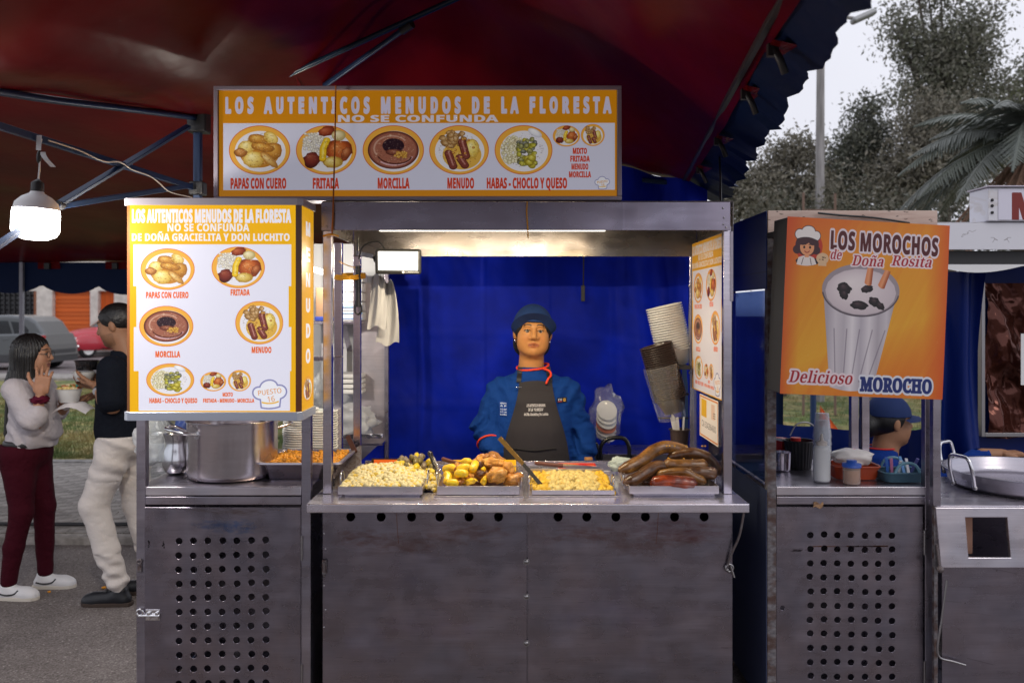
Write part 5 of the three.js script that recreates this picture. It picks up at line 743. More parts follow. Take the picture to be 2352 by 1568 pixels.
// lids in a plastic bag and black pan behind the vendor
{
  const bagAt = P(1393, 935, 4.55), lid = lathe([[0, 0], [0.05, 0], [0.056, 0.006], [0.056, 0.012], [0.05, 0.01], [0, 0.01]], 32);
  for (let i = 0; i < 6; i++) { const o = solo('plastic_lid', lid, i === 3 ? std({ color: RGB(0.5, 0.12, 0.06), roughness: 0.4 }) : M.white, i === 3 ? 'red lid among the white lids bagged behind the cook' : 'flat white lid in the bagged pile behind the cook', 'tub', 'lids bagged behind the cook'); o.position.set(bagAt.x, bagAt.y - 0.02 - i * 0.028, bagAt.z - i * 0.01); o.rotation.set(1.1 - i * 0.1, 0, -0.2); }
  solo('clear_bag', lump(0.085, 0.15, 0.08, 12, 0.4, 4, 4).applyMatrix4(new THREE.Matrix4().makeTranslation(bagAt.x, bagAt.y - 0.04, bagAt.z)), M.film, 'clear plastic bag around the lids behind the cook', 'bag');
  const tb = thing('side_table', 'dark steel side table behind the cook, by the bagged lids', 'table', null, [0.58, 0, -4.62]); part('table_top', box(-0.2, 0.3, 0.86, 0.9, -0.16, 0.16), M.steel, tb); part('skirt', plainBox(-0.19, 0.29, 0.3, 0.858, -0.15, 0.15), M.bluePaint, tb); for (const [x, z] of [[-0.17, 0.13], [0.27, 0.13], [-0.17, -0.13], [0.27, -0.13]]) part('leg', rod(V(x, 0, z), V(x, 0.3, z), 0.015), M.black, tb);
  const pn_ = thing('black_pan', 'black frying pot with tall loop handle behind the sausages', 'pot', null, P(1420, 1075, 4.5)); part('pan_wall', lathe([[0, -0.05], [0.12, -0.05], [0.16, 0.06], [0.163, 0.06], [0.125, -0.055]], 32), M.black, pn_);
  part('handle', tube([V(-0.1, 0.04, 0.08), V(-0.1, 0.13, 0.085), V(-0.07, 0.165, 0.085), V(0.02, 0.17, 0.085), V(0.045, 0.13, 0.085), V(0.045, 0.04, 0.08)], 0.011, 30, 10), M.blackGloss, pn_); part('handle', tube([V(-0.15, 0.04, 0), V(-0.15, 0.12, 0.02), V(-0.12, 0.14, 0.03), V(-0.11, 0.05, 0.05)], 0.007, 20, 8), M.blackGloss, pn_);
}
// ---------- people: distance fields meshed into smooth bodies ----------
const smin = (a, b, k) => { const h = Math.max(k - Math.abs(a - b), 0) / k; return Math.min(a, b) - h * h * k * 0.25; };
const smax = (a, b, k) => -smin(-a, -b, k);
const capF = (a, b, ra, rb) => { const bx = b.x - a.x, by = b.y - a.y, bz = b.z - a.z, q = 1 / (bx * bx + by * by + bz * bz + 1e-9); return (x, y, z) => { const px = x - a.x, py = y - a.y, pz = z - a.z, h = clamp((px * bx + py * by + pz * bz) * q, 0, 1), dx = px - bx * h, dy = py - by * h, dz = pz - bz * h; return Math.sqrt(dx * dx + dy * dy + dz * dz) - (ra + (rb - ra) * h); }; };
const ellF = (c, r) => (x, y, z) => { const a = (x - c[0]) / r[0], b = (y - c[1]) / r[1], d = (z - c[2]) / r[2], k0 = Math.sqrt(a * a + b * b + d * d), e = a / r[0], f = b / r[1], g = d / r[2], k1 = Math.sqrt(e * e + f * f + g * g) + 1e-9; return k0 * (k0 - 1) / k1; };
const uni = (list, k) => (x, y, z) => { let d = list[0](x, y, z); for (let i = 1; i < list.length; i++) d = smin(d, list[i](x, y, z), k); return d; };
// stack of elliptical sections [y, rx, rz, cz]
const stackF = (s) => (x, y, z) => { const n = s.length; let i = 0; while (i < n - 2 && y > s[i + 1][0]) i++; const A = s[i], B = s[i + 1], t = sstep(clamp((y - A[0]) / (B[0] - A[0]), 0, 1), 0, 1), rx = lerp(A[1], B[1], t), rz = lerp(A[2], B[2], t), cz = lerp(A[3] || 0, B[3] || 0, t), d = (Math.sqrt((x / rx) ** 2 + ((z - cz) / rz) ** 2) - 1) * Math.min(rx, rz); return Math.max(d, s[0][0] - y, y - s[n - 1][0]); };
function sdfGeo(f, lo, hi, cell, color) {
  const nx = Math.ceil((hi[0] - lo[0]) / cell) + 1, ny = Math.ceil((hi[1] - lo[1]) / cell) + 1, nz_ = Math.ceil((hi[2] - lo[2]) / cell) + 1, D = new Float32Array(nx * ny * nz_), id = new Int32Array(nx * ny * nz_).fill(-1), at = (i, j, k) => (k * ny + j) * nx + i;
  for (let k = 0; k < nz_; k++) for (let j = 0; j < ny; j++) for (let i = 0; i < nx; i++) D[at(i, j, k)] = f(lo[0] + i * cell, lo[1] + j * cell, lo[2] + k * cell);
  const pos = [], idx = [];
  const E = [[0, 1], [2, 3], [4, 5], [6, 7], [0, 2], [1, 3], [4, 6], [5, 7], [0, 4], [1, 5], [2, 6], [3, 7]];
  for (let k = 0; k < nz_ - 1; k++) for (let j = 0; j < ny - 1; j++) for (let i = 0; i < nx - 1; i++) {
    const c = []; let m = 0; for (let q = 0; q < 8; q++) { c[q] = D[at(i + (q & 1), j + ((q >> 1) & 1), k + (q >> 2))]; if (c[q] < 0) m |= 1 << q; }
    if (m === 0 || m === 255) continue;
    let sx = 0, sy = 0, sz = 0, n = 0;
    for (const [a, b] of E) if ((c[a] < 0) !== (c[b] < 0)) { const t = c[a] / (c[a] - c[b]); sx += lerp(a & 1, b & 1, t); sy += lerp((a >> 1) & 1, (b >> 1) & 1, t); sz += lerp(a >> 2, b >> 2, t); n++; }
    id[at(i, j, k)] = pos.length / 3; pos.push(lo[0] + (i + sx / n) * cell, lo[1] + (j + sy / n) * cell, lo[2] + (k + sz / n) * cell);
  }
  const quad = (a, b, c, d, flip) => { if (a < 0 || b < 0 || c < 0 || d < 0) return; flip ? idx.push(a, c, b, a, d, c) : idx.push(a, b, c, a, c, d); };
  for (let k = 1; k < nz_ - 1; k++) for (let j = 1; j < ny - 1; j++) for (let i = 1; i < nx - 1; i++) {
    const s = D[at(i, j, k)] < 0;
    if (s !== (D[at(i + 1, j, k)] < 0)) quad(id[at(i, j - 1, k - 1)], id[at(i, j, k - 1)], id[at(i, j, k)], id[at(i, j - 1, k)], !s);
    if (s !== (D[at(i, j + 1, k)] < 0)) quad(id[at(i - 1, j, k - 1)], id[at(i - 1, j, k)], id[at(i, j, k)], id[at(i, j, k - 1)], !s);
    if (s !== (D[at(i, j, k + 1)] < 0)) quad(id[at(i - 1, j - 1, k)], id[at(i, j - 1, k)], id[at(i, j, k)], id[at(i - 1, j, k)], !s);
  }
  const n = pos.length / 3, nor = new Float32Array(n * 3), uv = new Float32Array(n * 2), col = color && new Float32Array(n * 3), e = cell * 0.4;
  for (let i = 0; i < n; i++) {
    const x = pos[i * 3], y = pos[i * 3 + 1], z = pos[i * 3 + 2], gx = f(x + e, y, z) - f(x - e, y, z), gy = f(x, y + e, z) - f(x, y - e, z), gz = f(x, y, z + e) - f(x, y, z - e), l = 1 / (Math.hypot(gx, gy, gz) + 1e-9);
    nor[i * 3] = gx * l; nor[i * 3 + 1] = gy * l; nor[i * 3 + 2] = gz * l; uv[i * 2] = (x + z) * 5; uv[i * 2 + 1] = y * 5;
    if (color) col.set(color(x, y, z), i * 3);
  }
  const g = new THREE.BufferGeometry(); g.setAttribute('position', new THREE.Float32BufferAttribute(pos, 3)); g.setAttribute('normal', new THREE.BufferAttribute(nor, 3)); g.setAttribute('uv', new THREE.BufferAttribute(uv, 2)); if (color) g.setAttribute('color', new THREE.BufferAttribute(col, 3)); g.setIndex(idx); return g;
}
// head about its own centre, looking along +z
function headGeo(skin, o = {}) {
  const w = o.wide || 1, m = (c) => [[c[0], c[1], c[2]], [-c[0], c[1], c[2]]];
  const base = uni([ellF([0, 0.025, -0.012], [0.074 * w, 0.09, 0.095]), ellF([0, -0.035, 0.022], [0.062 * w, 0.078, 0.066]), ellF([0, -0.092, 0.056], [0.03 * w, 0.022, 0.03])], 0.035);
  const cheeks = m([0.036 * w, -0.03, 0.055]).map((c) => ellF(c, [0.028, 0.03, 0.024])), jowl = m([0.04 * w, -0.065, 0.03]).map((c) => ellF(c, [0.025, 0.03, 0.035]));
  const brow = capF(V(-0.034, 0.032, 0.076), V(0.034, 0.032, 0.076), 0.011, 0.011), nose = uni([capF(V(0, 0.022, 0.083), V(0, -0.021, 0.102), 0.0075, 0.0135), ellF([0.0145, -0.026, 0.09], [0.0105, 0.0085, 0.012]), ellF([-0.0145, -0.026, 0.09], [0.0105, 0.0085, 0.012])], 0.008);
  const lipU = capF(V(-0.024, -0.0565, 0.078), V(0.024, -0.0565, 0.078), 0.006, 0.006), lipL = capF(V(-0.018, -0.0655, 0.08), V(0.018, -0.0655, 0.08), 0.0075, 0.0075), lip0 = capF(V(0, -0.055, 0.087), V(0, -0.064, 0.086), 0.006, 0.006);
  const sock = m([0.031, 0.009, 0.094]).map((c) => ellF(c, [0.02, 0.0125, 0.019])), lids = m([0.031, 0.008, 0.073]).map((c) => ellF(c, [0.018, 0.0135, 0.0145])), slit = m([0.031, 0.006, 0.088]).map((c) => ellF(c, [0.0165, 0.0066, 0.012]));
  const ears = m([0.076 * w, -0.005, -0.008]).map((c) => ellF(c, [0.011, 0.03, 0.018])), neck = capF(V(0, -0.05, -0.014), V(0, -0.19, -0.03), 0.05 * (o.neck || 1), 0.058 * (o.neck || 1));
  const mouthLine = capF(V(-0.026, -0.0607, 0.091), V(0.026, -0.0607, 0.091), 0.003, 0.003);
  const f = (x, y, z) => {
    let d = base(x, y, z); for (const c of cheeks) d = smin(d, c(x, y, z), 0.03); for (const c of jowl) d = smin(d, c(x, y, z), 0.03);
    d = smin(d, brow(x, y, z), 0.016); for (const s of sock) d = smax(d, -s(x, y, z), 0.012); d = smin(d, nose(x, y, z), 0.012);
    for (const s of lids) d = smin(d, s(x, y, z), 0.005); for (const s of slit) d = smax(d, -s(x, y, z), 0.002);
    d = smin(d, lipU(x, y, z), 0.008); d = smin(d, lipL(x, y, z), 0.008); d = smin(d, lip0(x, y, z), 0.008); d = smax(d, -mouthLine(x, y, z), 0.004);
    for (const e of ears) d = smin(d, e(x, y, z), 0.008); return smin(d, neck(x, y, z), 0.03);
  };
  const lipC = o.lip || [skin[0] * 0.72, skin[1] * 0.5, skin[2] * 0.6];
  const color = (x, y, z) => {
    const lips = (x / 0.027) ** 2 + ((y + 0.0615) / 0.0125) ** 2 < 1 && z > 0.065, ax = Math.abs(x), br = ax > 0.012 && ax < 0.05 && Math.abs(y - (0.037 - (ax - 0.03) ** 2 * 9)) < 0.0035 && z > 0.04, q = 1 + 0.12 * fbm(x * 50, y * 50, z * 50, 2);
    const blush = 1 - 0.1 * sstep(0.03 - Math.hypot(ax - 0.036, y + 0.03), 0, 0.03);
    if (br) return [0.03, 0.02, 0.015]; if (z > 0.06 && Math.abs(ax - 0.031) < 0.0165 && Math.abs(y - (0.0125 - (ax - 0.031) ** 2 * 18)) < 0.0022) return [0.02, 0.014, 0.012]; if (Math.abs(y + 0.0607) < 0.002 && ax < 0.024 && z > 0.07) return [skin[0] * 0.3, skin[1] * 0.18, skin[2] * 0.2]; if (lips) return lipC; if (o.beard && y < -0.04 && z > 0.0 && y > -0.115) { const s = 0.72 + 0.2 * nz(x * 400, y * 400, z * 400); return [skin[0] * s, skin[1] * s, skin[2] * s]; }
    return [skin[0] * q, skin[1] * q * blush, skin[2] * q * blush];
  };
  return sdfGeo(f, [-0.1 * w, -0.2, -0.125], [0.1 * w, 0.13, 0.125], 0.0036, color);
}
function eyesOn(parent, mtx) {
  for (const s of [-1, 1]) { const e = part('eye', new THREE.SphereGeometry(0.0118, 16, 12), std({ color: RGB(0.3, 0.27, 0.24), roughness: 0.3 }), parent); e.applyMatrix4(new THREE.Matrix4().makeTranslation(s * 0.031, 0.006, 0.0745)); e.applyMatrix4(mtx); const i = part('iris', placed(new THREE.SphereGeometry(0.0074, 12, 8), [0, 0, 0.0068], [0, 0, 0], [1, 1, 0.8]), M.irisDark || (M.irisDark = phy({ color: RGB(0.012, 0.006, 0.004), roughness: 0.1 })), e); }
}
// right hand: fingers along +y, palm facing +z, thumb on +x (mirror for the other)
function handGeo(skin, curl = 0.4, spread = 0.06, mirror = false, thumbOut = 0.7) {
  const list = [], bent = (o, dir, lens, r, c) => { let p = o.clone(), a = 0; const up = V(dir, 1, 0).normalize(); lens.forEach((L, i) => { a += c * (i ? 1.1 : 0.7); const d = up.clone().multiplyScalar(Math.cos(a)).add(V(0, 0, Math.sin(a))), q = p.clone().addScaledVector(d, L); list.push(capF(p, q, r * (1 - i * 0.09), r * (1 - (i + 1) * 0.09))); p = q; }); };
  const palm = (x, y, z) => { const qx = Math.abs(x) - 0.03, qy = Math.abs(y - 0.045) - 0.038, qz = Math.abs(z) - 0.004; return Math.hypot(Math.max(qx, 0), Math.max(qy, 0), Math.max(qz, 0)) + Math.min(Math.max(qx, qy, qz), 0) - 0.0095; };
  [[-0.03, 0.078, 0.8], [-0.01, 0.086, 0.95], [0.01, 0.088, 1], [0.03, 0.082, 0.92]].forEach(([x, y, k], i) => bent(V(x, y, 0), (i - 1.5) * spread, [0.04 * k, 0.026 * k, 0.02 * k], 0.0088, curl * (1 + (3 - i) * 0.08)));
  const fingers = [...list]; list.length = 0;
  const th = [V(0.026, 0.02, 0.004), V(0.046 + thumbOut * 0.012, 0.05, 0.016), V(0.05 + thumbOut * 0.024, 0.078, 0.024 + curl * 0.012), V(0.048 + thumbOut * 0.03, 0.098, 0.03 + curl * 0.02)];
  const thumb = [capF(th[0], th[1], 0.013, 0.011), capF(th[1], th[2], 0.011, 0.0095), capF(th[2], th[3], 0.0095, 0.0078)], wrist = capF(V(0, -0.05, 0), V(0, 0.01, 0), 0.024, 0.023);
  const f = (x, y, z) => { if (mirror) x = -x; let d = smin(palm(x, y, z), wrist(x, y, z), 0.02); let e = 1; for (const q of fingers) e = Math.min(e, q(x, y, z)); d = smin(d, e, 0.008); let t = 1; for (const q of thumb) t = smin(t, q(x, y, z), 0.004); return smin(d, t, 0.012); };
  return sdfGeo(f, [-0.1, -0.07, -0.05], [0.1, 0.2, 0.11], 0.004, (x, y, z) => { const q = 1 + 0.1 * nz(x * 90, y * 90, z * 90); return [skin[0] * q, skin[1] * q, skin[2] * q]; });
}
const basis = (at, along, palm) => { const y = along.clone().normalize(), x = V().crossVectors(y, palm).normalize(), z = V().crossVectors(x, y); return new THREE.Matrix4().makeBasis(x, y, z).setPosition(at); };
const headMatrix = (at, yaw = 0, pitch = 0, roll = 0, s = 1) => new THREE.Matrix4().compose(at, new THREE.Quaternion().setFromEuler(new THREE.Euler(pitch, yaw, roll, 'YXZ')), V(s, s, s));
const xf = (g, m) => { const h = g.clone(); h.applyMatrix4(m); return h; };
const limb = (pts, skin) => { const list = []; for (let i = 0; i + 1 < pts.length; i++) list.push(capF(pts[i][0], pts[i + 1][0], pts[i][1], pts[i + 1][1])); return uni(list, 0.02); };
const bounds = (pts, pad) => { const lo = [1e9, 1e9, 1e9], hi = [-1e9, -1e9, -1e9]; for (const p of pts) [p.x, p.y, p.z].forEach((v, i) => { lo[i] = Math.min(lo[i], v - pad); hi[i] = Math.max(hi[i], v + pad); }); return [lo, hi]; };
const skinMat = phy({ vertexColors: true, roughness: 0.5, specularIntensity: 0.6, bumpMap: foldBump, bumpScale: 0.0004 });
const limbGeo = (pts, skin, cell = 0.006) => { const [lo, hi] = bounds(pts.map((p) => p[0]), Math.max(...pts.map((p) => p[1])) + 0.02); return sdfGeo(limb(pts), lo, hi, cell, () => skin); };
const person = (label, pos, turn) => thing('person', label, 'person', null, pos, turn);
const shoeGeo = (m, h = 0.09, L = 0.27) => { const f = uni([capF(V(0, 0.035, -0.02), V(0, 0.03, L - 0.1), 0.036, 0.04), capF(V(0, 0.03, L - 0.12), V(0, 0.026, L - 0.09), 0.042, 0.036), capF(V(0, 0.05, -0.01), V(0, h, 0.0), 0.038, 0.042), capF(V(0, 0.06, 0.02), V(0, 0.045, L * 0.5), 0.036, 0.034)], 0.03); return xf(sdfGeo((x, y, z) => Math.max(f(x, y, z), 0.014 - y), [-0.06, 0, -0.09], [0.06, h + 0.06, L], 0.006), m); };
const soleGeo = (m, L = 0.27) => { const s = new THREE.Shape(); s.moveTo(-0.034, -0.055); s.quadraticCurveTo(0, -0.075, 0.034, -0.055); s.bezierCurveTo(0.04, 0.05, 0.052, 0.1, 0.042, L - 0.08); s.quadraticCurveTo(0, L - 0.02, -0.042, L - 0.08); s.bezierCurveTo(-0.052, 0.1, -0.04, 0.05, -0.034, -0.055); const g = new THREE.ExtrudeGeometry(s, { depth: 0.018, bevelEnabled: true, bevelThickness: 0.003, bevelSize: 0.003, bevelSegments: 2 }); g.rotateX(Math.PI / 2); g.translate(0, 0.021, 0); return xf(g, m); };
const hairMat = phy({ color: RGB(0.008, 0.007, 0.007), roughness: 0.42, bumpMap: dtex(256, 64, (u, v) => 128 + 110 * pn(u, 0.3, 90, 4, 2), false), bumpScale: 0.003 });

{ // the cook behind the counter
  const skin = [0.5, 0.225, 0.075], B = V(0.105, 0, -4.3), t = person('woman in blue cap, blue jacket and dark apron standing behind the counter', B);
  const hm = headMatrix(V(0, 1.542, 0.012), 0.04, -0.04, -0.04, 1.03);
  const rw = V(-0.2, 0.945, 0.16), lw = V(0.275, 0.86, 0.08);
  const body = part('body', merge([xf(headGeo(skin, { wide: 1.13, neck: 1.12 }), hm), xf(handGeo(skin, 0.5), basis(rw, V(0.1, -0.5, 0.4), V(0.6, -0.2, -0.5))), xf(handGeo(skin, 0.35, 0.06, true), basis(lw, V(0, -1, 0.1), V(-1, 0, 0)))]), skinMat, t);
  eyesOn(t, hm);
  const torso = stackF([[0.62, 0.2, 0.15], [0.9, 0.215, 0.165, 0.01], [1.05, 0.205, 0.16, 0.012], [1.2, 0.2, 0.14, 0.006], [1.27, 0.196, 0.118], [1.315, 0.145, 0.1], [1.345, 0.086, 0.082, 0.002], [1.37, 0.078, 0.078, 0.0]]);
  const armR = limb([[V(-0.165, 1.245, 0), 0.068], [V(-0.252, 1.07, 0.005), 0.058], [V(-0.2, 0.955, 0.13), 0.05]]), armL = limb([[V(0.172, 1.245, 0), 0.068], [V(0.25, 1.05, -0.02), 0.06], [V(0.272, 0.87, 0.05), 0.052]]);
  const jf = (x, y, z) => { let d = smin(torso(x, y, z), Math.min(armR(x, y, z), armL(x, y, z)), 0.035); const arm = sstep(Math.abs(x), 0.16, 0.24); return d + 0.016 * fbm(x * 8 + 3, y * 11, z * 8, 3) * (0.4 + arm) + 0.009 * Math.sin(y * 62 + Math.abs(x) * 60 + 7 * nz(x * 6, y * 6, z * 6)) * arm * (0.35 + 0.65 * sstep(1.2 - y, 0, 0.15)) + 0.005 * Math.sin(Math.abs(x) * 80 - y * 50) * sstep(y, 1.12, 1.25) * sstep(Math.abs(x), 0.08, 0.16); };
  const jacket = fabric([0.006, 0.045, 0.23], 0.8);
  const jk = part('jacket', sdfGeo(jf, [-0.36, 0.6, -0.24], [0.38, 1.41, 0.24], 0.009), jacket, t);
  const trim = std({ color: RGB(0.75, 0.05, 0.015), roughness: 0.7 });
  const ring = []; for (let i = 0; i <= 32; i++) { const a = i / 32 * Math.PI * 2; ring.push(V(Math.sin(a) * 0.08, 1.376 - 0.016 * sstep(Math.cos(a), -0.4, 1) + 0.008 * Math.sin(a), Math.cos(a) * 0.082)); }
  part('collar_trim', [tube(ring, 0.0058, 60, 8), tube([V(0.05, 1.366, 0.068), V(0.082, 1.352, 0.072), V(0.087, 1.332, 0.1), V(0.074, 1.318, 0.118), V(0.062, 1.295, 0.132)], 0.0058, 24, 8)], trim, jk);
  const cuffAt = (c, dir, r) => { const q = new THREE.Quaternion().setFromUnitVectors(V(0, 0, 1), dir.clone().normalize()), g = new THREE.TorusGeometry(r, 0.005, 8, 36); g.applyQuaternion(q); g.translate(c.x, c.y, c.z); return g; };
  part('cuff_trim', cuffAt(V(-0.222, 1.0, 0.09), V(0.037, -0.115, 0.12), 0.056), trim, jk);
  // badges on the chest beside the apron
  const badge = (x0, x1, y0, y1, tex, name) => { const g = sheet(10, 8, (u, v) => { const x = lerp(x0, x1, u), y = lerp(y0, y1, v); let z = 0.3; for (let i = 0; i < 60 && jf(x, y, z) > 0.0008; i++) z -= Math.max(0.0008, jf(x, y, z) * 0.8); return V(x, y, z + 0.003); }); part(name, g, std({ map: tex, roughness: 0.8 }), jk); };
  badge(0.118, 0.168, 1.2, 1.225, ctex(256, 128, (x, w, h) => { x.fillStyle = '#0b1530'; x.fillRect(0, 0, w, h); fit(x, 'CO', 20, 130, 80, 54, { fill: '#e8eef8' }); x.fillStyle = '#c02434'; x.fillRect(20, 92, 110, 16); x.fillStyle = '#d8b040'; x.fillRect(160, 30, 60, 70); x.fillStyle = '#8a2a20'; x.fillRect(172, 48, 36, 34); }), 'badge');
  badge(-0.168, -0.128, 1.135, 1.205, ctex(128, 224, (x, w, h) => { x.fillStyle = '#0b3f8e'; x.fillRect(0, 0, w, h); ['MENUDOS', 'A P', 'LOS AUT', 'DE LA', 'A DÑA'].forEach((s, i) => fit(x, s, 14, 116, 40 + i * 40 + (i > 1 ? 14 : 0), 22, { fill: '#dfe6f4' })); }), 'badge');
  // apron laid over the jacket
  const half = (y) => lerp(0.155, 0.078, Math.pow(sstep(y, 0.9, 1.31), 1.1)) + (y < 0.95 ? (0.95 - y) * 0.12 : 0);
  const front = (x, y) => { let z = 0.32; for (let i = 0; i < 70; i++) { const d = torso(x, y, z); if (d < 0.001) break; z -= Math.max(0.0008, d * 0.7); } return Math.max(z, -0.02); };
  const apronG = sheet(40, 60, (u, v) => { const y = lerp(0.66, 1.309, v), x = lerp(-1, 1, u) * half(y) * 1.06 + 0.012, z = front(x, y); return V(x, y - 0.012 * Math.pow(2 * u - 1, 2) * sstep(v, 0.9, 1), z + 0.014 + 0.006 * nz(x * 12, y * 5, 1) + 0.004 * Math.sin(x * 40 + y * 9) * (1 - v)); });
  const apronMap = ctex(512, 1024, (x, w, h) => { x.fillStyle = '#2a272d'; x.fillRect(0, 0, w, h); const r = prng(8); for (let i = 0; i < 400; i++) { x.fillStyle = `rgba(${r() < 0.5 ? '20,18,22' : '84,78,84'},0.08)`; x.fillRect(r() * w, r() * h, 3 + r() * 30, 1 + r() * 4); } x.fillStyle = '#24222a'; x.fillRect(0, 22, w, 3); const c = { fill: '#dad8dc' }; fit(x, 'LOS AUTENTICOS MENUDOS', 140, 372, 196, 22, c); fit(x, 'DE LA "FLORESTA"', 166, 346, 228, 22, c); fit(x, 'de Dña. Gracielita y Dn. Luchito', 124, 392, 262, 20, c); });
  const ap = part('apron', apronG, std({ map: apronMap, roughness: 0.85, bumpMap: weave, bumpScale: 0.0006 }), t);
  part('pocket_edge', tube([V(-0.1, 0.985, front(-0.1, 0.985) + 0.02), V(0, 0.978, front(0, 0.978) + 0.02), V(0.11, 0.985, front(0.11, 0.985) + 0.02)], 0.003, 20, 6), std({ color: RGB(0.02, 0.019, 0.022), roughness: 0.9 }), ap);
  const strapS = (s) => sheet(3, 16, (u, v) => { const y = lerp(1.3, 1.372, v), x = s * lerp(0.078, 0.07, v) + 0.006 + (u - 0.5) * 0.024, z = front(clamp(x, -0.18, 0.18), Math.min(y, 1.35)) ; return V(x, y, Math.max(z, 0.03) + 0.01 - v * 0.012); });
  part('strap', strapS(-1), M.black, ap); part('strap', strapS(1), M.black, ap);
  part('buckle', box(-0.088, -0.058, 1.275, 1.279, 0.127, 0.131, 0.001), M.chrome, ap);
  // hair, cap, ear rings
  const hf = (x, y, z) => { let d = uni([ellF([0, 0.022, -0.018], [0.1, 0.1, 0.106]), ellF([0, -0.06, -0.06], [0.092, 0.07, 0.05])], 0.04)(x, y, z); d = smax(d, -ellF([0, -0.05, 0.1], [0.078, 0.125, 0.09])(x, y, z), 0.01); d = smax(d, -ellF([0, -0.02, 0.0], [0.13, 0.032, 0.02])(x, y, z), 0.01); return smax(d, z * 0.5 - 0.035 + Math.max(0, -y - 0.03) * 0.7, 0.01) + 0.002 * Math.sin(Math.atan2(x, z) * 60); };
  part('hair', xf(sdfGeo(hf, [-0.11, -0.14, -0.14], [0.11, 0.13, 0.11], 0.005), hm), hairMat, t);
  const capCloth = std({ color: RGB(0.004, 0.03, 0.13), roughness: 0.85 });
  const cf = (x, y, z) => { const d = ellF([0, 0.03, -0.014], [0.098, 0.113, 0.114])(x, y, z); return smax(d, 0.05 - 0.03 * sstep(-z, -0.05, 0.05) - y, 0.004); };
  const cp = part('cap', xf(sdfGeo(cf, [-0.12, -0.02, -0.15], [0.12, 0.16, 0.12], 0.0045), hm), capCloth, t);
  part('bill', xf(sheet(30, 8, (u, v) => { const a = lerp(-1.3, 1.3, u), r = 0.096 + v * 0.07 * Math.pow(Math.max(0, Math.cos(a * 1.2)), 0.7); return V(Math.sin(a) * r, 0.055 - 0.065 * Math.pow(Math.abs(Math.sin(a)), 2.0) + v * 0.036 * Math.cos(a), Math.cos(a) * r - 0.012); }), hm), capCloth, cp);
  part('ear_ring', [xf(placed(new THREE.SphereGeometry(0.0065, 10, 8), [-0.084, -0.042, 0.0]), hm), xf(placed(new THREE.SphereGeometry(0.0065, 10, 8), [0.084, -0.042, 0.0]), hm)], M.chrome, t);
  const tf = uni([capF(V(-0.09, 0.72, 0), V(-0.1, 0.1, 0), 0.1, 0.065), capF(V(0.09, 0.72, 0), V(0.1, 0.1, 0), 0.1, 0.065)], 0.03); part('trousers', sdfGeo(tf, [-0.22, 0.06, -0.14], [0.22, 0.8, 0.14], 0.016), M.dark, t);
  for (const s of [-1, 1]) part('shoe', shoeGeo(new THREE.Matrix4().makeTranslation(s * 0.1, 0, -0.03)), M.black, t);
}
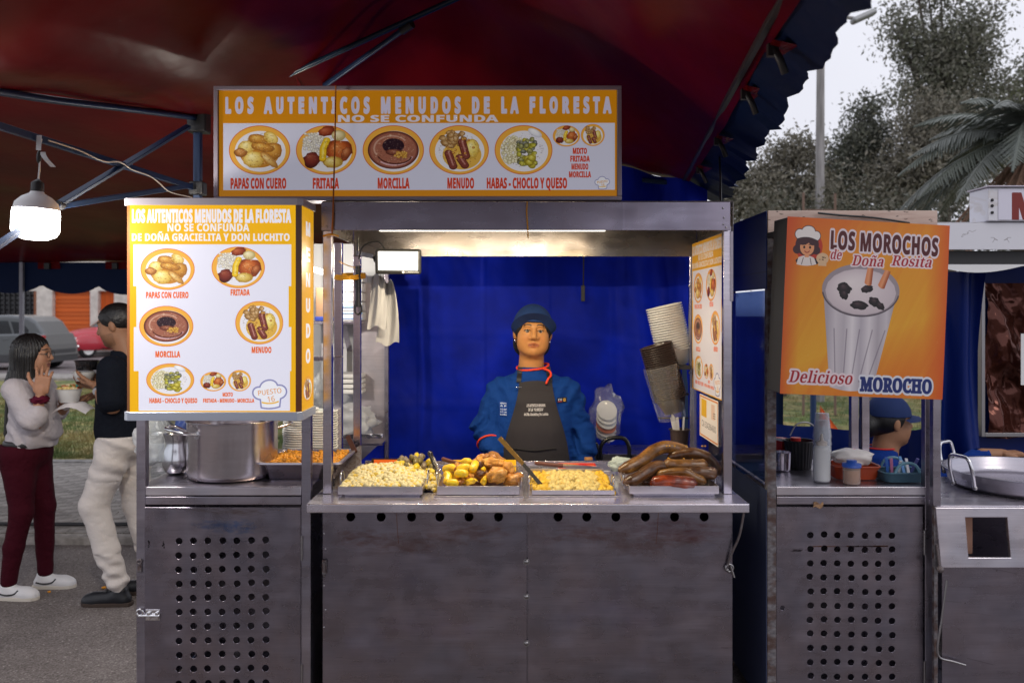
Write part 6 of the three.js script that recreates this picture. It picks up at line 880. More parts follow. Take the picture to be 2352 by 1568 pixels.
{ // man eating, facing left
  const skin = [0.3, 0.15, 0.085], t = person('man in navy polo and cream trousers eating, half hidden by the lightbox', [-2.22, 0, -4.87], -Math.PI / 2);
  const hm = headMatrix(V(0.0, 1.57, 0.055), 0.05, 0.24, 0, 1.0);
  const eN = V(0.2, 1.13, -0.02), wN = V(0.12, 1.225, 0.1), eF = V(-0.2, 1.13, 0.0), wF = V(-0.05, 1.22, 0.16);
  part('body', merge([xf(headGeo(skin, { beard: true, neck: 1.15 }), hm), limbGeo([[eN, 0.046], [V(0.17, 1.165, 0.03), 0.046], [wN, 0.028]], skin), limbGeo([[eF, 0.045], [wF, 0.028]], skin), xf(handGeo(skin, 0.35, 0.08, true, 0.9), basis(wN.clone().add(V(-0.012, 0.008, 0.012)), V(-0.45, 0.16, 0.9), V(-0.35, 0.9, -0.1))), xf(handGeo(skin, 0.5, 0.05, false, 0.9), basis(wF.clone().add(V(0, 0.008, 0.012)), V(0.25, 0.2, 0.9), V(0.7, 0.7, -0.1)))]), skinMat, t);
  eyesOn(t, hm);
  const hf = (x, y, z) => { let d = ellF([0, 0.034, -0.018], [0.083, 0.094, 0.106])(x, y, z); d = smax(d, -ellF([0, -0.055, 0.095], [0.1, 0.12, 0.08])(x, y, z), 0.01); return smax(d, -y - 0.04 + Math.max(0, z) * 0.9, 0.012) + 0.003 * fbm(x * 60, y * 60, z * 60, 2); };
  part('hair', xf(sdfGeo(hf, [-0.11, -0.1, -0.14], [0.11, 0.15, 0.11], 0.005), hm), hairMat, t);
  const torso = stackF([[0.9, 0.17, 0.135, 0.01], [1.0, 0.175, 0.142, 0.015], [1.15, 0.19, 0.135, 0.01], [1.27, 0.2, 0.12], [1.35, 0.15, 0.1], [1.4, 0.075, 0.075, 0.005], [1.43, 0.068, 0.07, 0.01]]), slN = capF(V(0.17, 1.33, 0), V(0.205, 1.16, -0.015), 0.075, 0.068), slF = capF(V(-0.17, 1.33, 0), V(-0.205, 1.16, -0.01), 0.075, 0.068);
  part('polo_shirt', sdfGeo((x, y, z) => smin(torso(x, y, z), Math.min(slN(x, y, z), slF(x, y, z)), 0.04) + 0.01 * fbm(x * 8, y * 10, z * 8, 3), [-0.31, 0.86, -0.2], [0.31, 1.45, 0.2], 0.011), fabric([0.006, 0.008, 0.014], 0.85), t);
  // near leg bent forward, far leg straight
  const legN = limb([[V(0.085, 0.92, 0.0), 0.105], [V(0.1, 0.56, 0.13), 0.076], [V(0.1, 0.3, 0.055), 0.066], [V(0.1, 0.12, -0.005), 0.056]]), legF = limb([[V(-0.085, 0.92, 0.0), 0.105], [V(-0.1, 0.52, -0.02), 0.076], [V(-0.1, 0.12, -0.12), 0.056]]);
  part('trousers', sdfGeo((x, y, z) => Math.max(uni([legN, legF, ellF([0, 0.92, 0.0], [0.17, 0.1, 0.13])], 0.06)(x, y, z) + 0.009 * fbm(x * 8, y * 14, z * 8, 3) + 0.005 * Math.sin(y * 60 - z * 40 + 6 * nz(x * 5, y * 5, z * 5)) * sstep(Math.abs(y - 0.5), 0.2, 0.02) + 0.006 * Math.sin(y * 90 + z * 30) * sstep(0.3 - y, 0, 0.15), y - 0.95), [-0.25, 0.04, -0.2], [0.25, 1.0, 0.27], 0.011), fabric([0.64, 0.59, 0.56], 0.9, { bumpScale: 0.002 }), t);
  const sh = phy({ color: RGB(0.01, 0.011, 0.015), roughness: 0.45 }), so = std({ color: RGB(0.045, 0.028, 0.02), roughness: 0.7 });
  for (const [x, z] of [[0.1, -0.02], [-0.1, -0.11]]) { const m = new THREE.Matrix4().makeScale(0.9, 0.9, 1).setPosition(x, 0, z), s = part('shoe', shoeGeo(m), sh, t); part('sole', soleGeo(m), so, s); part('laces', [0, 1, 2].map((i) => tube([V(x - 0.02, 0.085 - i * 0.012, z + 0.05 + i * 0.025), V(x, 0.1 - i * 0.012, z + 0.055 + i * 0.025), V(x + 0.024, 0.085 - i * 0.012, z + 0.05 + i * 0.025)], 0.003, 8, 5)), M.black, s); }
  const wd = wN.clone().sub(eN).normalize(), wq = new THREE.Quaternion().setFromUnitVectors(V(0, 0, 1), wd), wp = wN.clone().addScaledVector(wd, -0.022);
  const wt = part('watch_strap', new THREE.TorusGeometry(0.031, 0.009, 8, 28).applyQuaternion(wq).translate(wp.x, wp.y, wp.z), M.black, t); part('watch_face', placed(new THREE.CylinderGeometry(0.019, 0.019, 0.011, 20), [wp.x + 0.031, wp.y - 0.006, wp.z + 0.004], [0, 0, Math.PI / 2]), M.chrome, wt);
  // the bowls he holds
  const bc = P(192, 862, 4.83), bw = thing('foam_bowl', 'white foam bowl held by the man', 'bowl', null, bc); part('bowl_wall', lathe([[0, -0.03], [0.042, -0.03], [0.06, 0.02], [0.066, 0.022], [0.058, 0.022], [0.04, -0.026], [0, -0.026]], 36), M.foam, bw);
  const lc = P(199, 838, 4.83), ld = thing('black_bowl', 'black ribbed plastic bowl stacked on the white bowl in the man\'s hands', 'bowl', null, lc); const ribs = lathe([[0, -0.028], [0.052, -0.028], [0.062, 0.02], [0.068, 0.022], [0.068, 0.026], [0.05, 0.022], [0, -0.02]], 72), rp = ribs.attributes.position; for (let i = 0; i < rp.count; i++) { const x = rp.getX(i), z = rp.getZ(i), a = Math.atan2(z, x), k = 1 + (rp.getY(i) < 0.015 ? 0.035 * Math.sign(Math.sin(a * 24)) : 0); rp.setX(i, x * k); rp.setZ(i, z * k); } ribs.computeVertexNormals(); part('bowl_wall', ribs, M.blackGloss, ld);
}
{ // girl eating, facing right
  const skin = [0.4, 0.2, 0.12], t = person('young woman with long black hair, pale blouse and burgundy trousers, eating', [-2.82, 0, -4.95], Math.PI / 2);
  const hm = headMatrix(V(0.0, 1.398, 0.035), 0.1, 0.02, 0, 0.91);
  const eN = V(-0.2, 1.02, 0.15), wN = V(-0.19, 1.19, 0.175), eF = V(0.18, 1.04, 0.08), wF = V(0.08, 1.12, 0.2);
  part('body', merge([xf(headGeo(skin, { neck: 0.85 }), hm), limbGeo([[eN, 0.036], [wN, 0.024]], skin), limbGeo([[eF, 0.036], [wF, 0.024]], skin), xf(handGeo(skin, 0.45, 0.16, false, 1), basis(wN.clone().add(V(0, 0.006, 0)), V(0.1, 1, 0.12), V(0.75, 0.1, -0.35))), xf(handGeo(skin, 0.25, 0.05, true, 0.8), basis(wF, V(-0.15, 0.05, 1), V(0, 1, 0)))]), skinMat, t);
  eyesOn(t, hm);
  const hs = (x, y, z) => { let d = uni([ellF([0, 0.03, -0.022], [0.092, 0.104, 0.108]), capF(V(0, 0.02, -0.05), V(-0.01, -0.2, -0.075), 0.088, 0.085), capF(V(-0.01, -0.2, -0.075), V(-0.02, -0.5, -0.115), 0.085, 0.05), capF(V(-0.07, -0.02, -0.01), V(-0.085, -0.25, 0.005), 0.03, 0.018)], 0.05)(x, y, z); d = smax(d, -ellF([0, -0.05, 0.105], [0.1, 0.13, 0.085])(x, y, z), 0.012); return d + 0.004 * nz(Math.atan2(x, z) * 14, y * 2, 1) + 0.003 * Math.sin(Math.atan2(x, z + 0.06) * 46 + y * 6); };
  part('hair', xf(sdfGeo(hs, [-0.16, -0.6, -0.22], [0.16, 0.16, 0.12], 0.0075), hm), hairMat, t);
  const gl = part('glasses', [xf(placed(new THREE.TorusGeometry(0.021, 0.0018, 6, 24), [-0.031, 0.004, 0.098]), hm), xf(placed(new THREE.TorusGeometry(0.021, 0.0018, 6, 24), [0.031, 0.004, 0.098]), hm), xf(rod(V(-0.053, 0.008, 0.095), V(-0.08, 0.006, 0.0), 0.0018), hm), xf(rod(V(-0.01, 0.006, 0.1), V(0.01, 0.006, 0.1), 0.0015), hm)], M.black, t);
  const torso = stackF([[0.86, 0.15, 0.125, 0.01], [0.95, 0.155, 0.14, 0.035], [1.08, 0.14, 0.12, 0.025], [1.17, 0.155, 0.125, 0.012], [1.24, 0.13, 0.095], [1.28, 0.07, 0.07], [1.3, 0.06, 0.06]]), slN = limb([[V(-0.145, 1.205, 0), 0.066], [V(-0.2, 1.045, 0.125), 0.062], [V(-0.198, 1.07, 0.162), 0.056]]), slF = limb([[V(0.145, 1.205, 0), 0.066], [V(0.185, 1.05, 0.07), 0.06]]);
  part('blouse', sdfGeo((x, y, z) => smin(torso(x, y, z), Math.min(slN(x, y, z), slF(x, y, z)), 0.035) + 0.013 * fbm(x * 9, y * 11, z * 9, 3) + 0.005 * Math.sin(y * 60 + z * 60 + 6 * nz(x * 6, y * 6, z * 6)) * sstep(1.02 - y, -0.1, 0.1), [-0.29, 0.84, -0.2], [0.27, 1.32, 0.26], 0.0095), fabric([0.5, 0.46, 0.48], 0.85), t);
  part('belt', new THREE.TorusGeometry(0.14, 0.012, 8, 40).rotateX(Math.PI / 2).applyMatrix4(new THREE.Matrix4().makeScale(1.02, 1.7, 0.86)).translate(0, 0.89, 0.005), M.black, t);
  const legN = limb([[V(-0.072, 0.82, -0.02), 0.1], [V(-0.08, 0.5, 0.005), 0.062], [V(-0.08, 0.3, -0.04), 0.054], [V(-0.08, 0.1, -0.07), 0.043]]), legF = limb([[V(0.072, 0.82, -0.02), 0.1], [V(0.09, 0.5, 0.04), 0.062], [V(0.12, 0.1, 0.03), 0.043]]);
  part('trousers', sdfGeo((x, y, z) => Math.max(uni([legN, legF, ellF([0, 0.84, -0.02], [0.155, 0.1, 0.135])], 0.05)(x, y, z) + 0.006 * fbm(x * 12, y * 16, z * 12, 3), y - 0.885), [-0.23, 0.04, -0.2], [0.23, 0.93, 0.17], 0.0105), fabric([0.045, 0.003, 0.009], 0.85), t);
  const wp = wN.clone().add(V(0, -0.035, -0.004)); part('scrunchie', lump(0.045, 0.026, 0.045, 5, 0.6, 7, 3).translate(wp.x, wp.y, wp.z), fabric([0.1, 0.008, 0.025], 0.9), t);
  const wh = std({ color: RGB(0.68, 0.67, 0.68), roughness: 0.5 }), so = std({ color: RGB(0.6, 0.55, 0.48), roughness: 0.6 });
  for (const [x, z, yaw] of [[-0.08, -0.08, -0.05], [0.12, 0.02, 0.06]]) { const m = new THREE.Matrix4().makeRotationY(yaw).scale(V(0.86, 0.86, 0.94)).setPosition(x, 0, z), s = part('sneaker', shoeGeo(m, 0.085, 0.25), wh, t); part('sole', soleGeo(m, 0.25), so, s); part('side_mark', xf(tube([V(-0.041, 0.05, -0.03), V(-0.044, 0.04, 0.02), V(-0.041, 0.048, 0.07), V(-0.034, 0.07, 0.09)], 0.006, 14, 6), m), M.black, s); part('laces', [0, 1, 2, 3].map((i) => xf(tube([V(-0.026, 0.075 - i * 0.008, 0.04 + i * 0.022), V(0, 0.094 - i * 0.009, 0.045 + i * 0.022), V(0.026, 0.075 - i * 0.008, 0.04 + i * 0.022)], 0.0035, 8, 5), m)), M.white, s); }
  const c = P(158, 905, 4.9), bw = thing('foam_bowl', 'white foam bowl of food on a napkin held by the young woman', 'bowl', null, c); part('bowl_wall', lathe([[0, -0.045], [0.05, -0.045], [0.068, 0.03], [0.076, 0.032], [0.066, 0.032], [0.046, -0.04], [0, -0.04]], 36), M.foam, bw);
  const r = prng(2), cols = [[0.7, 0.3, 0.03], [0.75, 0.55, 0.2], [0.55, 0.12, 0.05], [0.7, 0.6, 0.35], [0.15, 0.25, 0.05]]; part('food', mergeGeometries([...Array(60)].map((_, i) => { const a = r() * 6.28, q = Math.sqrt(r()) * 0.056, g = tint(placed(lump(0.014, 0.01, 0.012, i % 9, 0.4, 3, 2), [Math.cos(a) * q, 0.026 + r() * 0.02 * (1 - q / 0.06) + 0.006, Math.sin(a) * q], [r() * 3, r() * 3, 0]), cols[i % 5]); g.deleteAttribute('uv'); return g; })), vcol(), bw);
  const sp = solo('plastic_spoon', bar(c.clone().add(V(0.035, 0.02, 0)), c.clone().add(V(0.06, 0.085, 0)), 0.012, 0.003), std({ color: RGB(0.02, 0.4, 0.42), roughness: 0.4 }), 'turquoise plastic spoon standing in the young woman\'s bowl', 'spoon');
  solo('paper_napkin', sheet(14, 14, (u, v) => { const x = (u - 0.5) * 0.2, z = (v - 0.5) * 0.16, d = Math.max(0, Math.hypot(x, z) - 0.05); return V(c.x + x + 0.035, c.y - 0.047 - d * 0.75 + 0.012 * fbm(u * 5, v * 5, 1, 3), c.z + z); }), std({ color: RGB(0.72, 0.68, 0.68), roughness: 0.9 }), 'crumpled white napkin under the young woman\'s bowl', 'napkin');
}
{ // cook of the right cart, sitting in profile
  const skin = [0.36, 0.18, 0.1], t = person('worker in blue cap and blue jacket seated behind the right cart, arm reaching out', [1.9, 0, -4.42], Math.PI / 2 - 0.05);
  const hm = headMatrix(V(0, 1.075, 0.07), 0.12, 0.02, 0, 1.04);
  const wN = V(-0.14, 0.935, 0.56);
  part('body', merge([xf(headGeo(skin, { wide: 1.05, neck: 1.15 }), hm), limbGeo([[V(-0.14, 0.93, 0.47), 0.034], [wN, 0.027]], skin), xf(handGeo(skin, 0.45, 0.05, true, 0.6), basis(wN, V(0, 0.05, 1), V(0, -1, 0)))]), skinMat, t);
  eyesOn(t, hm);
  const hf = (x, y, z) => smax(uni([ellF([0, 0.02, -0.02], [0.086, 0.098, 0.104]), ellF([0, -0.02, -0.12], [0.06, 0.06, 0.05])], 0.03)(x, y, z), -ellF([0, -0.05, 0.1], [0.1, 0.13, 0.1])(x, y, z), 0.01);
  part('hair', xf(sdfGeo(hf, [-0.11, -0.12, -0.2], [0.11, 0.14, 0.12], 0.006), hm), hairMat, t);
  const cl = std({ color: RGB(0.004, 0.02, 0.1), roughness: 0.85 }), cf = (x, y, z) => { const d = ellF([0, 0.03, -0.014], [0.097, 0.112, 0.114])(x, y, z); return smax(d, 0.03 - y, 0.004); };
  const cp = part('cap', xf(sdfGeo(cf, [-0.12, -0.02, -0.15], [0.12, 0.16, 0.12], 0.006), hm), cl, t); part('bill', xf(sheet(16, 6, (u, v) => { const a = lerp(-1.2, 1.2, u), r = 0.1 + v * 0.06 * Math.cos(a * 0.8); return V(Math.sin(a) * r, 0.04 - 0.02 * Math.abs(Math.sin(a)) - v * 0.01, Math.cos(a) * r - 0.012); }), hm), cl, cp);
  const torso = stackF([[0.42, 0.19, 0.15, -0.02], [0.6, 0.195, 0.16, -0.01], [0.75, 0.19, 0.145, -0.01], [0.84, 0.185, 0.125, -0.005], [0.9, 0.13, 0.1, 0], [0.945, 0.075, 0.076, 0.02]]), sN = limb([[V(-0.16, 0.835, 0), 0.072], [V(-0.2, 0.78, 0.22), 0.062], [V(-0.14, 0.93, 0.46), 0.046]]), sF = limb([[V(0.16, 0.835, 0), 0.072], [V(0.22, 0.68, 0.14), 0.06], [V(0.1, 0.7, 0.3), 0.05]]);
  const jk = part('jacket', sdfGeo((x, y, z) => smin(torso(x, y, z), Math.min(sN(x, y, z), sF(x, y, z)), 0.035) + 0.011 * fbm(x * 9, y * 12, z * 9, 3), [-0.3, 0.4, -0.22], [0.32, 0.96, 0.52], 0.011), fabric([0.006, 0.035, 0.22], 0.8), t);
  part('collar_trim', new THREE.TorusGeometry(0.076, 0.005, 8, 36).rotateX(Math.PI / 2).translate(0, 0.944, 0.02), std({ color: RGB(0.6, 0.03, 0.02), roughness: 0.7 }), jk);
  part('trousers', sdfGeo(uni([capF(V(-0.09, 0.48, 0), V(-0.11, 0.46, 0.4), 0.09, 0.07), capF(V(0.09, 0.48, 0), V(0.11, 0.46, 0.4), 0.09, 0.07), capF(V(-0.11, 0.46, 0.4), V(-0.11, 0.08, 0.4), 0.07, 0.05), capF(V(0.11, 0.46, 0.4), V(0.11, 0.08, 0.4), 0.07, 0.05)], 0.04), [-0.22, 0.02, -0.14], [0.22, 0.6, 0.52], 0.016), M.dark, t);
  for (const s of [-1, 1]) part('shoe', shoeGeo(new THREE.Matrix4().makeTranslation(s * 0.11, 0, 0.38)), M.black, t);
  const st = thing('stool', 'low stool under the seated worker of the right cart', 'stool', null, [1.93, 0, -4.42]); part('seat', new THREE.CylinderGeometry(0.17, 0.17, 0.04, 28).translate(0, 0.37, 0), M.bluePaint, st); for (let i = 0; i < 4; i++) { const a = i * 1.571 + 0.78; part('leg', rod(V(Math.cos(a) * 0.17, 0, Math.sin(a) * 0.17), V(Math.cos(a) * 0.12, 0.35, Math.sin(a) * 0.12), 0.012), M.bluePaint, st); }
}
// ---------- things on and around the right cart ----------
{
  const S = 0.955;
  const tub = thing('black_tub', 'black ribbed plastic tub on the right cart shelf', 'tub', null, [PX(1836, 3.78), S, -3.78]);
  const rg = lathe([[0, 0], [0.05, 0], [0.062, 0.115], [0.067, 0.118], [0.067, 0.123], [0.06, 0.122], [0.047, 0.004], [0, 0.004]], 96), rp = rg.attributes.position; for (let i = 0; i < rp.count; i++) { const x = rp.getX(i), z = rp.getZ(i), k = 1 + (rp.getY(i) < 0.117 ? 0.03 * Math.sin(Math.atan2(z, x) * 24) : 0); rp.setX(i, x * k); rp.setZ(i, z * k); } rg.computeVertexNormals(); part('tub_wall', rg, M.black, tub);
  solo('red_disc', placed(new THREE.CylinderGeometry(0.022, 0.022, 0.015, 20), [PX(1830, 3.8), S + 0.122, -3.81]), std({ color: RGB(0.6, 0.02, 0.02), roughness: 0.4 }), 'round red disc showing over the rim of the black tub', 'disc');
  solo('steel_mug', lathe([[0, 0], [0.04, 0], [0.042, 0.08], [0.044, 0.08], [0.04, 0.003]], 28).translate(PX(1795, 3.72), S, -3.72), M.steelShiny, 'dull steel mug at the left end of the right cart shelf', 'mug');
  solo('red_carton', placed(new RoundedBoxGeometry(0.1, 0.11, 0.09, 2, 0.004), [PX(1793, 3.9), S + 0.062, -3.88], [0, 0.5, -0.12]), std({ map: ctex(256, 256, (x, w, h) => { x.fillStyle = '#b01c1c'; x.fillRect(0, 0, w, h); x.fillStyle = '#d8b8b0'; x.beginPath(); x.ellipse(120, 150, 50, 40, 0.4, 0, 7); x.fill(); x.fillStyle = '#f0ece8'; x.fillRect(0, 0, w, 26); }), roughness: 0.5 }), 'red printed carton behind the black tub', 'carton');
  const bt = thing('squeeze_bottle', 'white squeeze bottle on the right cart shelf', 'bottle', null, [PX(1888, 3.47), S, -3.47]); part('bottle_wall', lathe([[0, 0], [0.03, 0], [0.034, 0.01], [0.034, 0.13], [0.03, 0.145], [0.014, 0.152]], 32), phy({ color: RGB(0.72, 0.73, 0.75), roughness: 0.35, transmission: 0.3, thickness: 0 }), bt); part('filling', lathe([[0, 0.004], [0.031, 0.004], [0.031, 0.05], [0, 0.052]], 24), M.white, bt); part('nozzle', lathe([[0.022, 0.148], [0.022, 0.163], [0.008, 0.168], [0.004, 0.195], [0, 0.195]], 24), std({ color: RGB(0.5, 0.45, 0.42), roughness: 0.5 }), bt);
  const cg = lathe([[0, 0], [0.026, 0], [0.0375, -0.1], [0.039, -0.1], [0.0275, 0.002], [0, 0.002]], 32); for (let i = 0; i < 6; i++) { const o = solo('clear_cup', cg, phy({ color: RGB(0.92, 0.93, 0.95), roughness: 0.2, transmission: 0.8, thickness: 0 }), 'clear plastic cup in the upturned stack behind the squeeze bottle', 'cup', 'upturned clear cups behind the squeeze bottle'); o.position.set(PX(1889, 3.6), S + 0.262 - i * 0.03, -3.6); }
  // orange basket with bread
  const basket = (name, label, px0, px1, py0, py1, Z, d, m, rise) => { const w = (PX(px1, Z) - PX(px0, Z)) / 2, t = thing(name, label, 'basket', 'plastic baskets on the right cart', [PX((px0 + px1) / 2, Z), S, -Z]), h = PY(py0, Z) - S; const s = (a, b, y) => { const r = Math.min(a, b) * 0.45, sh = new THREE.Shape(); sh.moveTo(-a + r, -b); sh.lineTo(a - r, -b); sh.quadraticCurveTo(a, -b, a, -b + r); sh.lineTo(a, b - r); sh.quadraticCurveTo(a, b, a - r, b); sh.lineTo(-a + r, b); sh.quadraticCurveTo(-a, b, -a, b - r); sh.lineTo(-a, -b + r); sh.quadraticCurveTo(-a, -b, -a + r, -b); return sh.getSpacedPoints(48).map((p) => V(p.x, y, p.y)); };
    const A = s(w * 0.86, d * 0.86, 0.002), B = s(w, d, h), g = sheet(48, 8, (u, v) => { const i = Math.round(u * 48) % 49, p = A[i].clone().lerp(B[i], v), e = rise ? rise(p.x / w) : 0; p.y += v > 0.99 ? e : 0; return p; }); part('basket_wall', scaleUV(g, 10, 3), m, t); part('basket_floor', new THREE.ShapeGeometry(new THREE.Shape(A.map((p) => new THREE.Vector2(p.x, p.z)))).rotateX(Math.PI / 2).translate(0, 0.004, 0), m, t); part('rim', tube(B.map((p) => { const q = p.clone(); q.y += rise ? rise(p.x / w) : 0; return q; }), 0.004, 96, 6, true), m, t); return t; };
  const mesh_ = (a, b) => dtex(128, 128, (u, v) => { const q = Math.sin(u * 6.283 * 8) * Math.sin(v * 6.283 * 8); return q > 0.2 ? a : b; });
  basket('orange_basket', 'translucent orange plastic basket holding wrapped bread', 1906, 2010, 1066, 1112, 3.56, 0.075, phy({ color: RGB(0.7, 0.1, 0.025), roughness: 0.3, transmission: 0.25, thickness: 0, bumpMap: mesh_([255, 255, 255], [90, 90, 90]), bumpScale: 0.003 }));
  const bl = solo('bread_bag', lump(0.085, 0.035, 0.06, 7, 0.4, 3.5, 4).translate(PX(1955, 3.56), S + 0.085, -3.56), std({ map: ctex(256, 256, (x, w, h) => { x.fillStyle = '#e6ded8'; x.fillRect(0, 0, w, h); const r = prng(6); for (let i = 0; i < 24; i++) { x.fillStyle = ['#e0702c', '#d8c050', '#70a050', '#f4f0ec'][i % 4]; x.beginPath(); x.ellipse(r() * w, r() * h, 6 + r() * 14, 5 + r() * 10, r() * 3, 0, 7); x.fill(); } }), roughness: 0.35 }), 'bread in a printed plastic wrapper inside the orange basket', 'bread');
  const bb = basket('blue_basket', 'woven light blue plastic basket with two handles', 2016, 2120, 1080, 1114, 3.5, 0.07, phy({ map: mesh_([108, 150, 172], [70, 108, 130]), roughness: 0.45, bumpMap: mesh_([255, 255, 255], [60, 60, 60]), bumpScale: 0.004 }));
  const w2 = (PX(2120, 3.5) - PX(2016, 3.5)) / 2, hb = PY(1080, 3.5) - S; for (const z of [-0.068, 0.068]) part('handle', tube([V(-w2 * 0.55, hb, z), V(-w2 * 0.35, hb + 0.032, z), V(0, hb + 0.042, z), V(w2 * 0.35, hb + 0.032, z), V(w2 * 0.55, hb, z)], 0.006, 24, 8), std({ color: RGB(0.12, 0.27, 0.36), roughness: 0.45 }), bb);
  const r = prng(14); [[0.05, 0.15, 0.5], [0.6, 0.2, 0.35], [0.75, 0.76, 0.78], [0.08, 0.25, 0.55], [0.5, 0.5, 0.55], [0.1, 0.1, 0.3]].forEach((c, i) => solo('plastic_spoon', bar(V(PX(2040 + i * 11, 3.5), S + 0.03, -3.5 + (r() - 0.5) * 0.05), V(PX(2036 + i * 13, 3.5), S + 0.085 + r() * 0.02, -3.5 + (r() - 0.5) * 0.07), 0.012, 0.005), std({ color: RGB(...c), roughness: 0.35 }), ['dark blue', 'pink', 'white', 'blue', 'grey', 'navy'][i] + ' plastic spoon in the blue basket', 'spoon', 'plastic spoons in the blue basket'));
  const jar = thing('spice_jar', 'small jar of brown spice with a blue lid', 'jar', null, [PX(1958, 3.42), S, -3.425]); part('jar_wall', lathe([[0, 0], [0.032, 0], [0.034, 0.006], [0.034, 0.07]], 32), phy({ color: RGB(0.85, 0.8, 0.76), roughness: 0.15, transmission: 0.8, thickness: 0 }), jar); part('spice', lathe([[0, 0.003], [0.0315, 0.003], [0.0315, 0.055], [0, 0.058]], 28), std({ color: RGB(0.42, 0.2, 0.1), roughness: 0.9 }), jar); part('lid', lathe([[0.037, 0.068], [0.037, 0.082], [0.02, 0.084], [0.02, 0.095], [0, 0.096]], 32), std({ color: RGB(0.02, 0.08, 0.4), roughness: 0.4 }), jar);
  solo('wire_stand', tube([P(1815, 1000, 4.0), P(1830, 975, 4.0), P(1855, 970, 4.0), P(1880, 985, 4.0)], 0.004, 20, 6), M.bolt, 'thin bent wire behind the black tub', 'wire');
  // blue cloth screen, flag and rope behind the cart
  solo('added_curtain', scaleUV(sheet(30, 20, (u, v) => V(lerp(1.165, 1.62, u), lerp(0.02, 1.62, v), -5.06 + 0.03 * Math.sin(u * 18 + v))), 2, 3), M.navyTarp, 'added navy curtain in place of the shaded interior between the main and right carts', 'curtain');  // added sheet; its navy stands in for the shaded interior of the gap
  solo('blue_screen', scaleUV(sheet(50, 12, (u, v) => V(lerp(1.55, 2.75, u), lerp(0.02, 0.99 - 0.04 * Math.sin(u * 3), v), -5.0 + 0.03 * Math.sin(u * 22))), 3, 2), M.deepBlue, 'low blue cloth screen behind the right cart', 'screen');
  const fl = thing('orange_pennant', 'orange pennant on a dark pole out on the lawn', 'flag', null, [PX(1880, 8.5), 0.034, -8.5]); part('pole', rod(V(-0.05, 0, 0), V(-0.05, 1.1, 0), 0.03), M.bluePaint, fl); part('cloth', sheet(8, 8, (u, v) => V(u * 0.24 * (1 - v) + 0.0 + v * 0.02 + (1 - v) * u * 0.05, 0.34 + v * 0.3 * 1.1 - u * (1 - v) * 0.02, 0.02 * Math.sin(u * 6))), std({ color: RGB(0.75, 0.13, 0.02), roughness: 0.7 }), fl);
  solo('pale_rope', tube([V(3.2, 0.86, -9.6), V(4.0, 0.83, -9.6), V(4.8, 0.85, -9.6), V(5.6, 0.88, -9.6)], 0.014, 40, 6), std({ color: RGB(0.5, 0.6, 0.68), roughness: 0.7 }), 'pale blue rope strung over the lawn behind the right cart', 'rope');
}
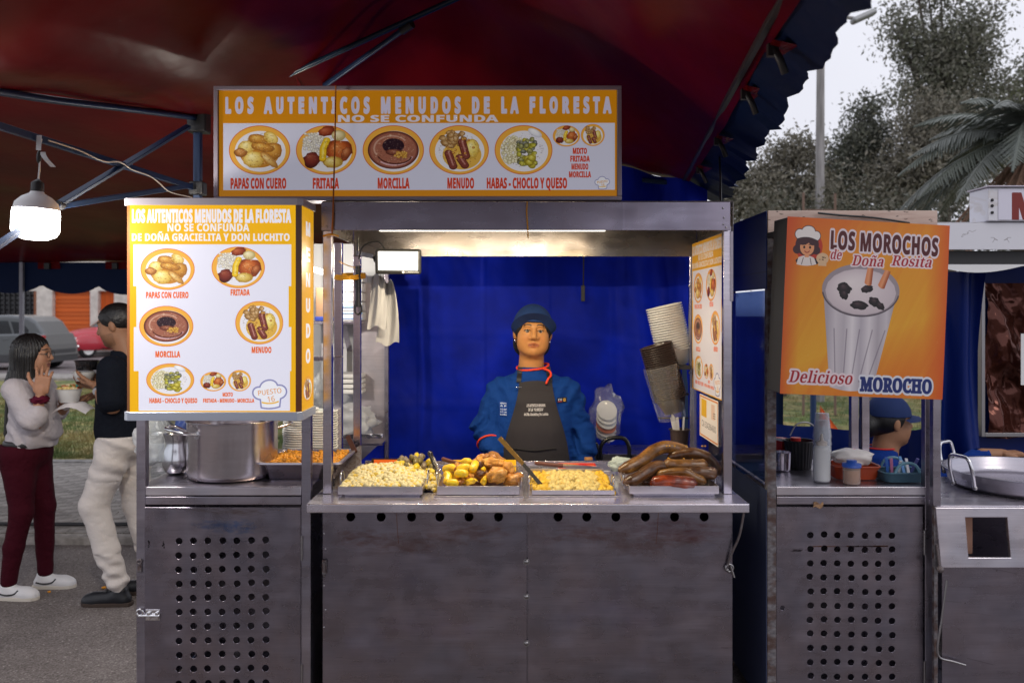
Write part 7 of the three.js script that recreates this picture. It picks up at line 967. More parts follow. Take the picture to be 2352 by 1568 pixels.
// ---------- third stall at the right edge ----------
{
  const Z = 3.3, t = thing('frying_cart', 'steel frying cart at the right edge with a square opening in its front', 'food cart', 'food carts', [0, 0, -Z]), x0 = PX(2160, Z), x1 = x0 + 0.95, y = (p) => PY(p, Z), x = (p) => PX(p, Z);
  const m = panelMat(91, 512, 512, (c, w, h, r) => { smear(c, w * 0.4, h * 0.1, w * 0.2, h * 0.06, 'rgba(120,70,50,0.05)', 60, r); });
  part('table_top', box(x0, x1, y(1165) - 0.012, y(1165), -0.62, -0.03), M.alu, t);
  part('front_panel', rectUV(box(x0 + 0.012, x1, 0.06, y(1303), -0.012, -0.008), x0, x0 + 0.9, 0, 0.9), m, t);
  const s = new THREE.Shape(); s.moveTo(x(2161), 0); s.lineTo(x1, 0); s.lineTo(x1, 0.225); s.lineTo(x(2161) - 0.012, 0.225); s.closePath(); const hole = new THREE.Path(); hole.moveTo(x(2222), 0.034); hole.lineTo(x(2322), 0.034); hole.lineTo(x(2318), 0.192); hole.lineTo(x(2218), 0.192); hole.closePath(); s.holes.push(hole);
  const hg = new THREE.ExtrudeGeometry(s, { depth: 0.012, bevelEnabled: true, bevelThickness: 0.003, bevelSize: 0.003, bevelSegments: 2 }); hg.rotateX(-0.08); hg.translate(0, y(1303) + 0.003, -0.004); part('hood_panel', cubeUV(hg), M.alu, t);
  part('reflection_plates', [plainBox(x(2212), x(2270), y(1290), y(1180), -0.12, -0.11), plainBox(x(2205), x(2211), y(1290), y(1180), -0.12, -0.02)], std({ color: RGB(0.45, 0.25, 0.18), metalness: 0.6, roughness: 0.5 }), t);  // copper plates stand in for a skin-toned reflection in the opening
  part('cabinet', [plainBox(x0 + 0.004, x0 + 0.008, 0.06, y(1165) - 0.013, -0.62, -0.03), plainBox(x(2200), x1, 0.3, y(1165) - 0.013, -0.34, -0.33), plainBox(x0, x1, 0.05, 0.06, -0.62, -0.02)], M.steel, t);
  part('tall_post', box(x(2149), x(2167), y(1165) + 0.001, 1.98, -0.045, -0.015, 0.003), M.steel, t);
  part('frame_post', [box(x(2150), x(2159), 0.0, y(1165), -0.03, -0.012), box(x1 - 0.03, x1, 0, 0.05, -0.05, -0.02), box(x0 + 0.02, x0 + 0.05, 0, 0.05, -0.6, -0.57), box(x1 - 0.03, x1, 0, 0.05, -0.6, -0.57)], M.grime, t);
  part('bent_rod', tube([V(x(2172), y(1330), 0.012), V(x(2160), y(1420), 0.012), V(x(2151), y(1495), 0.012), V(x(2156), y(1507), 0.014), V(x(2185), y(1515), 0.016), V(x(2213), y(1523), 0.018)], 0.0045, 40, 8), M.bolt, t);
  part('gas_valve', [placed(new THREE.SphereGeometry(0.014, 12, 8), [x(2157), y(1305), 0.012]), rod(V(x(2157), y(1300), 0.008), V(x(2153), y(1250), 0.0), 0.005)], M.grime, t);
  const p = thing('frying_pan', 'wide shallow aluminium frying pan with loop handles on the right edge cart', 'pan', null, [PX(2372, 3.66), y(1165) + 0.001, -3.68]), R = 0.33;
  part('pan_wall', lathe([[0, 0], [R * 0.9, 0], [R * 0.96, 0.02], [R, 0.07], [R + 0.012, 0.072], [R + 0.012, 0.076], [R - 0.004, 0.074], [R * 0.94, 0.024], [R * 0.88, 0.008], [0, 0.006]], 80), std({ map: steelMap, color: RGB(0.95, 0.96, 1.0), metalness: 0.9, roughness: 0.75, roughnessMap: steelRough }), p);
  for (const a of [2.2, 3.4]) { const c = V(Math.cos(a) * R, 0.06, Math.sin(a) * R * -1), tn = V(-Math.sin(a), 0, -Math.cos(a)), o = V(Math.cos(a), 0, -Math.sin(a)); const q = (u, h, e) => c.clone().addScaledVector(tn, u).addScaledVector(o, e).add(V(0, h, 0)); part('handle', tube([q(-0.06, -0.035, 0.012), q(-0.06, 0.05, 0.03), q(-0.045, 0.085, 0.035), q(0, 0.09, 0.036), q(0.045, 0.085, 0.035), q(0.06, 0.05, 0.03), q(0.06, -0.035, 0.012)], 0.0085, 40, 8), M.chromeSoft, p); for (const e of [-0.06, 0.06]) part('rivet', placed(new THREE.SphereGeometry(0.012, 8, 6), q(e, -0.035, 0.01)), M.bolt, p); }
}
{
  const Z = 4.3, y = (p) => PY(p, Z), x = (p) => PX(p, Z), white = std({ map: wrapT(ctex(512, 256, (c, w, h) => { c.fillStyle = '#d9d9e0'; c.fillRect(0, 0, w, h); const r = prng(17); for (let i = 0; i < 26; i++) { c.strokeStyle = `rgba(70,60,60,${0.2 + r() * 0.4})`; c.lineWidth = 1; let a = r() * w, b = r() * h; c.beginPath(); c.moveTo(a, b); for (let k = 0; k < 5; k++) { a += (r() - 0.5) * 24; b += (r() - 0.3) * 16; c.lineTo(a, b); } c.stroke(); } smear(c, w * 0.5, h * 0.9, w * 0.5, h * 0.1, 'rgba(150,130,110,0.1)', 80, r); }), 1), roughness: 0.6 });
  const t = thing('white_stall', 'white roofed stall behind the frying cart, hung with dark blue cloth', 'stall', null, [x(2300), 0, -Z]), q = (p) => x(p) - x(2300);
  part('roof_beam', rectUV(box(q(2140), q(2600), y(573), y(512), -0.02, 0.0), 0, 1, 1.8, 2.3), white, t);
  part('under_beam', box(q(2150), q(2600), y(606), y(574.5), -0.25, -0.05), M.black, t);
  part('awning_strip', sheet(30, 3, (u, v) => V(lerp(q(2150), q(2600), u), y(606 + v * 16 * Math.sin(Math.PI * clamp(u * 2.1, 0, 1)) + v * 3), -0.04)), M.white, t);
  part('roof_sheet', plainBox(q(2140), q(2600), y(512) + 0.001, y(512) + 0.004, -0.9, -0.001), white, t);
  part('blue_curtain', scaleUV(sheet(40, 30, (u, v) => V(lerp(PX(2152, 4.6) - x(2300), PX(2262, 4.6) - x(2300), u), lerp(0.02, y(618), v), -0.3 + 0.05 * Math.sin(u * 9 + v * 4) + 0.04 * Math.sin(u * 3 - v * 6))), 2, 3), M.deepBlue, t);
  part('back_wall', plainBox(PX(2240, 4.8) - x(2300), PX(2620, 4.8) - x(2300), 0.02, PY(600, 4.8), -0.5, -0.48), M.deepBlue, t);
  part('shiny_sheet', sheet(40, 50, (u, v) => V(lerp(PX(2264, 4.72) - x(2300), PX(2460, 4.72) - x(2300), u), lerp(PY(1005, 4.72), PY(650, 4.72), v), -0.42 + 0.09 * fbm(u * 3 + 2, v * 4, 2.2, 4) + 0.03 * Math.sin(u * 8 + v * 10))), phy({ color: RGB(0.1, 0.03, 0.02), metalness: 0.6, roughness: 0.15 }), t);  // copper colour stands in for an orange reflection on the plastic
  part('sheet_frame', [box(PX(2256, 4.66) - x(2300), PX(2264, 4.66) - x(2300), PY(1003, 4.66), PY(648, 4.66), -0.4, -0.36), box(PX(2264, 4.66) - x(2300), PX(2600, 4.66) - x(2300), PY(1003, 4.66), PY(994, 4.66), -0.4, -0.36)], M.bolt, t);
  part('paper', facePlane(PX(2346, 4.6) - x(2300), PX(2420, 4.6) - x(2300), PY(884, 4.6), PY(766, 4.6), -0.3), M.white, t);
  part('post', [box(q(2540), q(2560), 0, y(575), -0.3, -0.26)], M.steel, t); part('rear_post', [box(q(2160), q(2172), 0, y(575), -0.85, -0.82)], M.steel, t);
  const f = thing('water_tap', 'chrome water tap in front of the shiny sheet at the right edge', 'tap', null, [x(2338), y(1092), -Z + 0.2]); part('spout', tube([V(0, 0, 0), V(0, 0.12, 0), V(0.01, 0.16, 0), V(0.04, 0.18, 0), V(0.07, 0.16, 0)], 0.009, 24, 10), M.chrome, f); part('valve', [rod(V(-0.05, 0.06, 0), V(0, 0.06, 0), 0.012), rod(V(-0.045, 0.03, 0), V(-0.045, 0.09, 0), 0.007)], M.chrome, f); part('base', lathe([[0, -0.01], [0.02, -0.01], [0.018, 0.01], [0.01, 0.02]], 20), M.chrome, f); part('sink_stand', box(-0.2, 0.3, -(y(1092)), -0.012, -0.2, 0.1), M.dark, f);
  const sg = thing('letter_sign', 'weathered white sign box with a large brown M on the white roof', 'sign', null, [x(2360), y(511) + 0.006, -Z + 0.02]); const w = x(2460) - x(2266), h = y(434) - y(511), o = x(2266) - x(2360);
  part('box', box(o, o + w, 0, h, -0.18, -0.002, 0.006), white, sg); part('top_sheet', box(o - 0.008, o + w, h, h + 0.008, -0.19, 0.012), M.steel, sg);
  part('letter_face', facePlane(o + 0.05, o + w - 0.01, 0.006, h - 0.008, 0.0006), std({ map: ctex(512, 256, (c, W, H) => { c.fillStyle = '#d6d4e2'; c.fillRect(0, 0, W, H); fit(c, 'M', 0.155 * W, 0.62 * W, H * 0.97, H * 0.82, { fill: '#7c2018', fat: 6 }); }), roughness: 0.5 }), sg);
  part('corner_screw', [0.25, 0.45, 0.62].map((k) => placed(new THREE.SphereGeometry(0.008, 8, 6), [o + 0.02, h * k, 0.0])), M.black, sg);
}
// ---------- shelves and clutter behind the left posts ----------
{
  const t = thing('storage_rack', 'steel storage rack behind the left posts of the main cart', 'rack', null, [-0.95, 0, -4.6]), X = (px, Z) => PX(px, Z) + 0.95;
  part('back_board', plainBox(X(700, 4.85), X(893, 4.85), 0.02, PY(560, 4.85), -0.255, -0.25), std({ color: RGB(0.55, 0.55, 0.55), roughness: 0.6 }), t);
  part('steel_side', rectUV(box(X(829, 4.7), X(884, 4.7), PY(1075, 4.7), PY(650, 4.7), -0.105, -0.1), 0, 1, 0, 1), std({ map: steelMap, color: RGB(1.1, 1.05, 1), metalness: 0.9, roughness: 0.4, bumpMap: foldBump, bumpScale: 0.006 }), t);
  for (const [a, b] of [[884, 893], [700, 708]]) part('post', box(X(a, 4.68), X(b, 4.68), 0, PY(560, 4.68), -0.09, -0.06), M.steel, t);
  for (const py of [738, 938, 1012]) part('shelf', box(X(704, 4.6), X(py > 1000 ? 884 : 830, 4.6), PY(py + 6, 4.6), PY(py, 4.6), -0.24, 0.08), M.steelShiny, t);
  part('bracket', [bar(V(X(785, 4.5), PY(745, 4.5), 0.05), V(X(785, 4.6), PY(810, 4.6), -0.22), 0.03, 0.004)], M.steel, t);
  const item = (name, geo, m, label, cat, grp) => solo(name, geo, m, label, cat, grp);
  const bx = (a, b, y0, y1, Z, d) => box(PX(a, Z), PX(b, Z), PY(y1, Z), PY(y0, Z), -Z - d, -Z, 0.006);
  item('cardboard_box', bx(724, 763, 660, 737, 4.58, 0.12), M.card, 'brown cardboard box on the upper rack shelf', 'box');
  item('blue_red_packet', bx(722, 765, 727, 737, 4.55, 0.02), std({ map: ctex(64, 64, (x, w, h) => { x.fillStyle = '#1c3a9c'; x.fillRect(0, 0, w, h); x.fillStyle = '#c8341c'; x.fillRect(0, 34, w, 14); }), roughness: 0.5 }), 'blue and red packet edge under the cardboard box', 'packet');
  for (let i = 0; i < 5; i++) item('foam_pack', bx(784, 832, 628 + i * 22, 648 + i * 22, 4.6, 0.16), i % 2 ? std({ color: RGB(0.75, 0.77, 0.8), roughness: 0.5 }) : M.foam, 'white foam pack, number ' + ['one', 'two', 'three', 'four', 'five'][i] + ' from the top of the pile on the rack', 'pack', 'foam packs piled on the rack');
  for (const [i, py] of [704, 718, 730].entries()) item('blue_tape_strip', bx(784, 832, py, py + 2.4, 4.594, 0.004), std({ color: RGB(0.03, 0.2, 0.5), roughness: 0.4 }), ['upper', 'middle', 'lower'][i] + ' blue stripe on the wrapped foam packs', 'tape', 'blue stripes on the foam packs');
  item('permit_sheet', facePlane(PX(735, 4.8), PX(796, 4.8), PY(872, 4.8), PY(788, 4.8), -4.8), std({ map: ctex(256, 340, (x, w, h) => { x.fillStyle = '#e4e4e8'; x.fillRect(0, 0, w, h); x.fillStyle = '#3a78b8'; x.beginPath(); x.arc(50, 50, 26, 0, 7); x.fill(); x.fillStyle = '#777'; for (let i = 0; i < 12; i++) x.fillRect(30, 110 + i * 16, 120 + ((i * 37) % 70), 4); x.fillRect(150, 40, 80, 8); }), roughness: 0.6 }), 'printed permit sheet pinned to the board behind the posts', 'notice');
  for (let i = 0; i < 4; i++) item('foam_tray', box(PX(764, 4.6), PX(832, 4.6), PY(905 - i * 12, 4.6), PY(895 - i * 12, 4.6), -4.78, -4.6, 0.008), M.foam, ['lowest', 'second', 'third', 'topmost'][i] + ' white foam tray of the pile behind the posts', 'tray', 'foam trays piled on the rack');
  item('clear_sack', lump(0.05, 0.085, 0.06, 9, 0.4, 4, 4).translate(PX(726, 4.5), PY(898, 4.5), -4.5), M.filmMilky, 'translucent sack hanging behind the front left post', 'bag');
  item('plastic_sack', lump(0.15, 0.09, 0.08, 17, 0.5, 4, 4).translate(PX(805, 4.62), PY(965, 4.62), -4.55), M.filmMilky, 'large crumpled plastic sack on the rack above the stove', 'bag');
  item('stove_ring', [tube([P(770, 1006, 4.5), P(820, 1003, 4.5), P(880, 1003, 4.5)], 0.008, 10, 8), bar(P(775, 1000, 4.48), P(880, 998, 4.48), 0.012), ...[785, 812, 848, 872].map((p) => placed(new THREE.CylinderGeometry(0.012, 0.012, 0.03, 12), P(p, 1002, 4.47), [Math.PI / 2, 0, 0]))], M.chrome, 'chrome stove rail with knobs at the back left', 'stove');
  const gc = thing('green_cup', 'green plastic beaker behind the front left post', 'cup', null, P(773, 1040, 4.05)); part('cup_wall', lathe([[0, 0], [0.018, 0], [0.027, 0.09], [0.029, 0.09], [0.02, 0.002]], 24), phy({ color: RGB(0.03, 0.3, 0.04), roughness: 0.3 }), gc);
  part('cup_stand', box(-0.03, 0.03, -0.12, -0.001, -0.03, 0.03), M.steel, gc);
  item('prep_table', [box(PX(765, 4.35), PX(884, 4.35), PY(1075, 4.35) - 0.005, PY(1075, 4.35), -4.62, -4.12), plainBox(PX(765, 4.35), PX(884, 4.35), 0, 0.8, -4.62, -4.6)], M.steelShiny, 'steel prep table at the back left of the main cart', 'table');
  item('blue_flap', sheet(10, 10, (u, v) => P(lerp(818, 892, u), lerp(1082, 1062, u) - v * lerp(14, 62, u), lerp(4.15, 4.75, u))), M.blueTarp, 'blue cloth flap slanting down behind the corn tray', 'cloth');
  // second lamp at the back
  const lp = thing('strip_lamp', 'short white tube lamp at the back left, behind the posts', 'lamp', null, P(757, 628, 4.5)); part('tube', rod(V(-0.11, 0.03, 0.1), V(0.1, -0.03, 0), 0.015), std({ color: RGB(0.9, 0.9, 0.9), emissive: RGB(1, 0.97, 0.92), emissiveIntensity: 3 }), lp);
  const pl = new THREE.PointLight(new THREE.Color(1, 0.93, 0.82), 0.55); pl.position.set(0, 0, 0.05); pl.shadow.radius = 1; lp.add(pl); part('bracket', bar(V(-0.1, 0.05, 0.1), V(-0.1, 0.16, 0.1), 0.012), M.bolt, lp);
}
{ // hanging bags, cords and strings on the posts
  const hang = (px0, px1, py0, py1, Z, seed, label) => solo('white_bag', sheet(26, 26, (u, v) => { const n = Math.pow(v, 0.5), w = lerp(0.35, 1, n), x = lerp(px0, px1, 0.5 + (u - 0.5) * w + 0.06 * Math.sin(v * 3)); return P(x, lerp(py0, py1, v) + 5 * Math.sin(u * 8 + seed), Z + (0.018 * Math.sin(u * 7 + seed) + 0.006 * Math.sin(u * 17 + v * 5)) * (1.3 - v * 0.9)); }), std({ color: RGB(0.42, 0.42, 0.44), roughness: 0.7 }), label, 'bag', 'white bags hung beside the flood lamp');
  hang(842, 888, 628, 752, 3.86, 1, 'front white paper bag hanging under the flood lamp'); hang(862, 916, 645, 790, 3.92, 4, 'rear white paper bag, hanging lower under the flood lamp');
  const yl = std({ color: RGB(0.75, 0.36, 0.02), roughness: 0.6 });
  const loop = []; for (let k = 0; k < 4; k++) { loop.push(P(772, 632 + k * 3, 3.9), P(800, 634 + k * 2.5, 3.86), P(832, 630 + k * 3, 3.93), P(838, 628 + k * 3, 3.97), P(800, 628 + k * 3, 4.02), P(774, 630 + k * 3, 4.0)); }
  solo('yellow_twine', [tube(loop, 0.0035, 160, 6), tube([P(778, 600, 3.9), P(800, 610, 3.9), P(830, 618, 3.94)], 0.0025, 12, 6), tube([P(742, 542, 3.3), P(758, 538, 3.29), P(778, 542, 3.3)], 0.004, 12, 6)], yl, 'yellow twine wound round the left posts', 'twine');
  solo('orange_rope', tube([P(771, 196, 3.31), P(770, 230, 3.322), P(769, 320, 3.322), P(766, 430, 3.322), P(765, 466, 3.3), P(764, 500, 3.296), P(762, 540, 3.296)], 0.0032, 40, 6), std({ color: RGB(0.4, 0.12, 0.01), roughness: 0.7 }), 'thin orange rope running down over the long menu sign', 'rope');
  solo('short_rope', tube([P(1211, 463, 3.295), P(1210, 490, 3.294), P(1212, 520, 3.294), P(1213, 546, 3.3)], 0.003, 16, 6), yl, 'short yellow cord dangling over the middle of the roof edge', 'rope');
  solo('dark_cable', tube([P(1648, 308, 4.4), P(1652, 350, 4.2), P(1655, 400, 3.9), P(1656, 462, 3.6)], 0.005, 20, 6), M.black, 'dark cable dropping from the tent to the right end of the cart roof', 'cable');
  solo('hanging_rod', [rod(P(822, 545, 3.9), P(823, 585, 3.9), 0.005), rod(P(822, 610, 3.91), P(822, 700, 3.91), 0.012), tube([P(815, 700, 3.905), P(816, 716, 3.905), P(822, 722, 3.905), P(829, 716, 3.905), P(829, 700, 3.905)], 0.005, 20, 6), rod(P(822, 645, 3.91), P(822, 662, 3.91), 0.015), rod(P(822, 690, 3.91), P(822, 705, 3.91), 0.015)], M.blackGloss, 'dark clamp rod with a hook tied to the back left post', 'rod');
}
// ---------- far left: house, cars ----------
{
  const Z = 33.2, t = thing('white_house', 'white house with orange garage doors across the street', 'building', null, [-18, 0.14, -Z]), wallM = std({ map: dtex(256, 256, (u, v) => { const g = 205 + 40 * pn(u, v, 8, 3, 4); return [g + 4, g - 2, g - 10]; }), roughness: 0.85 });
  const X = (px) => PX(px, Z) + 18, top = 6.2, lint = PY(668, Z) - 0.14, orange = [0.7, 0.64, 0.58].map((k) => std({ color: RGB(k, k * 0.19, k * 0.02), roughness: 0.6 }));
  part('wall', plainBox(X(-500), X(-20), 0, top, -4, 0), wallM, t); part('wall', plainBox(X(-20), X(1100), lint, top, -4, 0), wallM, t); part('wall', plainBox(X(-20), X(76), 0, PY(737, Z) - 0.14, -4, 0), wallM, t);
  for (const [a, b] of [[84, 120], [207, 225], [262, 300], [420, 700], [700.1, 1100]]) part('pillar', plainBox(X(a), X(b), 0, lint, -4, 0.04), wallM, t);
  part('trim', plainBox(X(76), X(84), 0, lint, -4, -0.02), std({ color: RGB(0.25, 0.1, 0.05), roughness: 0.8 }), t);
  for (const [a, b, n, tall] of [[120, 207, 14, 0], [225, 262, 9, 1], [300, 420, 12, 0]]) { const d = part('garage_door', plainBox(X(a), X(b), 0, lint, -0.25, -0.2), orange[1], t); for (let i = 0; i < n; i++) part('board', tall ? box(X(lerp(a, b, i / n)) + 0.02, X(lerp(a, b, (i + 1) / n)) - 0.02, 0.05, lint - 0.05, -0.2, -0.17) : box(X(a) + 0.02, X(b) - 0.02, lint * i / n + 0.012, lint * (i + 1) / n - 0.012, -0.2, -0.165), orange[i % 3], d); }
  const win = part('window', plainBox(X(-20), X(76), PY(737, Z) - 0.14, lint, -0.3, -0.28), phy({ color: RGB(0.01, 0.01, 0.014), roughness: 0.08 }), t); for (let i = 0; i < 9; i++) part('grille_bar', box(X(-20 + i * 12), X(-20 + i * 12) + 0.05, PY(737, Z) - 0.14, lint, -0.1, -0.06), M.black, win); for (let i = 0; i < 6; i++) part('louvre', box(X(-20), X(76), PY(735 - i * 11, Z) - 0.14, PY(735 - i * 11, Z) - 0.08, -0.26, -0.2), M.dark, win);
}
function wheel(parent, x, y, z, r, rimM) { const w = part('wheel', placed(lathe([[r * 0.62, -0.09], [r * 0.94, -0.1], [r, -0.06], [r, 0.06], [r * 0.94, 0.1], [r * 0.62, 0.09]], 36), [x, y, z], [Math.PI / 2, 0, 0]), std({ color: RGB(0.012, 0.012, 0.013), roughness: 0.85 }), parent); part('rim', [placed(lathe([[0, 0.07], [r * 0.2, 0.08], [r * 0.5, 0.05], [r * 0.64, 0.085]], 28), [x, y, z], [Math.PI / 2, 0, 0]), placed(lathe([[0, -0.07], [r * 0.2, -0.08], [r * 0.5, -0.05], [r * 0.64, -0.085]], 28), [x, y, z], [Math.PI / 2, 0, 0])], rimM, w); return w; }
{ // grey hatchback seen from its side, tail to the right
  const t = thing('parked_car', 'grey hatchback car parked with its tail towards the red car', 'car', 'parked cars', [PX(-6, 24.4), 0.004, -24.4]), W = 0.82;
  const paint = phy({ color: RGB(0.12, 0.13, 0.14), metalness: 0.4, roughness: 0.3, clearcoat: 0.8, clearcoatRoughness: 0.1 }), low = std({ color: RGB(0.05, 0.052, 0.056), roughness: 0.5 }), gl = phy({ color: RGB(0.02, 0.025, 0.03), roughness: 0.05, clearcoat: 1 });
  const ext = (pts, w, bev, m, name, dz = 0) => { const s = new THREE.Shape(); pts.forEach(([x, y], i) => (i ? s.lineTo(x, y) : s.moveTo(x, y))); const g = new THREE.ExtrudeGeometry(s, { depth: w * 2 - bev * 2, bevelEnabled: true, bevelThickness: bev, bevelSize: bev, bevelSegments: 3 }); g.translate(0, 0, -w + bev + dz); return part(name, g, m, t); };
  ext([[-1.85, 0.42], [-1.8, 0.72], [-1.3, 0.88], [-0.95, 0.93], [1.6, 0.98], [1.72, 0.95], [1.82, 0.7], [1.84, 0.45], [1.6, 0.4], [-1.7, 0.38]], W, 0.06, paint, 'body');
  ext([[-0.9, 0.93], [-0.45, 1.32], [-0.1, 1.44], [0.7, 1.47], [1.25, 1.42], [1.45, 1.3], [1.68, 0.98]], W - 0.1, 0.08, paint, 'cabin');
  ext([[-1.84, 0.22], [-1.86, 0.42], [1.86, 0.44], [1.86, 0.25]], W + 0.005, 0.03, low, 'sill');
  for (const pts of [[[-0.72, 0.97], [-0.36, 1.29], [-0.02, 1.37], [0.0, 0.98]], [[0.06, 0.98], [0.06, 1.38], [0.72, 1.385], [0.84, 1.0]], [[0.9, 1.02], [0.8, 1.37], [1.12, 1.33], [1.3, 1.12], [1.28, 1.05]]]) { const s = new THREE.Shape(); pts.forEach(([x, y], i) => (i ? s.lineTo(x, y) : s.moveTo(x, y))); part('side_window', new THREE.ShapeGeometry(s).translate(0, 0, W - 0.094), gl, t); }
  for (const x of [-1.16, 1.2]) { const arch = part('wheel_arch', placed(new THREE.TorusGeometry(0.37, 0.06, 8, 24, Math.PI), [x, 0.34, W - 0.015]), low, t); part('wheel_well', placed(new THREE.CylinderGeometry(0.37, 0.37, 0.1, 28), [x, 0.33, W - 0.03], [Math.PI / 2, 0, 0]), M.dark, t); wheel(t, x, 0.32, W - 0.06, 0.32, M.chromeSoft); wheel(t, x, 0.32, -W + 0.1, 0.32, M.chromeSoft); }
  part('tail_light', box(1.56, 1.8, 0.72, 0.98, W - 0.1, W + 0.012, 0.03), phy({ color: RGB(0.35, 0.01, 0.012), roughness: 0.15 }), t); part('door_handle', box(0.62, 0.8, 0.86, 0.885, W - 0.005, W + 0.025, 0.008), paint, t); part('mirror', box(-0.82, -0.62, 0.95, 1.07, W - 0.02, W + 0.14, 0.04), paint, t); part('door_seam', box(0.02, 0.03, 0.45, 0.97, W - 0.004, W + 0.002, 0), M.dark, t); part('bumper', box(1.7, 1.9, 0.4, 0.6, -W + 0.1, W - 0.02, 0.05), low, t);
}
{ // round red car, three quarter front
  const t = thing('parked_car', 'small rounded red car with round headlamps by the orange garage', 'car', 'parked cars', [PX(246, 31.2), 0.004, -31.4], 0);
  t.rotation.y = -Math.PI / 2 - 0.92 + Math.PI / 2 + 0.3; // nose (+z) turned to the left of the camera
  const red = phy({ color: RGB(0.5, 0.02, 0.04), roughness: 0.25, clearcoat: 1, clearcoatRoughness: 0.05 });
  const f0 = uni([ellF([0, 0.72, -0.25], [0.66, 0.42, 1.55]), ellF([0, 0.62, 1.05], [0.5, 0.36, 0.85]), ellF([0, 1.0, -0.35], [0.56, 0.48, 0.95])], 0.25), fen = [[0.62, 0.5, 1.15], [-0.62, 0.5, 1.15], [0.62, 0.5, -1.2], [-0.62, 0.5, -1.2]].map((c) => ellF(c, [0.2, 0.34, 0.62]));
  const f = (x, y, z) => { let d = f0(x, y, z); for (const q of fen) d = smin(d, q(x, y, z), 0.1); d = smin(d, ellF([0, 0.36, 0], [0.7, 0.12, 1.5])(x, y, z), 0.08); return Math.max(d, 0.26 - y); };
  const body = part('body', sdfGeo(f, [-0.95, 0.2, -2.05], [0.95, 1.55, 2.05], 0.045), red, t);
  const gl = phy({ color: RGB(0.02, 0.025, 0.03), roughness: 0.05, clearcoat: 1 });
  const onBody = (fn, name, m, n = 10) => part(name, sheet(n, n, (u, v) => fn(u, v)), m, t);
  const march = (o, d) => { const p = o.clone(); for (let i = 0; i < 90; i++) { const s = f(p.x, p.y, p.z); if (s < 0.002) break; p.addScaledVector(d, Math.max(0.004, s * 0.7)); } return p.addScaledVector(d, -0.012); };
  onBody((u, v) => march(V(lerp(-0.44, 0.44, u) * (1 - v * 0.12), lerp(1.08, 1.38, v), 2.2), V(0, 0, -1)), 'windscreen', gl, 16); for (const s of [-1, 1]) { onBody((u, v) => march(V(s * 1.4, lerp(1.06, 1.36, v), lerp(0.25, -0.3, u) * (1 - v * 0.2)), V(-s, 0, 0)), 'side_window', gl, 10); onBody((u, v) => march(V(s * 1.4, lerp(1.06, 1.34, v), lerp(-0.38, -0.85, u) * (1 - v * 0.1)), V(-s, 0, 0)), 'side_window', gl, 10); }
  for (const s of [-1, 1]) { const h = part('headlamp', placed(lathe([[0, 0.07], [0.07, 0.055], [0.1, 0.0], [0.1, -0.12]], 24), [s * 0.6, 0.66, 1.66], [Math.PI / 2 - 0.25, 0, 0]), M.chrome, t); part('lens', placed(new THREE.SphereGeometry(0.085, 16, 10), [s * 0.6, 0.665, 1.7], [0, 0, 0], [1, 1, 0.6]), phy({ color: RGB(0.7, 0.7, 0.7), roughness: 0.1 }), h); for (const z of [1.2, -1.2]) wheel(t, s * 0.66, 0.31, z, 0.31, M.white).children[0].rotation.set(0, 0, 0); }
  t.children.filter((c) => c.name === 'wheel').forEach((c) => { const z = c.geometry.attributes.position; c.geometry.computeBoundingBox(); const m = c.geometry.boundingBox.getCenter(V()); const r = new THREE.Matrix4().makeTranslation(m.x, m.y, m.z).multiply(new THREE.Matrix4().makeRotationY(Math.PI / 2)).multiply(new THREE.Matrix4().makeTranslation(-m.x, -m.y, -m.z)); c.geometry.applyMatrix4(r); c.children[0].geometry.applyMatrix4(r); });
  part('front_bumper', tube([V(-0.78, 0.42, 1.55), V(-0.6, 0.42, 1.85), V(0, 0.42, 1.98), V(0.6, 0.42, 1.85), V(0.78, 0.42, 1.55)], 0.055, 30, 10), M.chromeSoft, t); part('number_plate', box(-0.2, 0.2, 0.4, 0.54, 2.03, 2.045), M.white, t); part('hood_line', tube([V(0, 0.985, 1.0), V(0, 0.9, 1.5), V(0, 0.7, 1.86)], 0.012, 16, 6), M.chrome, t);
}
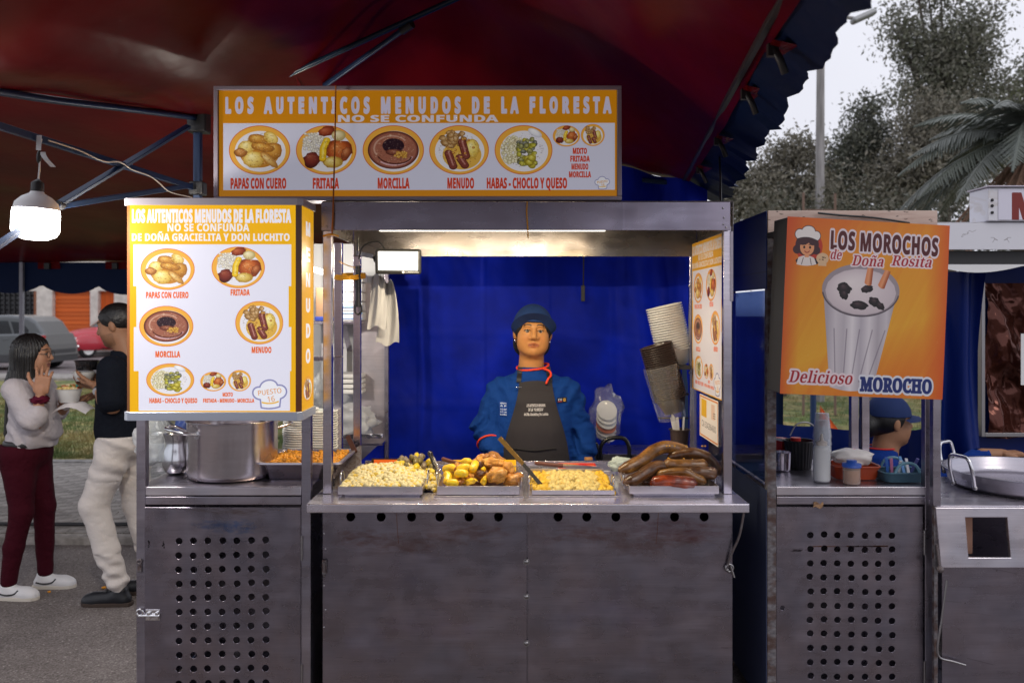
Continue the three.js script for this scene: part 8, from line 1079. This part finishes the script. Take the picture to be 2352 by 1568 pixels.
// ---------- right: trees, palm, lamp post ----------
const leafMat = (c) => phy({ vertexColors: true, color: RGB(...c), roughness: 0.8, transmission: 0.3, thickness: 0 });
function crownGeo(blobs, n, size, seed, cols, thin = 0.5) {
  const r = prng(seed), pos = [], nor = [], col = [], tot = blobs.reduce((a, b) => a + b[3] * b[4], 0);
  for (const [bx, by, bz, rx, ry] of blobs) {
    const m = Math.round(n * rx * ry / tot), clumps = Math.max(8, Math.round(m / 26));
    for (let c = 0; c < clumps; c++) {
      const a = r() * 6.283, q = Math.acos(2 * r() - 1), rad = Math.pow(r(), 0.42), cx = bx + Math.sin(q) * Math.cos(a) * rx * rad, cy = by + Math.cos(q) * ry * rad, cz = bz + Math.sin(q) * Math.sin(a) * rx * rad;
      if (fbm(cx * 0.9, cy * 0.9, cz * 0.9 + seed, 2) < -0.16 * thin - 0.02) continue;
      const cr = size * (3 + r() * 4), k = 0.75 + r() * 0.5, cc = cols[(r() * cols.length) | 0];
      for (let l = 0; l < 26; l++) {
        const g = () => (r() + r() + r() - 1.5) * 0.8, x = cx + g() * cr, y = cy + g() * cr * 0.8, z = cz + g() * cr, s = size * (0.5 + r() * 0.8);
        const u = V(r() - 0.5, r() - 0.7, r() - 0.5).normalize(), w = V(r() - 0.5, r() - 0.5, r() - 0.5).cross(u).normalize(), nn = V().crossVectors(w, u);
        const A = [x, y, z], B = [x + u.x * s * 0.5 + w.x * s * 0.22, y + u.y * s * 0.5 + w.y * s * 0.22, z + u.z * s * 0.5 + w.z * s * 0.22], C = [x + u.x * s, y + u.y * s, z + u.z * s], D = [x + u.x * s * 0.5 - w.x * s * 0.22, y + u.y * s * 0.5 - w.y * s * 0.22, z + u.z * s * 0.5 - w.z * s * 0.22];
        pos.push(...A, ...B, ...C, ...A, ...C, ...D); for (let i = 0; i < 6; i++) { nor.push(nn.x, nn.y, nn.z); col.push(cc[0] * k, cc[1] * k, cc[2] * k * 0.97); }
      }
    }
  }
  const g = new THREE.BufferGeometry(); g.setAttribute('position', new THREE.Float32BufferAttribute(pos, 3)); g.setAttribute('normal', new THREE.Float32BufferAttribute(nor, 3)); g.setAttribute('color', new THREE.Float32BufferAttribute(col, 3)); return g;
}
const bark = std({ map: dtex(128, 256, (u, v) => { const g = 78 + 60 * pn(u, v, 12, 3, 4); return [g + 10, g, g - 8]; }), roughness: 0.95 });
function tree(name, label, px, Z, blobs, n, size, seed, cols, trunkR) {
  const k = Z / FOCAL, x = PX(px, Z), t = thing(name, label, 'tree', 'trees behind the right cart', [x, 0.05, -Z]), r = prng(seed + 1);
  const B = blobs.map(([a, b, rx, ry, dz = 0]) => [PX(a, Z) - x, PY(b, Z), dz, rx * k, ry * k]);
  part('crown', crownGeo(B, n, size, seed, cols), leafMat([1, 1, 1]), t);
  const topY = Math.max(...B.map((b) => b[1])), fork = Math.min(...B.map((b) => b[1] - b[4])) * 0.8 + 0.4;
  const tr = part('trunk', varTube([V(0, 0, 0), V(0.1, fork * 0.5, 0.05), V(-0.05, fork, 0), V(0.1, (fork + topY) / 2, 0)], (q) => trunkR * (1 - q * 0.75), 20, 10, (q, a) => 0.1 * Math.sin(a * 3 + q * 5)), bark, t);
  B.forEach((b) => { for (let i = 0; i < 3; i++) { const e = V(b[0] + (r() - 0.5) * b[3] * 1.5, b[1] + (r() - 0.3) * b[4] * 1.3, b[2] + (r() - 0.5) * b[3]), s = V(0, fork * (0.9 + r() * 0.3), 0); part('limb', varTube([s, s.clone().lerp(e, 0.5).add(V(0, 0.2, 0)), e], (q) => trunkR * 0.4 * (1 - q * 0.85), 10, 6), bark, tr); } });
}
const olive = [[0.15, 0.155, 0.11], [0.19, 0.19, 0.15], [0.11, 0.12, 0.08], [0.22, 0.215, 0.18]], mauve = [[0.19, 0.175, 0.135], [0.155, 0.145, 0.11], [0.23, 0.21, 0.17]], deep = [[0.1, 0.105, 0.08], [0.13, 0.135, 0.1], [0.08, 0.085, 0.065]];
tree('tall_tree', 'tallest feathery tree behind the lamp post and palm', 2170, 20, [[2160, 130, 85, 100], [2240, 80, 70, 80], [2110, 200, 70, 80], [2200, 250, 85, 70], [2080, 70, 45, 60], [2150, -40, 85, 60], [2270, 190, 50, 60]], 27000, 0.115, 5, olive, 0.2);
tree('bushy_tree', 'greyish bushy tree in front of the tall one', 2130, 17, [[2150, 310, 80, 85], [2100, 390, 85, 70], [2190, 400, 85, 70], [2040, 440, 65, 50]], 25000, 0.105, 6, mauve, 0.16);
tree('dark_tree', 'darker tree just right of the lamp post', 1965, 18, [[1990, 340, 55, 60], [1960, 410, 65, 60], [1990, 260, 25, 35], [1930, 450, 65, 45]], 18000, 0.1, 7, deep, 0.13);
tree('left_tree', 'rounded brownish tree left of the lamp post, at the tent edge', 1790, 16, [[1800, 400, 60, 55], [1740, 445, 65, 45], [1840, 440, 65, 50], [1835, 355, 30, 35], [1700, 470, 45, 40]], 21000, 0.095, 8, mauve, 0.13);
tree('right_tree', 'green tree behind the palm at the right edge', 2330, 22, [[2350, 270, 75, 85], [2410, 200, 75, 95], [2300, 340, 75, 60], [2390, 350, 75, 75]], 20000, 0.12, 9, [...olive, [0.16, 0.19, 0.08]], 0.2);
{ // hedge behind the carts
  const Z = 14.5; solo('hedge', crownGeo([...Array(12)].map((_, i) => [PX(1640 + i * 70, Z), PY(500 + 22 * Math.sin(i * 2.1), Z) - 0.3, -Z, 0.6, 0.8]), 26000, 0.09, 12, [...mauve, ...deep]), leafMat([1, 1, 1]), 'dense grey brown hedge under the trees behind the right cart', 'hedge');
}
{ // palm
  const Z = 11, t = thing('palm_tree', 'palm tree with arching fronds at the right edge', 'palm', null, [PX(2372, Z), 0.05, -Z]), cy = PY(330, Z) - 0.05, r = prng(33);
  part('trunk', varTube([V(0, 0, 0), V(0.05, cy * 0.5, 0), V(0, cy, 0)], (q) => 0.28 - 0.05 * q, 60, 16, (q, a) => 0.07 * Math.sin(q * 160 + 2 * Math.sin(a * 4))), std({ color: RGB(0.1, 0.075, 0.055), roughness: 0.95 }), t);
  const frond = (az, lift, L, droop, m, name, wid) => {
    const pts = []; for (let i = 0; i <= 8; i++) { const q = i / 8; pts.push(V(Math.cos(az) * L * q * Math.cos(lift * (1 - q * 0.3)), cy + Math.sin(lift) * L * q - droop * q * q * L, Math.sin(az) * L * q * Math.cos(lift * (1 - q * 0.3)))); }
    const c = new THREE.CatmullRomCurve3(pts), pos = [], n = 46;
    const tri = (a, b, d) => pos.push(a.x, a.y, a.z, b.x, b.y, b.z, d.x, d.y, d.z);
    for (let i = 2; i < n; i++) for (const s of [-1, 1]) { const q = i / n, p = c.getPointAt(q), tg = c.getTangentAt(q), side = V().crossVectors(tg, V(0, 1, 0)).normalize().multiplyScalar(s), len = wid * Math.sin(Math.PI * Math.min(1, q * 0.9 + 0.12)) * (0.85 + r() * 0.3), dir = side.clone().multiplyScalar(0.75).addScaledVector(tg, 0.55).add(V(0, -0.28 - r() * 0.3, 0)).normalize(), e = p.clone().addScaledVector(dir, len), wv = tg.clone().multiplyScalar(0.018); tri(p.clone().add(wv), p.clone().sub(wv), p.clone().addScaledVector(dir, len * 0.55).add(wv)); tri(p.clone().addScaledVector(dir, len * 0.55).add(wv), p.clone().sub(wv), e); }
    const g = new THREE.BufferGeometry(); g.setAttribute('position', new THREE.Float32BufferAttribute(pos, 3)); g.computeVertexNormals();
    const st = tube(pts, 0.014, 24, 6).toNonIndexed(); st.deleteAttribute('uv'); part(name, mergeGeometries([g, st]), m, t);
  };
  const gm = [[0.12, 0.14, 0.12], [0.15, 0.165, 0.15], [0.09, 0.105, 0.085]].map((c) => phy({ color: RGB(...c), roughness: 0.6, transmission: 0.2, thickness: 0 })), dry = std({ color: RGB(0.28, 0.17, 0.12), roughness: 0.9 });
  for (let i = 0; i < 30; i++) { const az = i * 2.4 + r() * 0.4, lift = 1.15 - (i % 6) * 0.24; frond(az, lift, 1.5 + r() * 0.4, 0.55 + r() * 0.3, gm[i % 3], 'frond', 0.42); }
  for (const [az, lift] of [[3.1, 0.5], [2.9, 0.15], [3.3, 0.85], [2.7, 0.95], [3.5, -0.05]]) frond(az, lift, 1.75, 0.6, gm[(az * 10 | 0) % 3], 'frond', 0.45);
  for (let i = 0; i < 12; i++) frond(2.2 + i * 0.16 + r() * 0.2, -0.75 - r() * 0.25, 1.15 + r() * 0.3, 0.3, dry, 'dead_frond', 0.14);
}
{
  const Z = 15, t = thing('street_lamp', 'pale grey street lamp post rising behind the tent edge', 'lamp post', null, [PX(1881, Z), 0.05, -Z]), x = (p) => PX(p, Z) - PX(1881, Z), gr = std({ map: concMap, color: RGB(1.15, 1.15, 1.2), roughness: 0.7 });
  part('pole', rod(V(0, 0, 0), V(0.04, PY(30, Z), 0), 0.1, 0.062, 20), gr, t); part('arm', rod(V(0.04, PY(32, Z) - 0.05, 0), V(x(1962), PY(42, Z) - 0.05, 0), 0.03), gr, t);
  part('lamp_head', placed(new RoundedBoxGeometry(0.46, 0.11, 0.2, 3, 0.05), [x(1984), PY(38, Z) - 0.05, 0], [0, 0, 0.42]), std({ color: RGB(0.35, 0.36, 0.37), roughness: 0.4, metalness: 0.4 }), t); part('clamp', placed(new THREE.TorusGeometry(0.095, 0.012, 6, 24), [0, PY(492, Z) - 0.05, 0], [Math.PI / 2, 0, 0]), M.bolt, t);
  const g = thing('pipe_rail', 'thin rusty pipe frame by the foot of the lamp post', 'rail', null, [PX(1881, 13), 0.05, -13]), q = (p) => PX(p, 13) - PX(1881, 13), rm = std({ color: RGB(0.2, 0.13, 0.1), roughness: 0.8 }); part('pipe', rod(V(q(1846), 0, 0), V(q(1846), PY(450, 13), 0), 0.02), rm, g); part('pipe', rod(V(q(1919), 0, 0), V(q(1919), PY(452, 13), 0), 0.02), rm, g); part('cross_pipe', rod(V(q(1846), PY(490, 13), 0), V(q(1919), PY(490, 13), 0), 0.012), rm, g);
}
solo('orange_peel', lump(0.014, 0.008, 0.012, 2, 0.4, 3, 2).translate(PX(238, 5.05), 0.008, -5.05), std({ color: RGB(0.75, 0.3, 0.02), roughness: 0.7 }), 'orange scrap of food on the asphalt beside the man\'s shoe', 'food scrap', 'orange scraps on the asphalt');
solo('orange_peel', lump(0.009, 0.006, 0.009, 3, 0.4, 3, 2).translate(PX(112, 4.98), 0.006, -4.98), std({ color: RGB(0.75, 0.3, 0.02), roughness: 0.7 }), 'tiny orange scrap on the asphalt near the white sneakers', 'food scrap', 'orange scraps on the asphalt');
solo('ground_cable', tube([V(-6, 0.064, -6.4), V(-4.2, 0.062, -6.36), V(-3, 0.062, -6.34), V(-1.6, 0.064, -6.36)], 0.014, 40, 8), M.black, 'thick black cable lying along the pavement', 'cable');
renderer.render(scene, camera);
